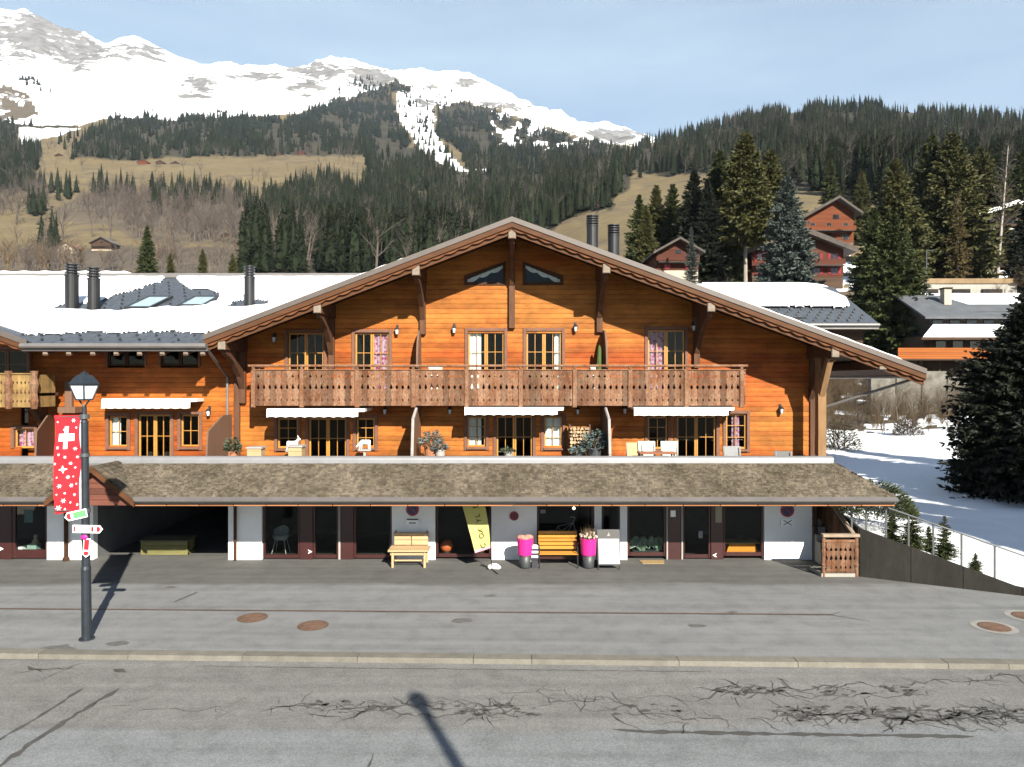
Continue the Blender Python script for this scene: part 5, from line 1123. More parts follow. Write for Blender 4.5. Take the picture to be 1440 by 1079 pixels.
# ---------------------------------------------------------------- wall signs
def round_sign(u, v, r, lab, plate=None, ring=REDP, face=BLUEP, slash=True):
    y = YS - .05; X, z = px(u, y), pz(v, y); th = thing('round_sign', lab, 'sign', (X, y, z))
    m = MB(); m.disc((X, z), r, y, y + .02); m.build('ring', ring, th); m = MB(); m.disc((X, z), r * .74, y - .004, y); m.build('face', face, th)
    if slash: m = MB(); m.poly([(X - r * .62, z + r * .50), (X - r * .5, z + r * .62), (X + r * .62, z - r * .50), (X + r * .5, z - r * .62)][::-1], y - .008, y - .005); m.build('slash', ring, th)
    if plate: 
        m = MB(); m.box(X - r * 1.0, X + r * 1.0, y, y + .015, z - r * 2.35, z - r * 1.25); m.build('plate', WHITEP, th); m = MB()
        if plate == 'x': m.poly([(X - r * .7, z - r * 2.2), (X - r * .5, z - r * 2.2), (X + r * .7, z - r * 1.45), (X + r * .5, z - r * 1.45)], y - .004, y); m.poly([(X + r * .5, z - r * 2.2), (X + r * .7, z - r * 2.2), (X - r * .5, z - r * 1.45), (X - r * .7, z - r * 1.45)], y - .009, y - .005)
        else: m.box(X - r * .9, X + r * .9, y - .004, y, z - r * 1.62, z - r * 1.38); m.box(X - r * .55, X + r * .5, y - .004, y, z - r * 2.15, z - r * 1.98)
        m.build('plate_mark', ANTH, th)
round_sign(580, 717, .205, 'round no-parking sign with small text plate above the pine bench', 'bars')
round_sign(723, 726, .145, 'small plain dark red round sign on white wall between banner and orange bench', None, REDP, M('dark_maroon', (.16, .012, .03), .5), False)
round_sign(1107.5, 718, .215, 'round no-parking sign with crossed arrow plate on right end wall of the shops', 'x')
for (u0, u1, v0, v1, mat, lab, nm) in ((943, 950, 718, 727, WHITEP, 'small white notice on dark post between plant window and shop door', 'notice'), (1006, 1015, 712, 735, M('cream_paper', (.45, .42, .30), .8), 'long cream notice high on dark post left of the orange tray window', 'notice'),
                                       (982, 988, 747, 757, M('grey_paper', (.30, .32, .33), .8), 'small grey poster on the glass shop door', 'poster'), (760, 767, 717, 722, M('grey_label', (.32, .33, .33), .8), 'tiny grey label in the top corner of window behind the orange bench', 'label')):
    y = YS + (.02 if nm == 'notice' else .07); m = MB(); m.box(px(u0, y), px(u1, y), y - .006, y, pz(v1, y), pz(v0, y)); tag(m.build(nm, mat, None, loc=(px(u0, y), y, pz(v1, y))), lab, 'notice' if nm == 'notice' else nm)
for (u, v, fl, lab) in ((436, 776, 1, 'small white arrow decal on the red door post left of the pine bench'), (1005, 781, -1, 'small white arrow decal on the red post beside the orange tray'), (2, 772, 1, 'small white decal on the dark red door at the left photo edge')):
    y = YS + .02; X, z = px(u, y), pz(v, y); s_ = .07; m = MB(); m.poly([(X - fl * s_, z + s_), (X + fl * s_, z), (X - fl * s_, z - s_), (X - fl * s_ * .3, z)][::fl], y - .004, y); tag(m.build('decal', WHITEP, None, loc=(X, y, z)), lab, 'decal')
# ---------------------------------------------------------------- benches, planters, boards in front of the shops
BY = 21.9
t = thing('bench', 'pale raw pine box-like bench with high back against the white wall', 'bench', (px(575, BY), BY, 0)); a, b_ = px(550, BY), px(602, BY); zs, zk = .50, pz(748, BY + .5)
for X in (a + .04, b_ - .12):
    m = MB(); m.bev(X, X + .07, BY - .22, BY - .14, 0, .5); m.build('leg', PINEB, t); m = MB(); m.bev(X, X + .07, BY + .42, BY + .5, 0, 1.0); m.build('leg', PINEB, t)
m = MB(); m.bev(a - .06, b_ + .04, BY - .28, BY + .42, zs, zs + .05); m.bev(a, b_ - .03, BY - .2, BY - .16, zs - .12, zs - .0); m.build('seat', PINEB, t)
m = MB(); zz = zs + .07
for k in range(2): m.bev(a + .03, (a + b_) / 2 - .01, BY + .36, BY + .40, zz, zz + .15); m.bev((a + b_) / 2 + .01, b_ - .05, BY + .36, BY + .40, zz, zz + .15); zz += .16
m.bev(a + .02, b_ - .03, BY + .34, BY + .41, zz, zk); m.build('backrest', PINEB, t); m = MB(); m.bev(a + .1, b_ - .14, BY - .05, BY + .0, .16, .21); m.build('stretcher', PINEB, t)
BY = 22.0
t = thing('bench', 'orange slatted bench with dark metal frame between two pink planters', 'bench', (px(784, BY), BY, 0)); a, b_ = px(757, BY), px(812, BY); m = MB()
for k in range(5): z = .47 + k * .115; m.bev(a, b_, BY + .12 + k * .018, BY + .15 + k * .018, z, z + .10)
m.build('backrest', ORANGEB, t); m = MB()
for k in range(4): m.bev(a, b_, BY - .32 + k * .1, BY - .23 + k * .1, .40, .435)
m.build('seat', ORANGEB, t)
for X in (a + .0, b_ - .04):
    m = MB(); m.path([(X + .02, BY - .34, 0), (X + .02, BY - .30, .40), (X + .02, BY + .1, .42), (X + .02, BY + .26, 1.0)], .02); m.path([(X + .02, BY + .2, 0), (X + .02, BY + .1, .42)], .02); m.path([(X + .02, BY - .3, .4), (X + .02, BY - .3, .62), (X + .02, BY + .14, .64)], .018); m.build('side_frame', LAMPBLK, t)
def planter(u, lab, flowers):
    y = 21.75; X = px(u, y); t = thing('planter', lab, 'planter', (X, y, 0), 'pink and grey planters beside the orange bench'); m = MB(); m.lathe(X, y, [(.155, 0.0), (.17, .05), (.20, .44)], 20); m.build('base', ANTH, t, True)
    m = MB(); m.lathe(X, y, [(.215, .40), (.225, .42), (.25, .86), (.262, .87), (.262, .91), (.235, .91), (.225, .80), (.01, .80)], 20); m.build('pot', PINK, t, False); m = MB(); q = random.Random(int(u)); 
    if flowers:
        for i in range(46): m.ball((X + q.uniform(-.24, .24), y + q.uniform(-.2, .2), .92 + q.uniform(0, .16)), q.uniform(.025, .05), 5, 4)
        m.build('flower', FLOWERP, t); m = MB()
        for i in range(60): p = (X + q.uniform(-.15, .15), y + q.uniform(-.15, .15), .85); e = (p[0] + q.uniform(-.16, .16), p[1] + q.uniform(-.16, .16), 1.1 + q.uniform(0, .28)); m.tube(p, e, .008, .003, 4)
        m.build('stem', TWIGB, t)
    else:
        m.ball((X - .12, y, .93), .11, 8, 6, 1.3, 1, .7); m.ball((X + .1, y + .03, .93), .12, 8, 6, 1.3, 1, .7); m.ball((X, y - .06, .9), .1, 8, 6, 1.3, 1, .6); m.build('filling', M('dry_moss', (.52, .36, .30), .9, .3, 12, .4, 40, col2=(.45, .20, .15)), t)
planter(738.5, 'two-tone pink and grey planter with low dry filling, left of the orange bench', False); planter(827.5, 'two-tone pink and grey planter with dry cream flowers, right of the orange bench', True)
t = thing('bag', 'black and white striped bag at the left end of the orange bench', 'bag', (px(752, 21.7), 21.7, 0)); m = MB(); X = px(752, 21.7)
for k in range(6):
    m.cur = k % 2; m.bev(X - .1 + k * .0, X + .1, 21.66, 21.86, .25 + k * .07, .25 + (k + 1) * .07 - .003, .01)
m.cur = 0; m.box(X - .09, X + .09, 21.68, 21.84, .0, .25); m.build('body', [M('stripe_dark', (.06, .06, .07), .8), WHITEP], t); m = MB(); m.path([(X - .12, 21.7, .2), (X - .15, 21.7, .45), (X - .1, 21.7, .68)], .012); m.build('strap', WHITEP, t)
t = thing('sandwich_board', 'A-frame pavement sign with black header and pale poster beside the flower planter', 'sign', (px(857, 21.6), 21.6, 0)); y = 21.5; a, b_ = px(841, y), px(873, y); m = MB()
m.hexa([(a, y, .14), (b_, y, .14), (b_, y + .03, .14), (a, y + .03, .14), (a, y + .24, 1.17), (b_, y + .24, 1.17), (b_, y + .27, 1.17), (a, y + .27, 1.17)])
for X in (a + .02, b_ - .04): m.tube((X, y + .0, .0), (X, y + .06, .16), .016, .016, 6); m.tube((X, y + .56, .0), (X, y + .27, 1.15), .016, .016, 6)
m.build('frame', BLACKP, t); m = MB(); f0, f1 = .10, .76
def bz(z): return y + .24 * (z - .14) / 1.03 - .006
m.quad((a + .03, bz(.18), .18), (b_ - .03, bz(.18), .18), (b_ - .03, bz(.90), .90), (a + .03, bz(.90), .90)); PST = M('pale_poster', (.40, .46, .48), .5, .2, 4, stretch=(1, 1, .6), col2=(.60, .64, .65)); m.build('poster', PST, t)
m = MB(); q = random.Random(2)
for ln in (((.1, .8), (.25, .55), (.45, .45), (.55, .25)), ((.35, .62), (.3, .4), (.5, .3)), ((.6, .7), (.62, .4))):
    for (p0, p1) in zip(ln[:-1], ln[1:]):
        A = (a + .05 + (b_ - a - .1) * p0[0], .18 + .72 * p0[1]); B = (a + .05 + (b_ - a - .1) * p1[0], .18 + .72 * p1[1]); m.tube((A[0], bz(A[1]) - .003, A[1]), (B[0], bz(B[1]) - .003, B[1]), .006, .004, 4)
m.build('poster_drawing', M('poster_ink', (.30, .37, .40), .6), t); m = MB(); X = (a + b_) / 2; m.poly([(X - .05, .98), (X + .05, .98), (X, 1.10)], bz(1.04) - .012, bz(1.04) - .006); m.build('header_mark', GREYTRIM, t)
m = MB(); X = px(917, 22.35); m.polyz([(px(899, 22.5), 22.6), (px(935, 22.5), 22.6), (px(933, 22.3), 22.2), (px(903, 22.3), 22.2)][::-1], .0, .02); tag(m.build('doormat', TAN, None, loc=(X, 22.4, 0)), 'tan doormat on the ground below the plant window', 'doormat')
# beach flag
t = thing('feather_flag', 'yellow feather flag with dark vertical lettering leaning in front of the shop window', 'flag', (px(690, 21.4), 21.4, 0)); y = 21.45; m = MB()
Lp, Rp = [], []
for i in range(15):
    k = i / 14; v = 776 - 100 * k; ul = 668 - 28 * k ** 1.05; ur = 689.5 - 4 * k - 14 * k ** 2.2; Lp.append((px(ul, y), pz(v + (1 - k) * 2, y))); Rp.append((px(ur, y), pz(v - 5 * (1 - k), y)))
vs = []
for (a, b_) in zip(Lp, Rp):
    for j in range(5): f = j / 4; vs.append((a[0] + (b_[0] - a[0]) * f, y + .02 * math.sin(f * 3.1) - .0, a[1] + (b_[1] - a[1]) * f))
m.add(vs, [(i * 5 + j, i * 5 + j + 1, i * 5 + j + 6, i * 5 + j + 5) for i in range(14) for j in range(4)]); m.build('cloth', YELLOWC, t, True)
m = MB(); a0, b0, a1, b1 = Lp[0], Rp[0], Lp[1], Rp[1]; m.add([(a0[0], y - .006, a0[1]), (b0[0], y - .006, b0[1]), (b0[0] - .0, y - .006, b0[1] + .07), (a0[0] - .015, y - .006, a0[1] + .07)], [(0, 1, 2, 3)]); m.build('hem', M('pink_hem', (.75, .42, .52), .8), t)
m = MB(); m.path([(px(691, y), y + .02, .0)] + [(b_[0] + .03, y + .02, b_[1]) for b_ in Rp], .014); m.build('pole', BLACKP, t)
m = MB(); INK = M('flag_ink', (.07, .065, .03), .8)
for i, ch in enumerate('COXYLME'):
    k = .12 + i * .105; j = int(k * 14); c_ = ((Lp[j][0] + Rp[j][0]) / 2 + .05, Lp[j][1] * .5 + Rp[j][1] * .5); text_mesh(m, ch, c_[0], c_[1], y - .012, .22, rot=math.pi / 2 + .2, ext=.002)
m.build('lettering', INK, t)
m = MB(); m.path([(px(676, 22.0), 22.0, .02), (px(691, 21.5), 21.5, .05), (px(700, 21.0), 21.0, .02)], .016); m.build('foot', BLACKP, t)
m = MB(); X, y = px(695, 21.55), 21.55
m.ball((X, y, .09), .15, 10, 7, 1.15, .7, .62); m.ball((X - .1, y - .02, .08), .1, 9, 6, 1, .8, .8); m.ball((X + .1, y - .02, .07), .1, 9, 6, 1.1, .8, .7); tag(m.build('weight_bag', STONE, None, loc=(X, y, 0)), 'lumpy white weight bag on the ground at the foot of the yellow flag', 'weight')
# things behind the shop glass
def inside(u, v, y): return px(u, y), pz(v, y)
for (u, v, lab) in ((628, 773, 'shiny orange ball low in the shop window, clear of the yellow flag'), (676, 774, 'shiny orange ball in the shop window half hidden behind the yellow flag')):
    y = 23.2; X, z = inside(u, v, y); r = .21; th = thing('ball', lab, 'ball', (X, y, 0), 'orange balls in the shop window'); m = MB(); m.ball((X, y, r + .12), r, 18, 12); m.build('sphere', BALLO, th, True); m = MB(); m.lathe(X, y, [(.12, .012), (.14, .12), (.1, .16)], 14); m.build('stand', BLACKP, th)
t = thing('chair', 'pale grey moulded chair standing behind the left shop window', 'chair', (px(395, 23.5), 23.5, .012)); X, y = px(395, 23.5), 23.5; m = MB(); m.lathe(X, y, [(.05, .48), (.2, .48), (.25, .54), (.27, .62), (.25, .64), (.2, .55), (.02, .52)], 16)
vs = []
for i in range(9):
    a = math.pi * (i / 8) ; vs += [(X + .26 * math.cos(a), y + .05 + .2 * math.sin(a), .58), (X + .25 * math.cos(a), y + .07 + .22 * math.sin(a), .90 - .1 * abs(math.cos(a)))]
m.add(vs, [(2 * i, 2 * i + 2, 2 * i + 3, 2 * i + 1) for i in range(8)]); m.build('seat', GREYF, t)
for sx_, sy_ in ((-1, -1), (1, -1), (-1, 1), (1, 1)): m = MB(); m.tube((X + sx_ * .14, y + sy_ * .12, .5), (X + sx_ * .24, y + sy_ * .22, .012), .018, .012, 6); m.build('leg', GREYTRIM, t)
def leafy(m, X, y, z, w, h, n, q, L=.16, W=.05, droop=.3):
    for i in range(n):
        a = q.uniform(0, 6.283); r = w * math.sqrt(q.random()); hh = h * q.random() ** .8 * math.sqrt(max(.05, 1 - (r / w) ** 2)); p = Vector((X + r * math.cos(a), y + r * math.sin(a) * .8, z + hh))
        d = Vector((math.cos(a) + q.uniform(-.6, .6), math.sin(a) + q.uniform(-.6, .6), q.uniform(-droop, .9))).normalized(); s_ = d.cross(Vector((q.uniform(-1, 1), q.uniform(-1, 1), 1))).normalized(); l_ = L * q.uniform(.6, 1.3)
        m.add([p, p + d * l_ * .5 + s_ * W * .5, p + d * l_, p + d * l_ * .5 - s_ * W * .5], [(0, 1, 2, 3)])
t = thing('plant', 'pale green grassy plants massed low in the shop window above the doormat', 'plant', (px(910, 23.1), 23.1, .012)); m = MB(); q = random.Random(31); y = 23.05
for k in range(210):
    u = q.choice([q.uniform(890, 912), q.uniform(915, 936)]); X = px(u, y); X0_ = px(905 if u < 912 else 927, y); ln = q.uniform(.25, .62); m.path([(X0_ + (X - X0_) * .3, y + q.uniform(0, .3), .15), (X0_ + (X - X0_) * .8, y + q.uniform(-.05, .3), .15 + ln * .8), (X0_ + (X - X0_) * 1.4, y + q.uniform(-.1, .3), .15 + ln * .55)], .011, 3)
m.build('leaves', PALELEAF, t); m = MB(); m.bev(px(890, 23.05), px(936, 23.05), 22.95, 23.45, .012, .2); m.build('trough', ANTH, t)
t = thing('table', 'low table under a bright orange cloth in the rightmost shop window', 'table', (px(1044, 23.2), 23.2, .012)); y = 23.0; m = MB(); a, b_ = px(1021, y), px(1068, y); m.hexa([(a, y, .12), (b_, y, .12), (b_ , y + .5, .12), (a, y + .5, .12), (a + .13, y + .06, .44), (b_ - .13, y + .06, .44), (b_ - .13, y + .45, .44), (a + .13, y + .45, .44)]); m.build('cloth', ORTRAY, t); m = MB(); m.box(a - .05, b_ + .05, y + .0, y + .55, .445, .48); m.build('top', TAN, t)
m = MB(); q = random.Random(41); leafy(m, px(1047, y), y + .25, .48, .16, .18, 60, q, .12, .03); tag(m.build('table_plant', SHRUBG, None, loc=(px(1047, y), y + .25, .48)), 'small green plant on the table with the orange cloth', 'plant')
m = MB(); X, z = inside(807, 715, 23.4); m.tube((X, 23.4, z + .05), (X, 23.4, 2.2), .006, .006, 4); m.ball((X, 23.4, z), .05, 10, 8); BULB = bpy.data.materials.new('bulb_glow'); BULB.use_nodes = True; BULB.node_tree.nodes['Principled BSDF'].inputs['Emission Color'].default_value = (1, .85, .6, 1); BULB.node_tree.nodes['Principled BSDF'].inputs['Emission Strength'].default_value = 1.6
tag(m.build('pendant_bulb', BULB, None, loc=(X, 23.4, z)), 'single lit bulb hanging in the window behind the orange bench', 'lamp')
t = thing('bicycle_sculpture', 'pale wire outline of a bicycle standing in the window behind the orange bench', 'decoration', (px(790, 23.3), 23.3, .012)); y = 23.3; WIRE = M('pale_wire', (.30, .31, .32), .5)
for nm, uc in (('wheel', 776), ('wheel', 812)):
    m = MB(); X = px(uc, y); zc = pz(757, y); m.path([(X + .26 * math.cos(6.283 * i / 20), y, zc + .26 * math.sin(6.283 * i / 20)) for i in range(21)], .012, 5); m.build(nm, WIRE, t)
m = MB(); A, B, C_, D = (px(776, y), y, pz(757, y)), (px(812, y), y, pz(757, y)), (px(806, y), y, pz(735, y)), (px(785, y), y, pz(740, y)); m.path([A, C_, D, A], .014, 5); m.path([C_, B], .014, 5); m.path([D, (px(793, y), y, pz(757, y)), C_], .014, 5); m.path([C_, (px(809, y), y, pz(728, y)), (px(802, y), y, pz(727, y))], .014, 5); m.build('frame', WIRE, t); m = MB(); m.box(px(770, y), px(818, y), y - .05, y + .05, .012, pz(757, y) - .27); m.build('stand', BLACKP, t)
for (u, v0, v1, w, mat, lab, nm, cat) in ((40, 717, 735, .28, M('blue_grey_poster', (.16, .24, .26), .6), 'small blue-grey poster hanging in the left shop window', 'poster', 'poster'), (28, 769, 777, .26, WHITEP, 'flat white box on the display floor of the left shop window', 'display_box', 'box'), (47, 765, 777, .3, M('mint_box', (.32, .42, .38), .7), 'taller pale green box in the left shop window', 'display_box', 'box'), (50, 752, 765, .1, M('beige_figure', (.45, .36, .28), .8), 'small beige figure on the pale green box in the left shop window', 'figurine', 'figurine')):
    y = 23.05; X = px(u, y); m = MB()
    if nm == 'figurine': z = pz(v1, y); m.lathe(X, y, [(.09, z), (.11, z + .05), (.05, z + .18), (.03, z + .2)], 10); m.ball((X, y, z + .25), .06, 10, 8)
    elif nm == 'poster': m.box(X - w / 2, X + w / 2, y, y + .01, pz(v1, y), pz(v0, y)); m.path([(X, y, pz(v0, y)), (X, y, 2.0)], .004, 3)
    else: m.bev(X - w / 2, X + w / 2, y - .1, y + .15, pz(v1, y), pz(v0, y), .01); m.box(X - w / 2 + .02, X + w / 2 - .02, y - .08, y + .13, .012, pz(v1, y))
    tag(m.build(nm, mat, None, loc=(X, y, .012)), lab, cat)
# olive chest in the passage
t = thing('chest', 'long olive wooden chest with dark slot standing in the garage passage', 'chest', (px(231, 23.4), 23.4, 0)); y = 23.3; a, b_ = px(198, y), px(264, y); m = MB()
for k in range(2): m.bev(a, b_, y, y + .5, .17 + k * .14, .305 + k * .14, .012)
m.bev(a, b_, y, y + .5, .0, .07, .012); m.box(a + .05, b_ - .05, y + .04, y + .46, .07, .17)
for X in (a, b_ - .07): m.bev(X, X + .07, y - .015, y + .1, 0, .45, .01)
m.build('body', OLIVE, t); m = MB(); m.hexa([(a - .03, y - .04, .455), (b_ + .03, y - .04, .455), (b_ + .03, y + .55, .50), (a - .03, y + .55, .50), (a - .03, y - .04, .485), (b_ + .03, y - .04, .485), (b_ + .03, y + .55, .53), (a - .03, y + .55, .53)]); m.build('lid', M('grey_lid', (.16, .15, .10), .7), t)
# ---------------------------------------------------------------- terrace and balcony things
TZ = 2.345
def shrub(u, y, lab, mat, w, h, z0, pot=TERRA, n=420, L=.13, W=.05, seed=1):
    X = px(u, y); t = thing('potted_shrub', lab, 'plant', (X, y, TZ)); m = MB(); r = min(.24, w * .7); m.lathe(X, y, [(r * .7, TZ), (r, z0 - .04), (r * 1.1, z0 - .04), (r * 1.1, z0), (r * .9, z0), (r * .85, z0 - .06), (.01, z0 - .06)], 16); m.build('pot', pot, t); m = MB(); leafy(m, X, y, z0 - .02, w, h, n, random.Random(seed), L, W); m.build('leaves', mat, t); m = MB(); q = random.Random(seed)
    for i in range(8): m.tube((X, y, z0 - .05), (X + q.uniform(-w, w) * .7, y + q.uniform(-w, w) * .5, z0 + h * q.uniform(.4, .8)), .014, .005, 4)
    m.build('stem', TWIGB, t)
shrub(607, 22.9, 'bluish shrub in a terracotta pot on the terrace beside the left privacy panel', SHRUBB, .36, .52, 3.62, seed=3); shrub(619, 22.7, 'grey-leaved low plant in a pale pot right of the terracotta one', SHRUBB, .22, .2, 3.52, GREYTRIM, 160, seed=4)
shrub(327, 22.9, 'dark green bushy plant at the left end of the terrace by the corner board', SHRUBG, .22, .46, 3.45, seed=5); shrub(836, 23.0, 'round bluish shrub on the terrace beside the firewood stack', SHRUBB, .42, .62, 3.55, ANTH, 620, seed=6); shrub(812, 22.5, 'small teal plant low in front of the firewood stack', SHRUBB, .2, .2, 3.46, ANTH, 140, seed=7)
shrub(715, 22.3, 'small green plant at the foot of the middle terrace door', SHRUBG, .2, .10, 3.50, CONCL, 90, seed=8)
t = thing('firewood_stack', 'stack of pale split firewood between terrace window and privacy panel', 'firewood', (px(815, 24), 24, TZ)); m = MB(); q = random.Random(17); z = TZ + .04
while z < pz(600, 24):
    X = px(803, 24)
    while X < px(828, 24):
        r = q.uniform(.045, .075); n = q.choice([3, 4, 5]); ph = q.uniform(0, 6); m.poly([(X + r * math.cos(ph - 6.283 * i / n + 0), z + r * math.sin(ph - 6.283 * i / n)) for i in range(n)][::-1], 23.75 + q.uniform(0, .07), 24.2); X += r * 1.75
    z += .115
m.build('logs', M('split_logs', (.50, .36, .22), .85, .2, 4, island=.35), t); m = MB()
for u in (801, 829): X = px(u, 24); m.box(X - .03, X + .03, 23.9, 24.2, TZ, pz(597, 24))
m.build('rack', BEAM, t)
def wbox(u0, u1, v0, y, lab): 
    t = thing('planter_box', lab, 'planter', (px(u0, y), y, TZ)); m = MB(); a, b_ = px(u0, y), px(u1, y); z1 = pz(v0, y)
    zz = TZ
    while zz < z1 - .1: m.bev(a, b_, y, y + .4, zz + .003, min(zz + .16, z1 - .06), .01); zz += .163
    m.build('box', PINEB, t); m = MB(); m.bev(a - .03, b_ + .03, y - .03, y + .43, z1 - .055, z1, .01); m.build('lid', GREYTRIM, t)
wbox(347, 367, 629, 22.5, 'yellowish wooden box with grey lid near the left end of the terrace'); wbox(405, 424, 627, 22.4, 'yellowish wooden box with grey lid beside the white deer figure')
def deer(u, v, y, h, lab, face, grazing):
    z = pz(v, y); X = px(u, y); t = thing('animal_figure', lab, 'figurine', (X, y, z - .0)); f = face; S_ = h
    vs = [(0, .55), (.22 * f, .58), (.38 * f, .62), (.46 * f, .86 if not grazing else .40), (.56 * f, .92 if not grazing else .26), (.70 * f, .86 if not grazing else .18), (-.2 * f, .58), (-.36 * f, .60), (.26 * f, .3), (.28 * f, .0), (.36 * f, .32), (.42 * f, .0), (-.3 * f, .32), (-.30 * f, .0), (-.38 * f, .34), (-.44 * f, .0), (-.46 * f, .70), (.50 * f, 1.06 if not grazing else .45), (.44 * f, 1.22 if not grazing else .52)]
    ed = [(0, 1), (1, 2), (2, 3), (3, 4), (4, 5), (0, 6), (6, 7), (1, 8), (8, 9), (2, 10), (10, 11), (6, 12), (12, 13), (7, 14), (14, 15), (7, 16), (4, 17), (17, 18)]; rad = [.17, .17, .15, .09, .085, .05, .17, .15, .055, .04, .055, .04, .065, .04, .065, .04, .03, .03, .018]
    me = bpy.data.meshes.new('body'); me.from_pydata([(a * S_, (.06 if i in (8, 9, 12, 13) else -.06 if i in (10, 11, 14, 15) else 0) * S_, b_ * S_) for i, (a, b_) in enumerate(vs)], ed, []); o = link(bpy.data.objects.new('body', me)); o.parent = t
    sk = o.modifiers.new('skin', 'SKIN')
    for i, r_ in enumerate(rad): me.skin_vertices[0].data[i].radius = (r_ * S_, r_ * S_)
    me.skin_vertices[0].data[0].use_root = True
    ss = o.modifiers.new('sub', 'SUBSURF'); ss.levels = 1; ss.render_levels = 1; me.materials.append(WHITEP); ORI[o] = ORI[t]
    m = MB(); m.box(X - .5 * S_, X + .5 * S_, y - .1, y + .1, z - .05, z); m.box(X - .04, X + .04, y - .04, y + .04, TZ, z - .05); m.build('base', GREYTRIM, t)
deer(411, 633, 23.6, .40, 'white deer figure with raised head on the left terrace', 1, False); deer(513, 632, 23.6, .42, 'white animal figure with lowered head in front of the small terrace window', -1, True)
def patio_chair(u, y, z1, mat, lab, nm='patio_chair'):
    X = px(u, y); t = thing(nm, lab, 'chair', (X, y, TZ), 'terrace chairs'); m = MB(); w = .27; m.hexa([(X - w, y + .0, TZ + .5), (X + w, y + .0, TZ + .5), (X + w, y + .04, TZ + .5), (X - w, y + .04, TZ + .5), (X - w, y + .1, z1), (X + w, y + .1, z1), (X + w, y + .13, z1), (X - w, y + .13, z1)]); m.build('backrest', mat, t); m = MB(); m.bev(X - w, X + w, y - .45, y + .02, TZ + .42, TZ + .47); m.build('seat', mat, t)
    for a in (-1, 1):
        for b_ in (-.42, .0): m = MB(); m.tube((X + a * (w - .02), y + b_, TZ), (X + a * (w - .02), y + b_, TZ + .62 if b_ < 0 else z1), .016, .016, 6); m.build('leg', GREYTRIM, t)
for (u, v, mat, lab) in ((910, 621, MINT, 'mint chair on the right terrace, left of its pair'), (942, 621, MINT, 'mint chair on the right terrace, in front of the terrace door'), (893, 623, PINEB, 'light wooden chair beside the mint chairs'), (1030, 628, GREYF, 'rounded grey chair below the right terrace window'), (1102, 635, ANTH, 'dark low chair at the right end of the terrace')): patio_chair(u, 22.7, pz(v, 22.7), mat, lab)
t = thing('table', 'reddish terrace table in front of the two mint chairs', 'table', (px(925, 22.2), 22.2, TZ)); m = MB(); a, b_ = px(898, 22.2), px(950, 22.2); zt_ = pz(636, 22.2); m.bev(a, b_, 22.0, 22.5, zt_ - .05, zt_); m.build('top', M('red_table_wood', (.36, .14, .08), .6), t)
for X in (a + .05, b_ - .1):
    for Y in (22.05, 22.4): m = MB(); m.box(X, X + .05, Y, Y + .05, TZ, zt_ - .05); m.build('leg', BEAM, t)
t = thing('parasol', 'folded dark green parasol in the shade of the upper right privacy panel', 'parasol', (px(843, 23.9), 23.9, ZU)); X = px(843, 23.9); m = MB(); m.lathe(X, 23.9, [(.03, ZU + .45), (.14, ZU + .5), (.12, ZU + .9), (.06, ZU + 1.5), (.02, ZU + 1.62)], 10); m.build('cloth', GREENC, t); m = MB(); m.tube((X, 23.9, ZU), (X, 23.9, ZU + .6), .02, .02, 8); m.lathe(X, 23.9, [(.2, ZU), (.2, ZU + .06)], 14); m.build('pole', LAMPBLK, t)
for (u, lab) in ((612, 'pale folded lounger top behind the balcony rail left of the curtained door'), (840, 'pale folded lounger top behind the balcony rail by the green parasol')):
    y = 23.9; X = px(u, y); t = thing('lounger', lab, 'chair', (X, y, ZU), 'folded loungers on the balcony'); m = MB(); m.bev(X - .22, X + .22, y, y + .08, ZU + .12, pz(517, y)); m.build('cushion', M('pale_cushion', (.62, .60, .52), .9), t); m = MB(); m.box(X - .24, X + .24, y + .081, y + .11, ZU, ZU + .9); m.build('frame', GREYTRIM, t)
# ---------------------------------------------------------------- houses on the slopes
def logs(name, c, c2): return M(name, c, .75, .25, .8, .3, 6, stretch=(.15, 1, 3), col2=c2)
REDLOG = logs('red_brown_logs', (.070, .020, .013), (.115, .036, .018)); ORLOG = logs('orange_logs', (.135, .034, .012), (.20, .058, .018)); EDGEM = M('weathered_edge', (.10, .085, .075), .8, .2, 1); DKLOG = logs('dark_logs', (.055, .032, .022), (.10, .058, .035)); ROOFG = M('grey_roof', (.16, .15, .15), .7, .2, .8, stretch=(1, 1, 1)); REDSH = M('red_shutter', (.24, .014, .016), .6, .1, 2); PALEW = M('pale_render', (.55, .48, .38), .85, .1, 1); ORROOF = M('orange_tile_roof', (.40, .16, .08), .8, .15, 1); PINKW = M('pinkish_roof', (.34, .15, .12), .8, .15, 1)
DARKG = M('dark_glass', (.02, .023, .027), .1, .1, 2)
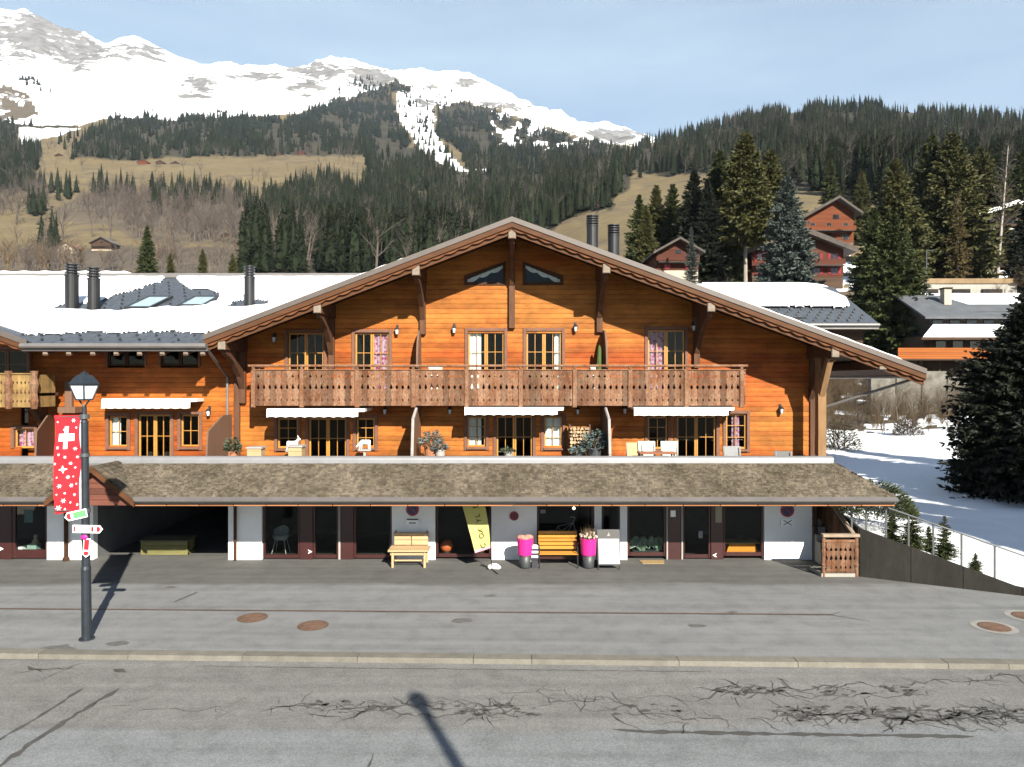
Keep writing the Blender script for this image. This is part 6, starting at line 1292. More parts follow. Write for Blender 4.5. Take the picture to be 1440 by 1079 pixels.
def far_house(lab, u0, ua, u1, ve0, va, ve1, vb, Y, wallm, roofm=ROOFG, depth=10, basem=PALEW, basefrac=.3, balc=True, wins=3, storeys=2, shut=None, chim=True, snow=False, over=.9, nm='chalet', group=None, edge=EDGEM):
    x0, xa, x1 = px(u0, Y), px(ua, Y), px(u1, Y); za, zb = pz(va, Y), pz(vb, Y); z0, z1 = pz(ve0, Y), pz(ve1, Y); w = x1 - x0
    t = thing(nm, lab, 'chalet', (xa, Y, zb), group); fr = w * .09; wx0, wx1 = x0 + fr, x1 - fr; yo = Y + over; th = w * .018
    def top(x): return (z0 + (za - z0) * (x - x0) / (xa - x0)) if x < xa else (za + (z1 - za) * (x - xa) / (x1 - xa))
    zbm = zb + (min(z0, z1) - zb) * basefrac; m = MB(); m.poly([(wx0, zbm), (wx1, zbm), (wx1, top(wx1) - th), (xa, za - th), (wx0, top(wx0) - th)], yo, yo + depth); m.build('wall', wallm, t)
    m = MB(); m.box(wx0 + .05, wx1 - .05, yo + .05, yo + depth - .05, zb - 3, zbm); m.build('base_wall', basem, t)
    m = MB()
    for (a, b_, c, d) in ((x0, z0, xa, za), (xa, za, x1, z1)): m.hexa([(a, Y, b_ - th), (c, Y, d - th), (c, yo + depth + over, d - th), (a, yo + depth + over, b_ - th), (a, Y, b_ + th), (c, Y, d + th), (c, yo + depth + over, d + th), (a, yo + depth + over, b_ + th)])
    rf = m.build('roof', roofm, t); m = MB()
    for (a, b_, c, d) in ((x0, z0, xa, za), (xa, za, x1, z1)): m.hexa([(a, Y - .04, b_ - th * 1.6), (c, Y - .04, d - th * 1.6), (c, Y - .003, d - th * 1.6), (a, Y - .003, b_ - th * 1.6), (a, Y - .04, b_ + th * .9), (c, Y - .04, d + th * .9), (c, Y - .003, d + th * .9), (a, Y - .003, b_ + th * .9)])
    m.build('barge_board', edge, rf)
    if snow: m = MB(); m.hexa([(x0 + w * .03, Y + .5, z0 + th * 1.5), (xa, Y + .5, za + th), (xa, yo + depth, za + th), (x0, yo + depth, z0 + th * 1.5), (x0 + w * .03, Y + .5, z0 + th * 1.5 + .2), (xa, Y + .5, za + th + .2), (xa, yo + depth, za + th + .2), (x0, yo + depth, z0 + th * 1.5 + .2)]); m.build('snow', SNOW, rf)
    if chim: m = MB(); m.box(xa + w * .12, xa + w * .12 + w * .05, yo + depth * .4, yo + depth * .4 + w * .05, za - w * .1, za + w * .06); m.build('chimney', CONCL, rf)
    H_ = min(z0, z1) - zbm
    for s_ in range(storeys):
        zc = zbm + H_ * (s_ + .25) / storeys * .98
        for i in range(wins):
            ww = w * .065; hh_ = ww * 1.25; X = wx0 + (wx1 - wx0) * (i + .5) / wins; m = MB(); m.box(X - ww / 2, X + ww / 2, yo - .06, yo + .02, zc, zc + hh_); wn_ = m.build('window', DARKG, t); m = MB()
            for a in (-1, 1): m.box(X + a * ww * (.52) + (a - 1) * ww * .2, X + a * ww * .52 + (a + 1) * ww * .2, yo - .07, yo, zc, zc + hh_)
            m.box(X - ww * .56, X + ww * .56, yo - .1, yo, zc - ww * .12, zc - .0); m.box(X - ww * .04, X + ww * .04, yo - .075, yo - .061, zc, zc + hh_); m.build('shutter' if shut else 'frame', shut or EDGEM, wn_)
    ww = w * .05; m = MB(); m.box(xa - ww, xa + ww, yo - .06, yo + .02, zbm + H_ * 1.02, zbm + H_ * 1.02 + ww * 1.4)
    if za - th - (zbm + H_) > ww * 2.6: m.build('window', DARKG, t)
    if balc:
        zc = zbm + H_ * .46; m = MB(); m.box(wx0 + w * .02, wx1 - w * .02, yo - over * .9, yo - .02, zc - .12, zc); bl = m.build('balcony', edge, t); m = MB(); m.box(wx0 + w * .02, wx1 - w * .02, yo - over * .9, yo - over * .9 + .06, zc + .1, zc + .95)
        for i in range(7): X = wx0 + w * .02 + (wx1 - wx0 - w * .04) * i / 6; m.box(X - .05, X + .05, yo - over * .9 - .012, yo - over * .9 + .07, zc, zc + 1.02)
        m.build('railing', wallm, bl)
    return t
far_house('wide dark red chalet with pale roof edge and long balcony, partly behind the blue spruce', 1048, 1130, 1207, 354, 321, 351, 402, 112, REDLOG, balc=True, wins=5, shut=REDSH, basefrac=.30, over=1.6, basem=DKLOG)
far_house('orange-red gabled chalet higher up, directly above the wide dark red chalet', 1128, 1181, 1214, 306, 276, 299, 352, 150, ORLOG, wins=3, over=1.8, basefrac=.3, basem=M('brown_render', (.20, .11, .08), .9, .2, 1))
far_house('small chalet with bright red shutters just above the right slope of the main roof', 919, 957, 992, 355, 334, 354, 386, 100, REDLOG, wins=2, shut=M('bright_red_shutter', (.62, .03, .06), .6, .1, 2), basefrac=.25, over=1.2, balc=True)
far_house('dark chalet with a snowy roof edge half hidden among the tall spruces by the birch', 1372, 1432, 1490, 303, 283, 303, 352, 135, DKLOG, wins=3, over=1.4, edge=WHITEP, basem=DKLOG)
# house with grey roof, chimney and orange balcony
t = thing('house', 'grey-roofed house with pale chimney, snowy lean-to and orange balcony below the road wall', 'house', (px(1370, 76), 76, pz(510, 76))); xa, xb = px(1304, 75), px(1475, 75); zg = 6.5
m = MB(); m.box(xa, xb, 74.5, 84, pz(474, 75), pz(444, 75)); z1, z2 = pz(444, 75), pz(417, 79.5)
m.polyx([(74.5, z1), (79.3, z2 - .3), (84, z1)], xa, xb); m.build('upper_wall', M('grey_brown_logs', (.085, .07, .06), .8, .25, 1, stretch=(.2, 1, 3)), t)
m = MB(); xo = px(1289, 75)
for (ya, za_, yb, zb_) in ((73.4, z1 - .35, 79.3, z2), (85.2, z1 - .35, 79.3, z2)): m.hexa([(xo, ya, za_ - .12), (xb, ya, za_ - .12), (xb, yb, zb_ - .12), (xo, yb, zb_ - .12), (xo, ya, za_ + .1), (xb, ya, za_ + .1), (xb, yb, zb_ + .1), (xo, yb, zb_ + .1)])
rf = m.build('roof', M('blue_grey_roof', (.125, .135, .15), .7, .15, 1), t); m = MB(); m.box(px(1325, 77), px(1335, 77), 76.6, 77.4, z1, pz(407, 77)); ck = m.build('chimney', PALEW, rf); m = MB(); m.box(px(1324, 77), px(1336, 77), 76.5, 77.5, pz(407, 77) + .003, pz(405, 77)); m.build('chimney_cap', CONC, ck)
m = MB(); n = 20; vs = []
for i in range(n + 1): x = px(1350, 76) + (xb - px(1350, 76)) * i / n; k = min(1, i / 3); vs += [(x, 74.6, z1 + (z2 - z1 + .35) * (1.2 / 5.9) - .3 + .1), (x, 75.0, z1 + .1 + .25 * k), (x, 79.2, z2 + .12 + .2 * k)]
m.add(vs, [f for i in range(n) for f in ((3 * i, 3 * i + 3, 3 * i + 4, 3 * i + 1), (3 * i + 1, 3 * i + 4, 3 * i + 5, 3 * i + 2))]); m.build('snow', SNOW, rf)
m = MB(); m.box(px(1300, 73), xb, 73.2, 84, zg, pz(474, 74.5)); m.build('lower_wall', DKLOG, t); m = MB(); m.hexa([(px(1296, 71.8), 71.8, pz(478, 71.8)), (xb, 71.8, pz(478, 71.8)), (xb, 74.5, pz(462, 74.5)), (px(1310, 74.5), 74.5, pz(462, 74.5)), (px(1296, 71.8), 71.8, pz(475, 71.8)), (xb, 71.8, pz(475, 71.8)), (xb, 74.5, pz(459, 74.5)), (px(1310, 74.5), 74.5, pz(459, 74.5))]); lt = m.build('lean_to_roof', DKLOG, t)
m = MB(); m.hexa([(px(1298, 71.9), 71.9, pz(475, 71.9) + .01), (xb, 71.9, pz(475, 71.9) + .01), (xb, 74.4, pz(459, 74.4) + .01), (px(1312, 74.4), 74.4, pz(459, 74.4) + .01), (px(1300, 72.1), 72.1, pz(471, 71.9)), (xb, 72.1, pz(471, 71.9)), (xb, 74.4, pz(455, 74.4)), (px(1313, 74.4), 74.4, pz(455, 74.4))]); m.build('snow', SNOW, lt)
for k in range(5): m = MB(); X = px(1312 + k * 24, 74.4); m.box(X, X + 1.0, 74.42, 74.52, pz(459, 74.4), pz(447, 74.4)); m.build('window', DARKG, t); m = MB(); X = px(1316 + k * 24, 73.1); m.box(X, X + 1.0, 73.1, 73.22, pz(490, 73), pz(478, 73)); m.build('window', DARKG, t)
m = MB(); m.box(px(1258, 71), px(1398, 71), 70.6, 73.2, pz(507, 71) - .0, pz(505, 71)); bl = m.build('balcony', DKLOG, t); m = MB(); z = pz(505, 71) + .003
while z < pz(491.5, 71): m.bev(px(1260, 71), px(1396, 71), 70.62, 70.70, z, z + .21, .02); z += .22
m.build('railing', M('orange_boards', (.38, .11, .02), .6, .15, 1, stretch=(.2, 1, 2), island=.12), bl)
for k in range(5): m = MB(); X = px(1270 + k * 30, 71); m.box(X - .08, X + .08, 72, 72.2, 1.5, pz(507, 71)); m.build('post', DKLOG, t)
# pale road wall above it, with a lamp mast
t = thing('road_wall', 'long pale concrete road wall with brown coping below the tall spruces', 'wall', (px(1340, 110), 110, 18)); m = MB(); m.box(px(1272, 110), px(1430, 110), 110, 110.5, 12, pz(399, 110)); m.build('wall', CONCL, t); m = MB(); m.box(px(1272, 110), px(1430, 110), 109.8, 110.7, pz(399, 110), pz(392, 110)); m.build('coping', M('brown_coping', (.30, .21, .12), .9, .2, .5), t); 
m = MB()
for k in range(3): m.box(px(1290 + k * 45, 110), px(1318 + k * 45, 110), 109.7, 109.99, pz(416, 110), pz(407, 110))
m.build('niche', ROOM, t)
m = MB(); m.tube((px(1303, 90), 90, 12), (px(1303, 90), 90, pz(352, 90)), .09, .06, 8); m.tube((px(1303, 90), 90, pz(353, 90)), (px(1303, 90) + .9, 90, pz(353, 90) + .1), .05, .05, 6); tag(m.build('lamp_mast', STEEL, None, loc=(px(1303, 90), 90, 12)), 'thin grey lamp mast in front of the tall spruces at the road wall', 'lamp mast')
t = thing('garden_wall', 'mottled grey garden wall behind the bare saplings, under the orange balcony', 'wall', (px(1290, 66), 66, 3)); m = MB()
for k in range(4): a = 1225 + k * 36; m.box(px(a, 66 + k * .4), px(a + 34, 66 + k * .4), 66 + k * .4, 66.6 + k * .4, 1.5, pz(522 + (k % 2) * 8, 66))
m.build('wall', M('mottled_wall', (.13, .122, .105), .9, .3, 1.6, .3, 8, col2=(.27, .255, .22)), t)
# the back house whose roof shows behind the main gable
t = thing('house', 'back house with slate roof, thick snow patch and dark brown wall behind the right slope', 'house', (px(1120, 47), 47, 1)); Y0, Y1 = 44, 51; xr = px(1236, Y0); xt = px(1172, Y1); xl = px(985, Y0); ze, zt_ = pz(455, Y0), pz(404, Y1)
def bk(x, y, dz=0): return (x, y, ze + (zt_ - ze) * (y - Y0) / (Y1 - Y0) + dz)
m = MB(); m.hexa([bk(xl, Y0, -.25), bk(xr, Y0, -.25), bk(xt, Y1, -.25), bk(xl + 2, Y1, -.25), bk(xl, Y0), bk(xr, Y0), bk(xt, Y1), bk(xl + 2, Y1)]); m.add([bk(xt, Y1), (xr, Y1 + 7, ze), (xl, Y1 + 7, ze), bk(xl + 2, Y1), bk(xr, Y0)], [(0, 1, 2, 3), (0, 4, 1)])
rq = random.Random(3); y = Y0 + .05
while y < Y1 - .4:
    b_ = xr + (xt - xr) * (y - Y0) / (Y1 - Y0); x = xl + 2
    while x < b_ - .5: q = rq.uniform(.015, .03); m.add([bk(x, y, q), bk(x + .48, y, q), bk(x + .48, y + .4, .004), bk(x, y + .4, .004), bk(x, y), bk(x + .48, y)], [(0, 1, 2, 3), (4, 5, 1, 0)]); x += .49
    y += .38
rf = m.build('roof', SLATE, t); m = MB(); k = 0; y = Y0 + .3
while y < Y1 - .5:
    b_ = xr + (xt - xr) * (y - Y0) / (Y1 - Y0); x = xl + 3 + (.35 if k % 2 else 0)
    while x < b_ - .4: p = bk(x, y, .02); m.box(x - .06, x + .06, p[1] - .05, p[1] + .05, p[2], p[2] + .12); x += .7
    y += .5; k += 1
m.build('snow_guard', LAMPBLK, rf)
gx = np.linspace(xl + 1, xr, 160); gyy = np.linspace(Y0 + .2, Y1 - .05, 60); GX, GY = np.meshgrid(gx, gyy); GZ = ze + (zt_ - ze) * (GY - Y0) / (Y1 - Y0); gu = GX / GY * F + CX; gv = CY - (GZ - HC) / GY * F
okb = (gv < 435 + (fbm(GX, GY, 3, 3) - .5) * 3) & (gv > 405.5) & (gu < np.interp(gv, [404, 412, 424, 433, 436], [1130, 1160, 1190, 1194, 1180]))
d = okb.astype(float)
for _ in range(4): d = (np.pad(d, 1, mode='edge')[:-2, 1:-1] + np.pad(d, 1, mode='edge')[2:, 1:-1] + np.pad(d, 1, mode='edge')[1:-1, :-2] + np.pad(d, 1, mode='edge')[1:-1, 2:] + 2 * d) / 6
GZ2 = GZ + np.where(d > .1, np.clip((d - .1) * 1.6, 0, 1) ** .5 * .33 + .02, -.1); keep = okb[:-1, :-1] | okb[1:, :-1] | okb[:-1, 1:] | okb[1:, 1:]; ids = (np.arange(59)[:, None] * 160 + np.arange(159)[None, :])[keep].ravel()
np_mesh('snow', np.stack([GX, GY, GZ2], -1).reshape(-1, 3) - np.array([ORI[t]]), np.stack([ids, ids + 1, ids + 161, ids + 160], 1), SNOW, rf, smooth=True)
m = MB(); n = 30; vs = []
for i in range(n + 1): x = xl + 2 + (px(1165, Y1) - xl - 2) * i / n; e = min(1, (n - i) / 6); vs += [(x, Y1 - .02, zt_ + .02), (x, Y1 + .05, zt_ + .05 + .3 * e ** .5), (x, Y1 + .8, zt_ - .2 + .3 * e)]
m.add(vs, [f for i in range(n) for f in ((3 * i, 3 * i + 3, 3 * i + 4, 3 * i + 1), (3 * i + 1, 3 * i + 4, 3 * i + 5, 3 * i + 2))]); m.build('ridge_snow', SNOW, rf); m = MB(); m.tube((xl, Y0 - .06, ze - .1), (xr, Y0 - .06, ze - .1), .1, .1, 8); m.box(xl, xr, Y0 - .0, Y0 + .05, ze - .35, ze - .26); m.build('gutter', GUTTER, rf); m = MB(); m.box(xl, px(1170, Y0), Y0 + .9, Y1 + 5, 0, ze - .1); m.box(px(1168, Y0), px(1225, Y0), Y0 + 1.0, Y1 + 3, ze - 2.2, ze - .101); m.build('wall', DKLOG, t)
# little chalets scattered over the far meadows
q = random.Random(5)
for (u, v, w_, wm, rm, lab, b_) in ((91, 357, 28, PALEW, ORROOF, 'cream house with orange roof low on the left slope, right behind the flue pair', False), (141, 353, 34, DKLOG, ROOFG, 'dark brown chalet right of the cream house on the left slope', True), (200, 233, 17, ORLOG, PINKW, 'reddish chalet at the left of the three on the upper meadow', False), (224, 232, 13, DKLOG, ROOFG, 'dark chalet in the middle of the three on the upper meadow', False), (246, 234, 14, DKLOG, ROOFG, 'small brown chalet at the right of the three on the upper meadow', False),
        (368, 304, 24, PINKW, PINKW, 'pinkish-roofed house at the edge of the dark conifers left of the gable', False), (318, 336, 16, DKLOG, ROOFG, 'small dark hut in the meadow left of the gable', False), (390, 219, 12, DKLOG, ROOFG, 'small hut left of the red one at the top of the meadow', False), (423, 218, 13, REDLOG, PINKW, 'small red hut at the top right of the upper meadow', False), (56, 258, 15, DKLOG, ROOFG, 'small grey-brown hut at the left edge of the upper meadow', False), (82, 222, 12, REDLOG, ROOFG, 'small hut under the left dark forest', False), (846, 292, 15, REDLOG, ROOFG, 'tiny red and white chalet on the meadow right of the ridge', False)):
    h_ = ground_hit(u, v)
    if h_: X, Y, z = h_; vb = v + 1; far_house(lab, u - w_ / 2, u + q.uniform(-1, 1), u + w_ / 2, vb - w_ * .36, vb - w_ * .62, vb - w_ * .36, vb, Y, wm, rm, depth=w_ * Y / 1400, wins=2, storeys=1, balc=b_, chim=False, over=w_ * Y / F * .07)
# ---------------------------------------------------------------- trees
def spruce_geo(h, Rr, seed, nb=260, K=9, base=.04, dens=1.0, droop=1.0, tw=1.0):
    g = np.random.default_rng(seed); t = base + (1 - base) * np.sort(g.random(nb)) ** 1.0
    t = np.clip(t + g.normal(0, .01, nb), base, .985); phi = g.random(nb) * 6.283
    lob = .82 + .18 * np.sin(phi * 2 + seed) * np.sin(t * 9 + seed)
    prof = np.where(t < .16, .72 + t / .16 * .28, 1) * (1 - t) ** .82 + .025
    L = Rr * prof * lob * (.62 + .5 * g.random(nb)); a = np.interp(t, [0, .3, .75, 1], [-.42, -.32, .05, .8]) * droop; b = np.interp(t, [0, .5, 1], [.22, .2, 0])
    s = (np.arange(K) + .6) / K; s = s[None, :] + g.normal(0, .03, (nb, K)); 
    dr = np.stack([np.cos(phi), np.sin(phi), 0 * phi], -1); sd_ = np.stack([-np.sin(phi), np.cos(phi), 0 * phi], -1)
    P = dr[:, None, :] * (L[:, None] * s)[..., None]; P[..., 2] += (t * h)[:, None] + L[:, None] * (a[:, None] * s + b[:, None] * s ** 2)
    out = []
    for side in (-1, 1, 0, 2):
        th = g.uniform(.5, 1.15, (nb, K)); ln = (L[:, None] * .34 * (1.05 - .72 * s) + .035 * Rr) * g.uniform(.6, 1.35, (nb, K)) * tw
        if side == 0: d = dr[:, None, :] * .35 + np.stack([g.normal(0, .25, (nb, K)), g.normal(0, .25, (nb, K)), np.full((nb, K), -.75)], -1); ln = ln * .85
        elif side == 2: d = dr[:, None, :] + np.stack([g.normal(0, .3, (nb, K)), g.normal(0, .3, (nb, K)), g.normal(.15, .2, (nb, K))], -1)
        else: d = dr[:, None, :] * np.cos(th)[..., None] + sd_[:, None, :] * (side * np.sin(th))[..., None]; d[..., 2] += g.normal(-.22, .18, (nb, K))
        d /= np.linalg.norm(d, axis=-1, keepdims=True); r = g.normal(0, 1, (nb, K, 3)); r[..., 2] *= .45; w = np.cross(d, r); w /= np.linalg.norm(w, axis=-1, keepdims=True) + 1e-6
        wd = ln * g.uniform(.13, .24, (nb, K)); q = np.stack([P, P + d * (ln * .45)[..., None] + w * wd[..., None], P + d * ln[..., None], P + d * (ln * .45)[..., None] - w * wd[..., None]], -2); out.append(q.reshape(-1, 4, 3))
    V = np.concatenate(out); return V.reshape(-1, 3), np.arange(len(V) * 4).reshape(-1, 4)
def with_core(V, Fa, h, r, seed):        # dark inner cone so the sky does not show through the middle
    q = random.Random(seed); n = 8; ring = []; P = []
    for k, (z, f) in enumerate(((.06, .9), (.3, .85), (.55, .55), (.8, .22), (.98, .01))):
        for i in range(n): a = 6.283 * i / n; rr = r * f * q.uniform(.75, 1.2); P.append((rr * math.cos(a), rr * math.sin(a), z * h))
    b_ = len(V); Q = [(b_ + k * n + i, b_ + k * n + (i + 1) % n, b_ + (k + 1) * n + (i + 1) % n, b_ + (k + 1) * n + i) for k in range(4) for i in range(n)]
    return np.concatenate([V, np.array(P)]), np.concatenate([Fa, np.array(Q)])
def trunk_mb(h, r, lean=0, stubs=0, seed=0):
    m = MB(); n = 6
    for i in range(n): m.tube((lean * i / n, 0, h * i / n - (.3 if i == 0 else 0)), (lean * (i + 1) / n, 0, h * (i + 1) / n), r * (1 - i / n) + .01, r * (1 - (i + 1) / n) + .01, 8)
    return m
def spruce(name, lab, u, vb, vt, Y, half, mat, nb=300, K=9, z0=None, X=None, base=.04, group=None, seed=1, bark=BARK, droop=1.0, cat='tree', h=None, tw=1.0):
    X = px(u, Y) if X is None else X; gz = ground_z(X, Y) if z0 is None else z0
    if h is None: h = pz(vt, Y) - gz
    big = cat == 'tree' and half < 60; Rr = half * (1.72 if big and u > 800 else 1) * Y / F; nb = int(nb * (2.0 if big else 1)); K = K + 2 if big else K
    t = thing(name, lab, cat, (X, Y, gz), group); V, Fa = spruce_geo(h, Rr, seed, nb, K, base, droop=droop, tw=tw * (.85 if big else 1))
    if group: V, Fa = with_core(V, Fa, h, Rr * .8, seed)  # core makes the added off-frame spruces cast a denser shadow
    np_mesh('crown', V, Fa, mat, t); m = trunk_mb(h * .97, h * .014 + .03); m.v = [(x + X, y + Y, z + gz) for x, y, z in m.v]; m.build('trunk', bark, t); return t
spruce('spruce_tree', 'big nearly black shaded spruce with drooping boughs at the right edge of the photo', 1462, 700, 392, 32, 178, DARKSP, 2300, 19, seed=3, base=.02, tw=.45)
spruce('blue_spruce', 'tall blue-grey spruce in front of the wide dark red chalet', 1107, 398, 249, 98, 40, BLUESP, 420, 10, seed=4)
spruce('spruce_tree', 'lit green spruce low between the red chalet and the grey-roofed house, nearest of its group', 1256, 470, 298, 82, 48, SPRUCE, 420, 11, seed=5)
spruce('spruce_tree', 'dark spruce standing close behind and left of the nearest lit green spruce', 1229, 450, 292, 88, 36, SPRUCE, 340, 10, seed=6)
spruce('spruce_tree', 'tall olive spruce rising behind the lit green spruce', 1259, 410, 224, 118, 40, SPRUCE2, 380, 10, seed=7)
spruce('spruce_tree', 'tallest olive-topped spruce of the pair above the road wall, its right half', 1338, 388, 188, 126, 46, SPRUCE2, 420, 11, seed=8)
spruce('spruce_tree', 'tall dark spruce of the pair above the road wall, its left half', 1311, 388, 192, 130, 44, SPRUCE, 420, 11, seed=9)
spruce('spruce_tree', 'olive spruce between the tall pair and the leaning birch', 1380, 365, 208, 140, 42, SPRUCE2, 340, 10, seed=10)
spruce('spruce_tree', 'dark spruce behind the leaning birch at the right edge', 1436, 380, 214, 150, 44, SPRUCE, 340, 10, seed=11)
spruce('spruce_tree', 'shaded spruce right of the dark chalet near the right edge', 1447, 400, 275, 112, 30, DARKSP, 300, 9, seed=12)
spruce('larch_tree', 'slender yellowish larch in front of the tall spruce pair', 1347, 392, 268, 116, 15, M('yellow_larch_twigs', (.13, .10, .04), .8, .25, .6, island=.3), 160, 7, seed=13, bark=PALEBARK)
spruce('pine_tree', 'broad olive conifer with a bare pale trunk right of centre on the slope', 1048, 385, 186, 112, 46, SPRUCE2, 420, 11, seed=14, base=.36, bark=PALEBARK)
spruce('pine_tree', 'broad dark conifer left of the one with the bare pale trunk', 1012, 388, 212, 120, 42, SPRUCE, 400, 10, seed=15)
spruce('pine_tree', 'olive conifer right of the bare-trunked one, just behind the blue spruce', 1084, 385, 212, 128, 42, SPRUCE2, 400, 10, seed=16)
spruce('spruce_tree', 'dark shaded spruce in the gap between the two conifer groups', 976, 388, 240, 116, 34, DARKSP, 340, 10, seed=17)
spruce('spruce_tree', 'second dark shaded spruce, nearer the broad conifers', 995, 388, 252, 112, 26, DARKSP, 300, 9, seed=18)
for i, (u, vt, hf, Y, lab) in enumerate(((899, 274, 24, 122, 'leftmost of the green spruces above the right roof slope'), (923, 260, 27, 126, 'second green spruce from the left above the right roof slope'), (946, 259, 27, 124, 'tall green spruce behind the chalet with red shutters'), (908, 288, 22, 112, 'shorter green spruce in front of the leftmost ones above the roof slope'))): spruce('spruce_tree', lab, u, 395, vt, Y, hf, SPRUCE2 if i % 2 else SPRUCE, 320, 10, seed=30 + i)
spruce('blue_spruce', 'small pale bluish spruce right of the chalet with red shutters', 972, 388, 318, 95, 14, BLUESP, 220, 8, seed=40)
spruce('spruce_tree', 'spruce beside the right wall of the upper orange chalet', 1212, 345, 240, 168, 20, SPRUCE2, 240, 8, seed=41); spruce('spruce_tree', 'dark spruce on the slope left above the upper orange chalet', 1168, 330, 222, 190, 17, SPRUCE, 220, 8, seed=42)
spruce('spruce_tree', 'tall single spruce standing alone behind the snow roof, right of the two flues', 207, 396, 317, 190, 21, SPRUCE, 300, 9, seed=43)
for i, (u, vt, hf) in enumerate(((240, 356, 15), (285, 350, 16), (327, 356, 15))): spruce('spruce_tree', ('yellowish young spruce next to the tall single spruce behind the snow roof', 'middle of three yellowish young spruces behind the snow roof', 'yellowish young spruce nearest the third flue behind the snow roof')[i], u, 396, vt, 150, hf, SPRUCE2, 220, 8, seed=44 + i)
for i, (x, y, h, r) in enumerate(((30.6, 14.5, 23, 4.6), (34.5, 15.5, 23, 4.6), (22.9, 9.5, 15, 3.4), (25.6, 8.5, 19, 4.4), (28.6, 7.5, 21, 4.8), (31.8, 7.0, 21, 4.8), (35.0, 8.0, 19, 4.6))): spruce('spruce_tree', 'unseen tall spruce added to shade the snow bank right of the forecourt', 0, 0, 0, y, r * F / y, DARKSP, 300, 10, z0=0.0, X=x, h=h, seed=50 + i, group='unseen shade-casting spruces right of the frame')  # unseen spruces, added to throw shade on the snow bank and big spruce
for i, (u, Y, h, hf) in enumerate(((1283, 21.3, 1.25, .62), (1328, 20.8, 1.35, .55), (1306, 21.9, .9, .45), (1372, 20.4, .6, .35), (1255, 21.8, .9, .5))):
    X = px(u, Y); z = wall_top(X) - .12
    spruce('young_spruce', ('dark bushy young spruce behind the handrail, largest of the row', 'upright young spruce behind the handrail right of the largest', 'small young spruce between the two largest behind the handrail', 'sparse little spruce behind the lower handrail', 'young spruce just left of the largest behind the handrail', 'young spruce close to the stair behind the handrail', 'tiny spruce near the low end of the handrail')[i], u, 0, 0, Y, hf * F / Y, SPRUCE, 230, 9, z0=z, X=X, h=h, seed=60 + i, cat='young tree', tw=.7)
# bare trees
def bare_geo(h, seed, levels=4, spread=.6, n0=5, thick=.02, flat=True, droop=0):
    q = random.Random(seed); V = []; Fq = []
    def seg(p, d, l, r, lev):
        n = 3 if lev < 2 else 2; a = p
        for i in range(n):
            d2 = Vector((d.x + q.uniform(-.16, .16), d.y + q.uniform(-.16, .16), d.z + q.uniform(-.1, .14) - droop * (lev > 1) * .15)).normalized(); b_ = a + d2 * (l / n); r2 = r * (1 - .28 * (i + 1) / n * 1.3)
            s1 = d2.orthogonal().normalized(); s2 = d2.cross(s1)
            for s_ in (s1, s2):
                k = len(V); V.extend([a + s_ * r, a - s_ * r, b_ - s_ * r2, b_ + s_ * r2]); Fq.append((k, k + 1, k + 2, k + 3))
            if lev < levels and (lev > 0 or i > 0 or n0 > 8):
                for _ in range(q.choice([1, 2, 2, 3]) if lev else n0 // 2 + 1):
                    ang = q.uniform(0, 6.283); o = (s1 * math.cos(ang) + s2 * math.sin(ang)) * spread * q.uniform(.6, 1.3); seg(a + (b_ - a) * q.random(), (d2 + o).normalized(), l * q.uniform(.38, .62), r2 * .55, lev + 1)
            a, d, r = b_, d2, r2
    seg(Vector((0, 0, -.1)), Vector((0, 0, 1)), h, h * thick, 0)
    return np.array([tuple(v) for v in V]), np.array(Fq)
BTWIGS = []
for k in range(5): V, Fa = bare_geo(10.0, 100 + k, 3, .62, 6, .016); BTWIGS.append((V, Fa))
BUSH = [bare_geo(2.0, 200 + k, 3, .9, 12, .012) for k in range(3)]
def bare(name, lab, u, Y, h, mat, geo, seed=0, z=None, sxy=1.0, group=None, cat='tree', X=None):
    X = px(u, Y) if X is None else X; z = ground_z(X, Y) if z is None else z; V, Fa = geo; a = seed * 1.7; c, s_ = math.cos(a), math.sin(a); k = h / max(V[:, 2]); V2 = np.stack([(V[:, 0] * c - V[:, 1] * s_) * k * sxy + X, (V[:, 0] * s_ + V[:, 1] * c) * k * sxy + Y, V[:, 2] * k + z], -1)
    return tag(np_mesh(name, V2, Fa, mat, None, (X, Y, z)), lab, cat, group)
V, Fa = bare_geo(10, 300, 3, .45, 5, .012)
t = thing('birch_tree', 'tall leaning birch with white trunk near the right edge above the dark chalet', 'tree', (px(1403, 122), 122, ground_z(px(1403, 122), 122))); z0 = ground_z(px(1403, 122), 122); zt_ = pz(203, 122); m = MB(); x0, x1 = px(1402, 122), px(1418, 122)
for i in range(8): m.tube((x0 + (x1 - x0) * i / 8, 122, z0 + (zt_ - z0) * i / 8), (x0 + (x1 - x0) * (i + 1) / 8, 122, z0 + (zt_ - z0) * (i + 1) / 8), .30 - .03 * i, .30 - .03 * (i + 1), 8)
m.build('trunk', M('birch_bark', (.42, .38, .34), .8, .3, 2), t); q = random.Random(4); m = MB()
for i in range(150): f = q.uniform(.35, 1); p = Vector((x0 + (x1 - x0) * f, 122, z0 + (zt_ - z0) * f)); e = p + Vector((q.uniform(-1, 1), q.uniform(-1, 1), q.uniform(.2, 1.0))) * (4.2 * (1.15 - f)); m.tube(p, e, .05, .015, 3); m.tube(p + (e - p) * .5, p + (e - p) * .7 + Vector((q.uniform(-1, 1), 0, q.uniform(0, 1))), .02, .008, 3)
m.build('branches', TWIG, t)
for i, (u, Y, h, lab) in enumerate(((1243, 58, 3.9, 'slim pale bare sapling nearest the roof corner in front of the garden wall'), (1262, 60, 5.2, 'tall pale bare sapling in the middle of the three by the garden wall'), (1287, 61, 4.8, 'pale bare sapling at the right of the three by the garden wall'))): bare('sapling', lab, u, Y, h, PALEBARK, bare_geo(5, 400 + i, 3, .4, 5, .014), i)
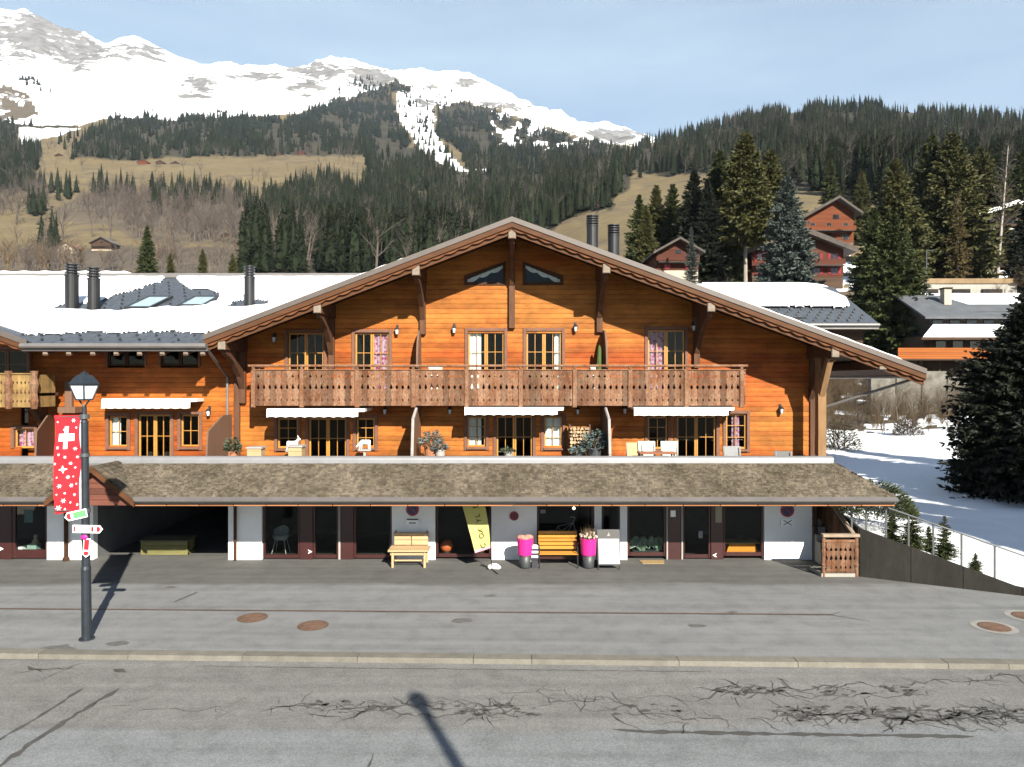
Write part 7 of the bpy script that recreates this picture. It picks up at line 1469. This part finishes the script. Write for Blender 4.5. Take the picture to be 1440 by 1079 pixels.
for i, (u, Y, h, m_, lab) in enumerate(((1180, 47, 2.6, SHRUBG, ''), (1277, 54, 1.8, DKLOG, ''))):
    X = px(u, Y); z = ground_z(X, Y); m = MB(); leafy(m, X, Y, z - .1, 1.3 if i == 0 else 1.0, h * .8, 900, random.Random(70 + i), .3, .07); t = thing('bush', ('olive scrubby bush on the snow right of the corner post', 'low dark bush on the snow under the saplings')[i], 'bush', (X, Y, z)); m.build('foliage', (M('olive_scrub', (.060, .055, .026), .8, .3, 3), TWIG)[i], t)
    for k in range(3): V, Fa = BUSH[k]; np_mesh('stems', V * h * .5 + np.array([[.3 * k - .3, 0, 0]]), Fa, TWIGB, t)
X, Y = px(1222, 25), 25.0; m = MB(); q = random.Random(88); leafy(m, X + .2, Y, .9, 1.3, 1.25, 4200, q, .20, .045, .1); z = 1.0; tag(m.build('juniper', SPRUCE, None, loc=(X, Y, z)), 'spreading dark green juniper behind the right end of the shingle roof', 'bush')
for i, (u, v_, Y, h, mt_, lab) in enumerate(((1418, 425, 96, 7.5, TWIGB, 'yellow-brown bare bush above the snow at the right edge'), (1402, 420, 100, 5.5, TWIGB, 'smaller yellow-brown bare bush left of the one at the right edge'), (1440, 380, 104, 9, TWIGB, 'tall yellowish bare tree at the right edge'), (1210, 480, 60, 5, TWIG, 'reddish bare bush under the back house eave'), (1235, 470, 62, 5, TWIG, 'grey bare bush right of the back house eave'), (1330, 560, 64, 4.5, PALEBARK, 'pale bare bush before the garden wall, right part'), (1300, 560, 64.5, 4.2, PALEBARK, 'pale bare bush before the garden wall, middle part'), (1360, 560, 62, 5, TWIG, 'grey bare bush beside the big dark spruce'), (1012, 390, 100, 7, PALEBARK, 'pale bare tree under the dark conifers above the roof slope'), (955, 392, 93, 3.6, TWIG, 'bare grey tree in front of the chalet with red shutters'), (1186, 350, 140, 7, TWIG, 'bare reddish tree in front of the upper orange chalet'))):
    bare('bare_tree' if h > 5.2 else 'bare_bush', lab, u, Y, h, mt_, BTWIGS[i % 5] if h > 5.2 else BUSH[i % 3], i, sxy=1.1, cat='tree' if h > 5.2 else 'bush')
# scrub and brush on the bank
g = np.random.default_rng(4); VV_, FF_ = [], []; nb_ = 0
for i in range(620):
    Y = g.uniform(56, 84); u = g.uniform(1150, 1420); X = px(u, Y); z = ground_z(X, Y)
    if Y < 63 and g.random() < .75: continue
    V, Fa = BUSH[i % 3]; k = g.uniform(.35, 1.25); VV_.append(V * k + np.array([[X, Y, z]])); FF_.append(Fa + nb_); nb_ += len(V)
tag(np_mesh('scrub', np.concatenate(VV_), np.concatenate(FF_), TWIGB), kind='stuff')
# far and mid conifers: land cover decides where they stand
vis = VV.copy(); dv = np.abs(np.gradient(VV, axis=0)); du = np.gradient(UU, axis=1); wgt = dv * du
def scatter(mask, per_px, rg_):
    w = (wgt * mask * np.clip((fbm(UU / 26, VV / 12, 4, 41) - .34) * 4.5, .04, 1.4)).ravel(); tot = w.sum(); n = int(tot * per_px); idx = rg_.choice(w.size, n, p=w / tot); i, j = np.unravel_index(idx, UU.shape); fi = np.clip(i + rg_.uniform(-.5, .5, n), 0, nr - 1.01); fj = np.clip(j + rg_.uniform(-.5, .5, n), 0, nc - 1.01); i0, j0 = fi.astype(int), fj.astype(int); a, b_ = (fi - i0)[:, None], (fj - j0)[:, None]
    Q = PTS; return (Q[i0, j0] * (1 - b_) + Q[i0, j0 + 1] * b_) * (1 - a) + (Q[i0 + 1, j0] * (1 - b_) + Q[i0 + 1, j0 + 1] * b_) * a
rg2_ = np.random.default_rng(12); inview = (UU > -260) & (UU < 1700) & (YY > 190)
fm = np.zeros(UU.shape)
for k, P in FOREST.items(): fm = np.maximum(fm, inpoly(uj, vj, P) * (.35 if k == 'slim' else 1))
fm = fm * inview * (snow < .5)
far_pts = scatter(fm * (YY > 520), .105, rg2_); mid_pts = scatter(fm * (YY <= 520) * (YY > 200), .026, rg2_)
belt_ = inpoly(uj, vj, [(20, 292), (60, 275), (110, 268), (190, 270), (230, 280), (285, 268), (345, 264), (348, 300), (250, 306), (200, 312), (40, 312)]) * inview
CL = [(68, 272, 12, 5), (98, 277, 18, 10), (140, 275, 18, 9), (180, 280, 16, 9), (222, 282, 16, 12), (262, 276, 14, 12), (300, 284, 26, 24), (335, 290, 14, 14), (48, 303, 12, 6), (385, 292, 34, 34), (255, 296, 12, 8), (218, 300, 16, 6)]
belt_l = [(rg2_.normal(u, s_ * .5), v + rg2_.normal(0, 4)) for u, v, s_, k_ in CL for _ in range(k_)]
belt_pts = np.array([h_ for h_ in (ground_hit(u, v, 180) for u, v in belt_l) if h_]); gl_pts = scatter((inpoly(UU, VV, GULLY) | inpoly(UU, VV, [(700, 165), (830, 205), (820, 225), (690, 200)]) | inpoly(UU, VV, [(80, 200), (110, 190), (110, 226), (85, 224)])) * inview, .012, rg2_)
mts_pts = scatter((inpoly(UU, VV, [(24, 112), (40, 108), (75, 135), (50, 132)]) | inpoly(UU, VV, [(470, 130), (500, 110), (545, 112), (520, 130)])) * (YY > 1500), .03, rg2_)
near_lst = [(rg2_.uniform(330, 420), rg2_.uniform(335, 395)) for _ in range(30)] + [(rg2_.uniform(55, 84), rg2_.uniform(345, 356)) for _ in range(7)] + [(rg2_.uniform(-10, 50), rg2_.uniform(215, 270)) for _ in range(14)] + [(55, 305), (62, 268), (860, 245), (1090, 232), (900, 252), (345, 302)]
np_pts = np.array([ground_hit(u, v, 180) for u, v in near_lst])
allp = np.concatenate([far_pts, mid_pts, belt_pts, gl_pts, mts_pts, np_pts]); hts = np.concatenate([7 + 15 * rg2_.beta(1.5, 1.5, len(far_pts)), rg2_.uniform(14, 24, len(mid_pts)), rg2_.uniform(15, 24, len(belt_pts)), rg2_.uniform(11, 20, len(gl_pts)), rg2_.uniform(18, 26, len(mts_pts)), rg2_.uniform(13, 20, len(np_pts))])
appar = hts / allp[:, 1]; uu_ = allp[:, 0] / allp[:, 1] * F + CX
vtop = CY - (allp[:, 2] + hts - HC) / allp[:, 1] * F
rank = np.where((uu_ > 0) & (uu_ < 1440) & (vtop < np.interp(uu_, [0, 285, 720, 1000, 1440], [392, 392, 306, 408, 520])), appar, -1); order = np.argsort(-rank); NI = 290
protos = []
for k in range(7):
    V, Fa = spruce_geo(10, 1.75 + .25 * (k % 3), 500 + k, 190, 4, .03, tw=1.25); V, Fa = with_core(V, Fa, 10, .72 + .1 * (k % 3), k); V = np.concatenate([V, [[-.12, 0, -.4], [.12, 0, -.4], [0, 0, 8], [0, 0.02, 8]]]); Fa = np.concatenate([Fa, [[len(V) - 4, len(V) - 3, len(V) - 2, len(V) - 1]]]); protos.append(np_mesh('conifer', V, Fa, FORESTN, reg=False))
for n_, i in enumerate(order[:NI]):
    o = link(bpy.data.objects.new('conifer', protos[n_ % 7])); o.location = allp[i]; s_ = hts[i] / 10; o.scale = (s_, s_, s_); o.rotation_euler = (0, 0, n_ * 2.4)
    tag(o, 'dark conifer among the many on the wooded slopes behind the roofs', 'tree', 'conifers on the wooded slopes')
def tier_cone(rg_):
    V, T = [], []
    for (z0, z1, r) in ((.02, .42, .17), (.2, .62, .14), (.42, .8, .105), (.62, 1.0, .07)):
        b_ = len(V); n = 7; a0 = rg_.uniform(0, 6)
        for i in range(n): a = a0 + 6.283 * i / n; rr = r * rg_.uniform(.45, 1.25); V.append((rr * math.cos(a), rr * math.sin(a), z0 + rg_.uniform(-.05, .06)))
        V.append((0, 0, z1)); T += [(b_ + i, b_ + (i + 1) % n, b_ + n) for i in range(n)]
    return np.array(V), np.array(T)
tem = [tier_cone(rg2_) for _ in range(9)]
fine_t = [with_core(*spruce_geo(1, .165 + .025 * (k % 3), 700 + k, 44, 2, .03, tw=1.5), 1, .075, k) for k in range(7)]
def merge_fine(name, idx, mat):
    VS, FS, b_ = [], [], 0
    for i in idx:
        V, T = fine_t[i % 7]; a = i * 2.399; c, s_ = math.cos(a), math.sin(a); h = hts[i]; w = h * (.8 + .9 * ((i * 7919) % 100) / 100); VS.append(np.stack([(V[:, 0] * c - V[:, 1] * s_) * w, (V[:, 0] * s_ + V[:, 1] * c) * w, V[:, 2] * h], -1) + allp[i]); FS.append(T + b_); b_ += len(V)
    return tag(np_mesh(name, np.concatenate(VS), np.concatenate(FS), mat), kind='stuff')
def merge_trees(name, idx, mat):
    VS, FS, b_ = [], [], 0
    for i in idx:
        V, T = tem[i % 9]; a = i * 2.399; c, s_ = math.cos(a), math.sin(a); h = hts[i]; w = h * (.85 + .9 * ((i * 7919) % 100) / 100); VS.append(np.stack([(V[:, 0] * c - V[:, 1] * s_) * w, (V[:, 0] * s_ + V[:, 1] * c) * w, V[:, 2] * h], -1) + allp[i]); FS.append(T + b_); b_ += len(V)
    return tag(np_mesh(name, np.concatenate(VS), np.concatenate(FS), mat), kind='stuff')
rest = order[NI:]; isf = (appar[rest] * F > 15) & (uu_[rest] > -30) & (uu_[rest] < 1470); merge_fine('woodland', rest[isf], FORESTN); merge_trees('forest', rest[~isf], FORESTM); print('FINE', isf.sum(), len(rest))
# bare grey woods between the meadows
bm_ = inpoly(uj, vj, [(100, 300), (120, 270), (345, 262), (345, 345), (205, 345), (150, 315)]) | inpoly(uj, vj, [(-100, 270), (60, 268), (70, 302), (-100, 305)])
bw = scatter(bm_ * inview, .034, rg2_); bl_ = scatter(1.0 * inpoly(uj, vj, [(-60, 404), (-60, 374), (60, 376), (180, 378), (300, 374), (345, 366), (345, 404)]) * inview, .034, rg2_); bf = scatter(((inpoly(uj, vj, FOREST['left' 'dark']) * .5 + inpoly(uj, vj, [(0, 240), (60, 240), (60, 300), (0, 300)]) + inpoly(uj, vj, [(110, 215), (500, 212), (500, 222), (110, 226)]) * .5 + inpoly(uj, vj, FOREST['right']) * .06 + inpoly(uj, vj, FOREST['centre']) * .14) > .05) * inview * np.where(inpoly(uj, vj, FOREST['right']) | inpoly(uj, vj, FOREST['centre']), .5, 1), .016, rg2_)
md_ = scatter(inview * (fm < .5) * (snow < .3) * ((YY > 330) & (YY < 1100) & (UU < 560)), .0022, rg2_); bf = np.concatenate([bf, md_]); bp_ = np.concatenate([bw, bl_, bf]); bh = np.concatenate([rg2_.uniform(8, 14, len(bw)), rg2_.uniform(5, 9.5, len(bl_)), rg2_.uniform(10, 17, len(bf))]); ap2 = bh / bp_[:, 1]; ub = bp_[:, 0] / bp_[:, 1] * F + CX; od = np.argsort(-np.where((ub > 0) & (ub < 1440), ap2, -1))
small = [bare_geo(10, 600 + k, 2, .6, 7, .018) for k in range(6)]; bmesh_ = [np_mesh('bare_tree', V, Fa, TWIG, reg=False) for V, Fa in small] + [np_mesh('bare_tree', V, Fa, TWIGB, reg=False) for V, Fa in small]
for n_, i in enumerate(od[:280]):
    isb = len(bw) <= i < len(bw) + len(bl_); o = link(bpy.data.objects.new('bare_tree', bmesh_[n_ % 6 + (6 if isb and n_ % 3 else 0)])); o.location = bp_[i]; s_ = bh[i] / 11; o.scale = (s_ * 1.3, s_ * 1.3, s_); o.rotation_euler = (0, 0, n_ * 1.3); tag(o, 'leafless grey-brown tree among the many on the far slopes', 'tree', 'leafless trees on the far slopes')
VS, FS, b_ = [], [], 0
for i in od[280:]:
    V, T = small[i % 6]; s_ = bh[i] / 11; a = i * 1.9; c, sn = math.cos(a), math.sin(a); VS.append(np.stack([(V[:, 0] * c - V[:, 1] * sn) * s_ * 1.3, (V[:, 0] * sn + V[:, 1] * c) * s_ * 1.3, V[:, 2] * s_], -1) + bp_[i]); FS.append(T + b_); b_ += len(V)
if VS: tag(np_mesh('bare_wood', np.concatenate(VS), np.concatenate(FS), TWIG), kind='stuff')
print('TREES', len(allp), len(bp_), 'far', len(far_pts), 'mid', len(mid_pts), 'belt', len(belt_pts))
# ---------------------------------------------------------------- thin valley haze
m = MB(); m.box(-7000, 7000, -600, 7400, -2, 2300); hz = m.build('haze', [], None); tag(hz, kind='stuff')
HZ = bpy.data.materials.new('valley_air'); HZ.use_nodes = True; n, l = HZ.node_tree.nodes, HZ.node_tree.links; n.remove(n['Principled BSDF'])
pv = n.new('ShaderNodeVolumePrincipled'); pv.inputs['Density'].default_value = 4.2e-5; pv.inputs['Color'].default_value = (.70, .82, 1.0, 1); pv.inputs['Anisotropy'].default_value = 0.0
l.new(pv.outputs[0], n['Material Output'].inputs['Volume']); hz.data.materials.append(HZ)
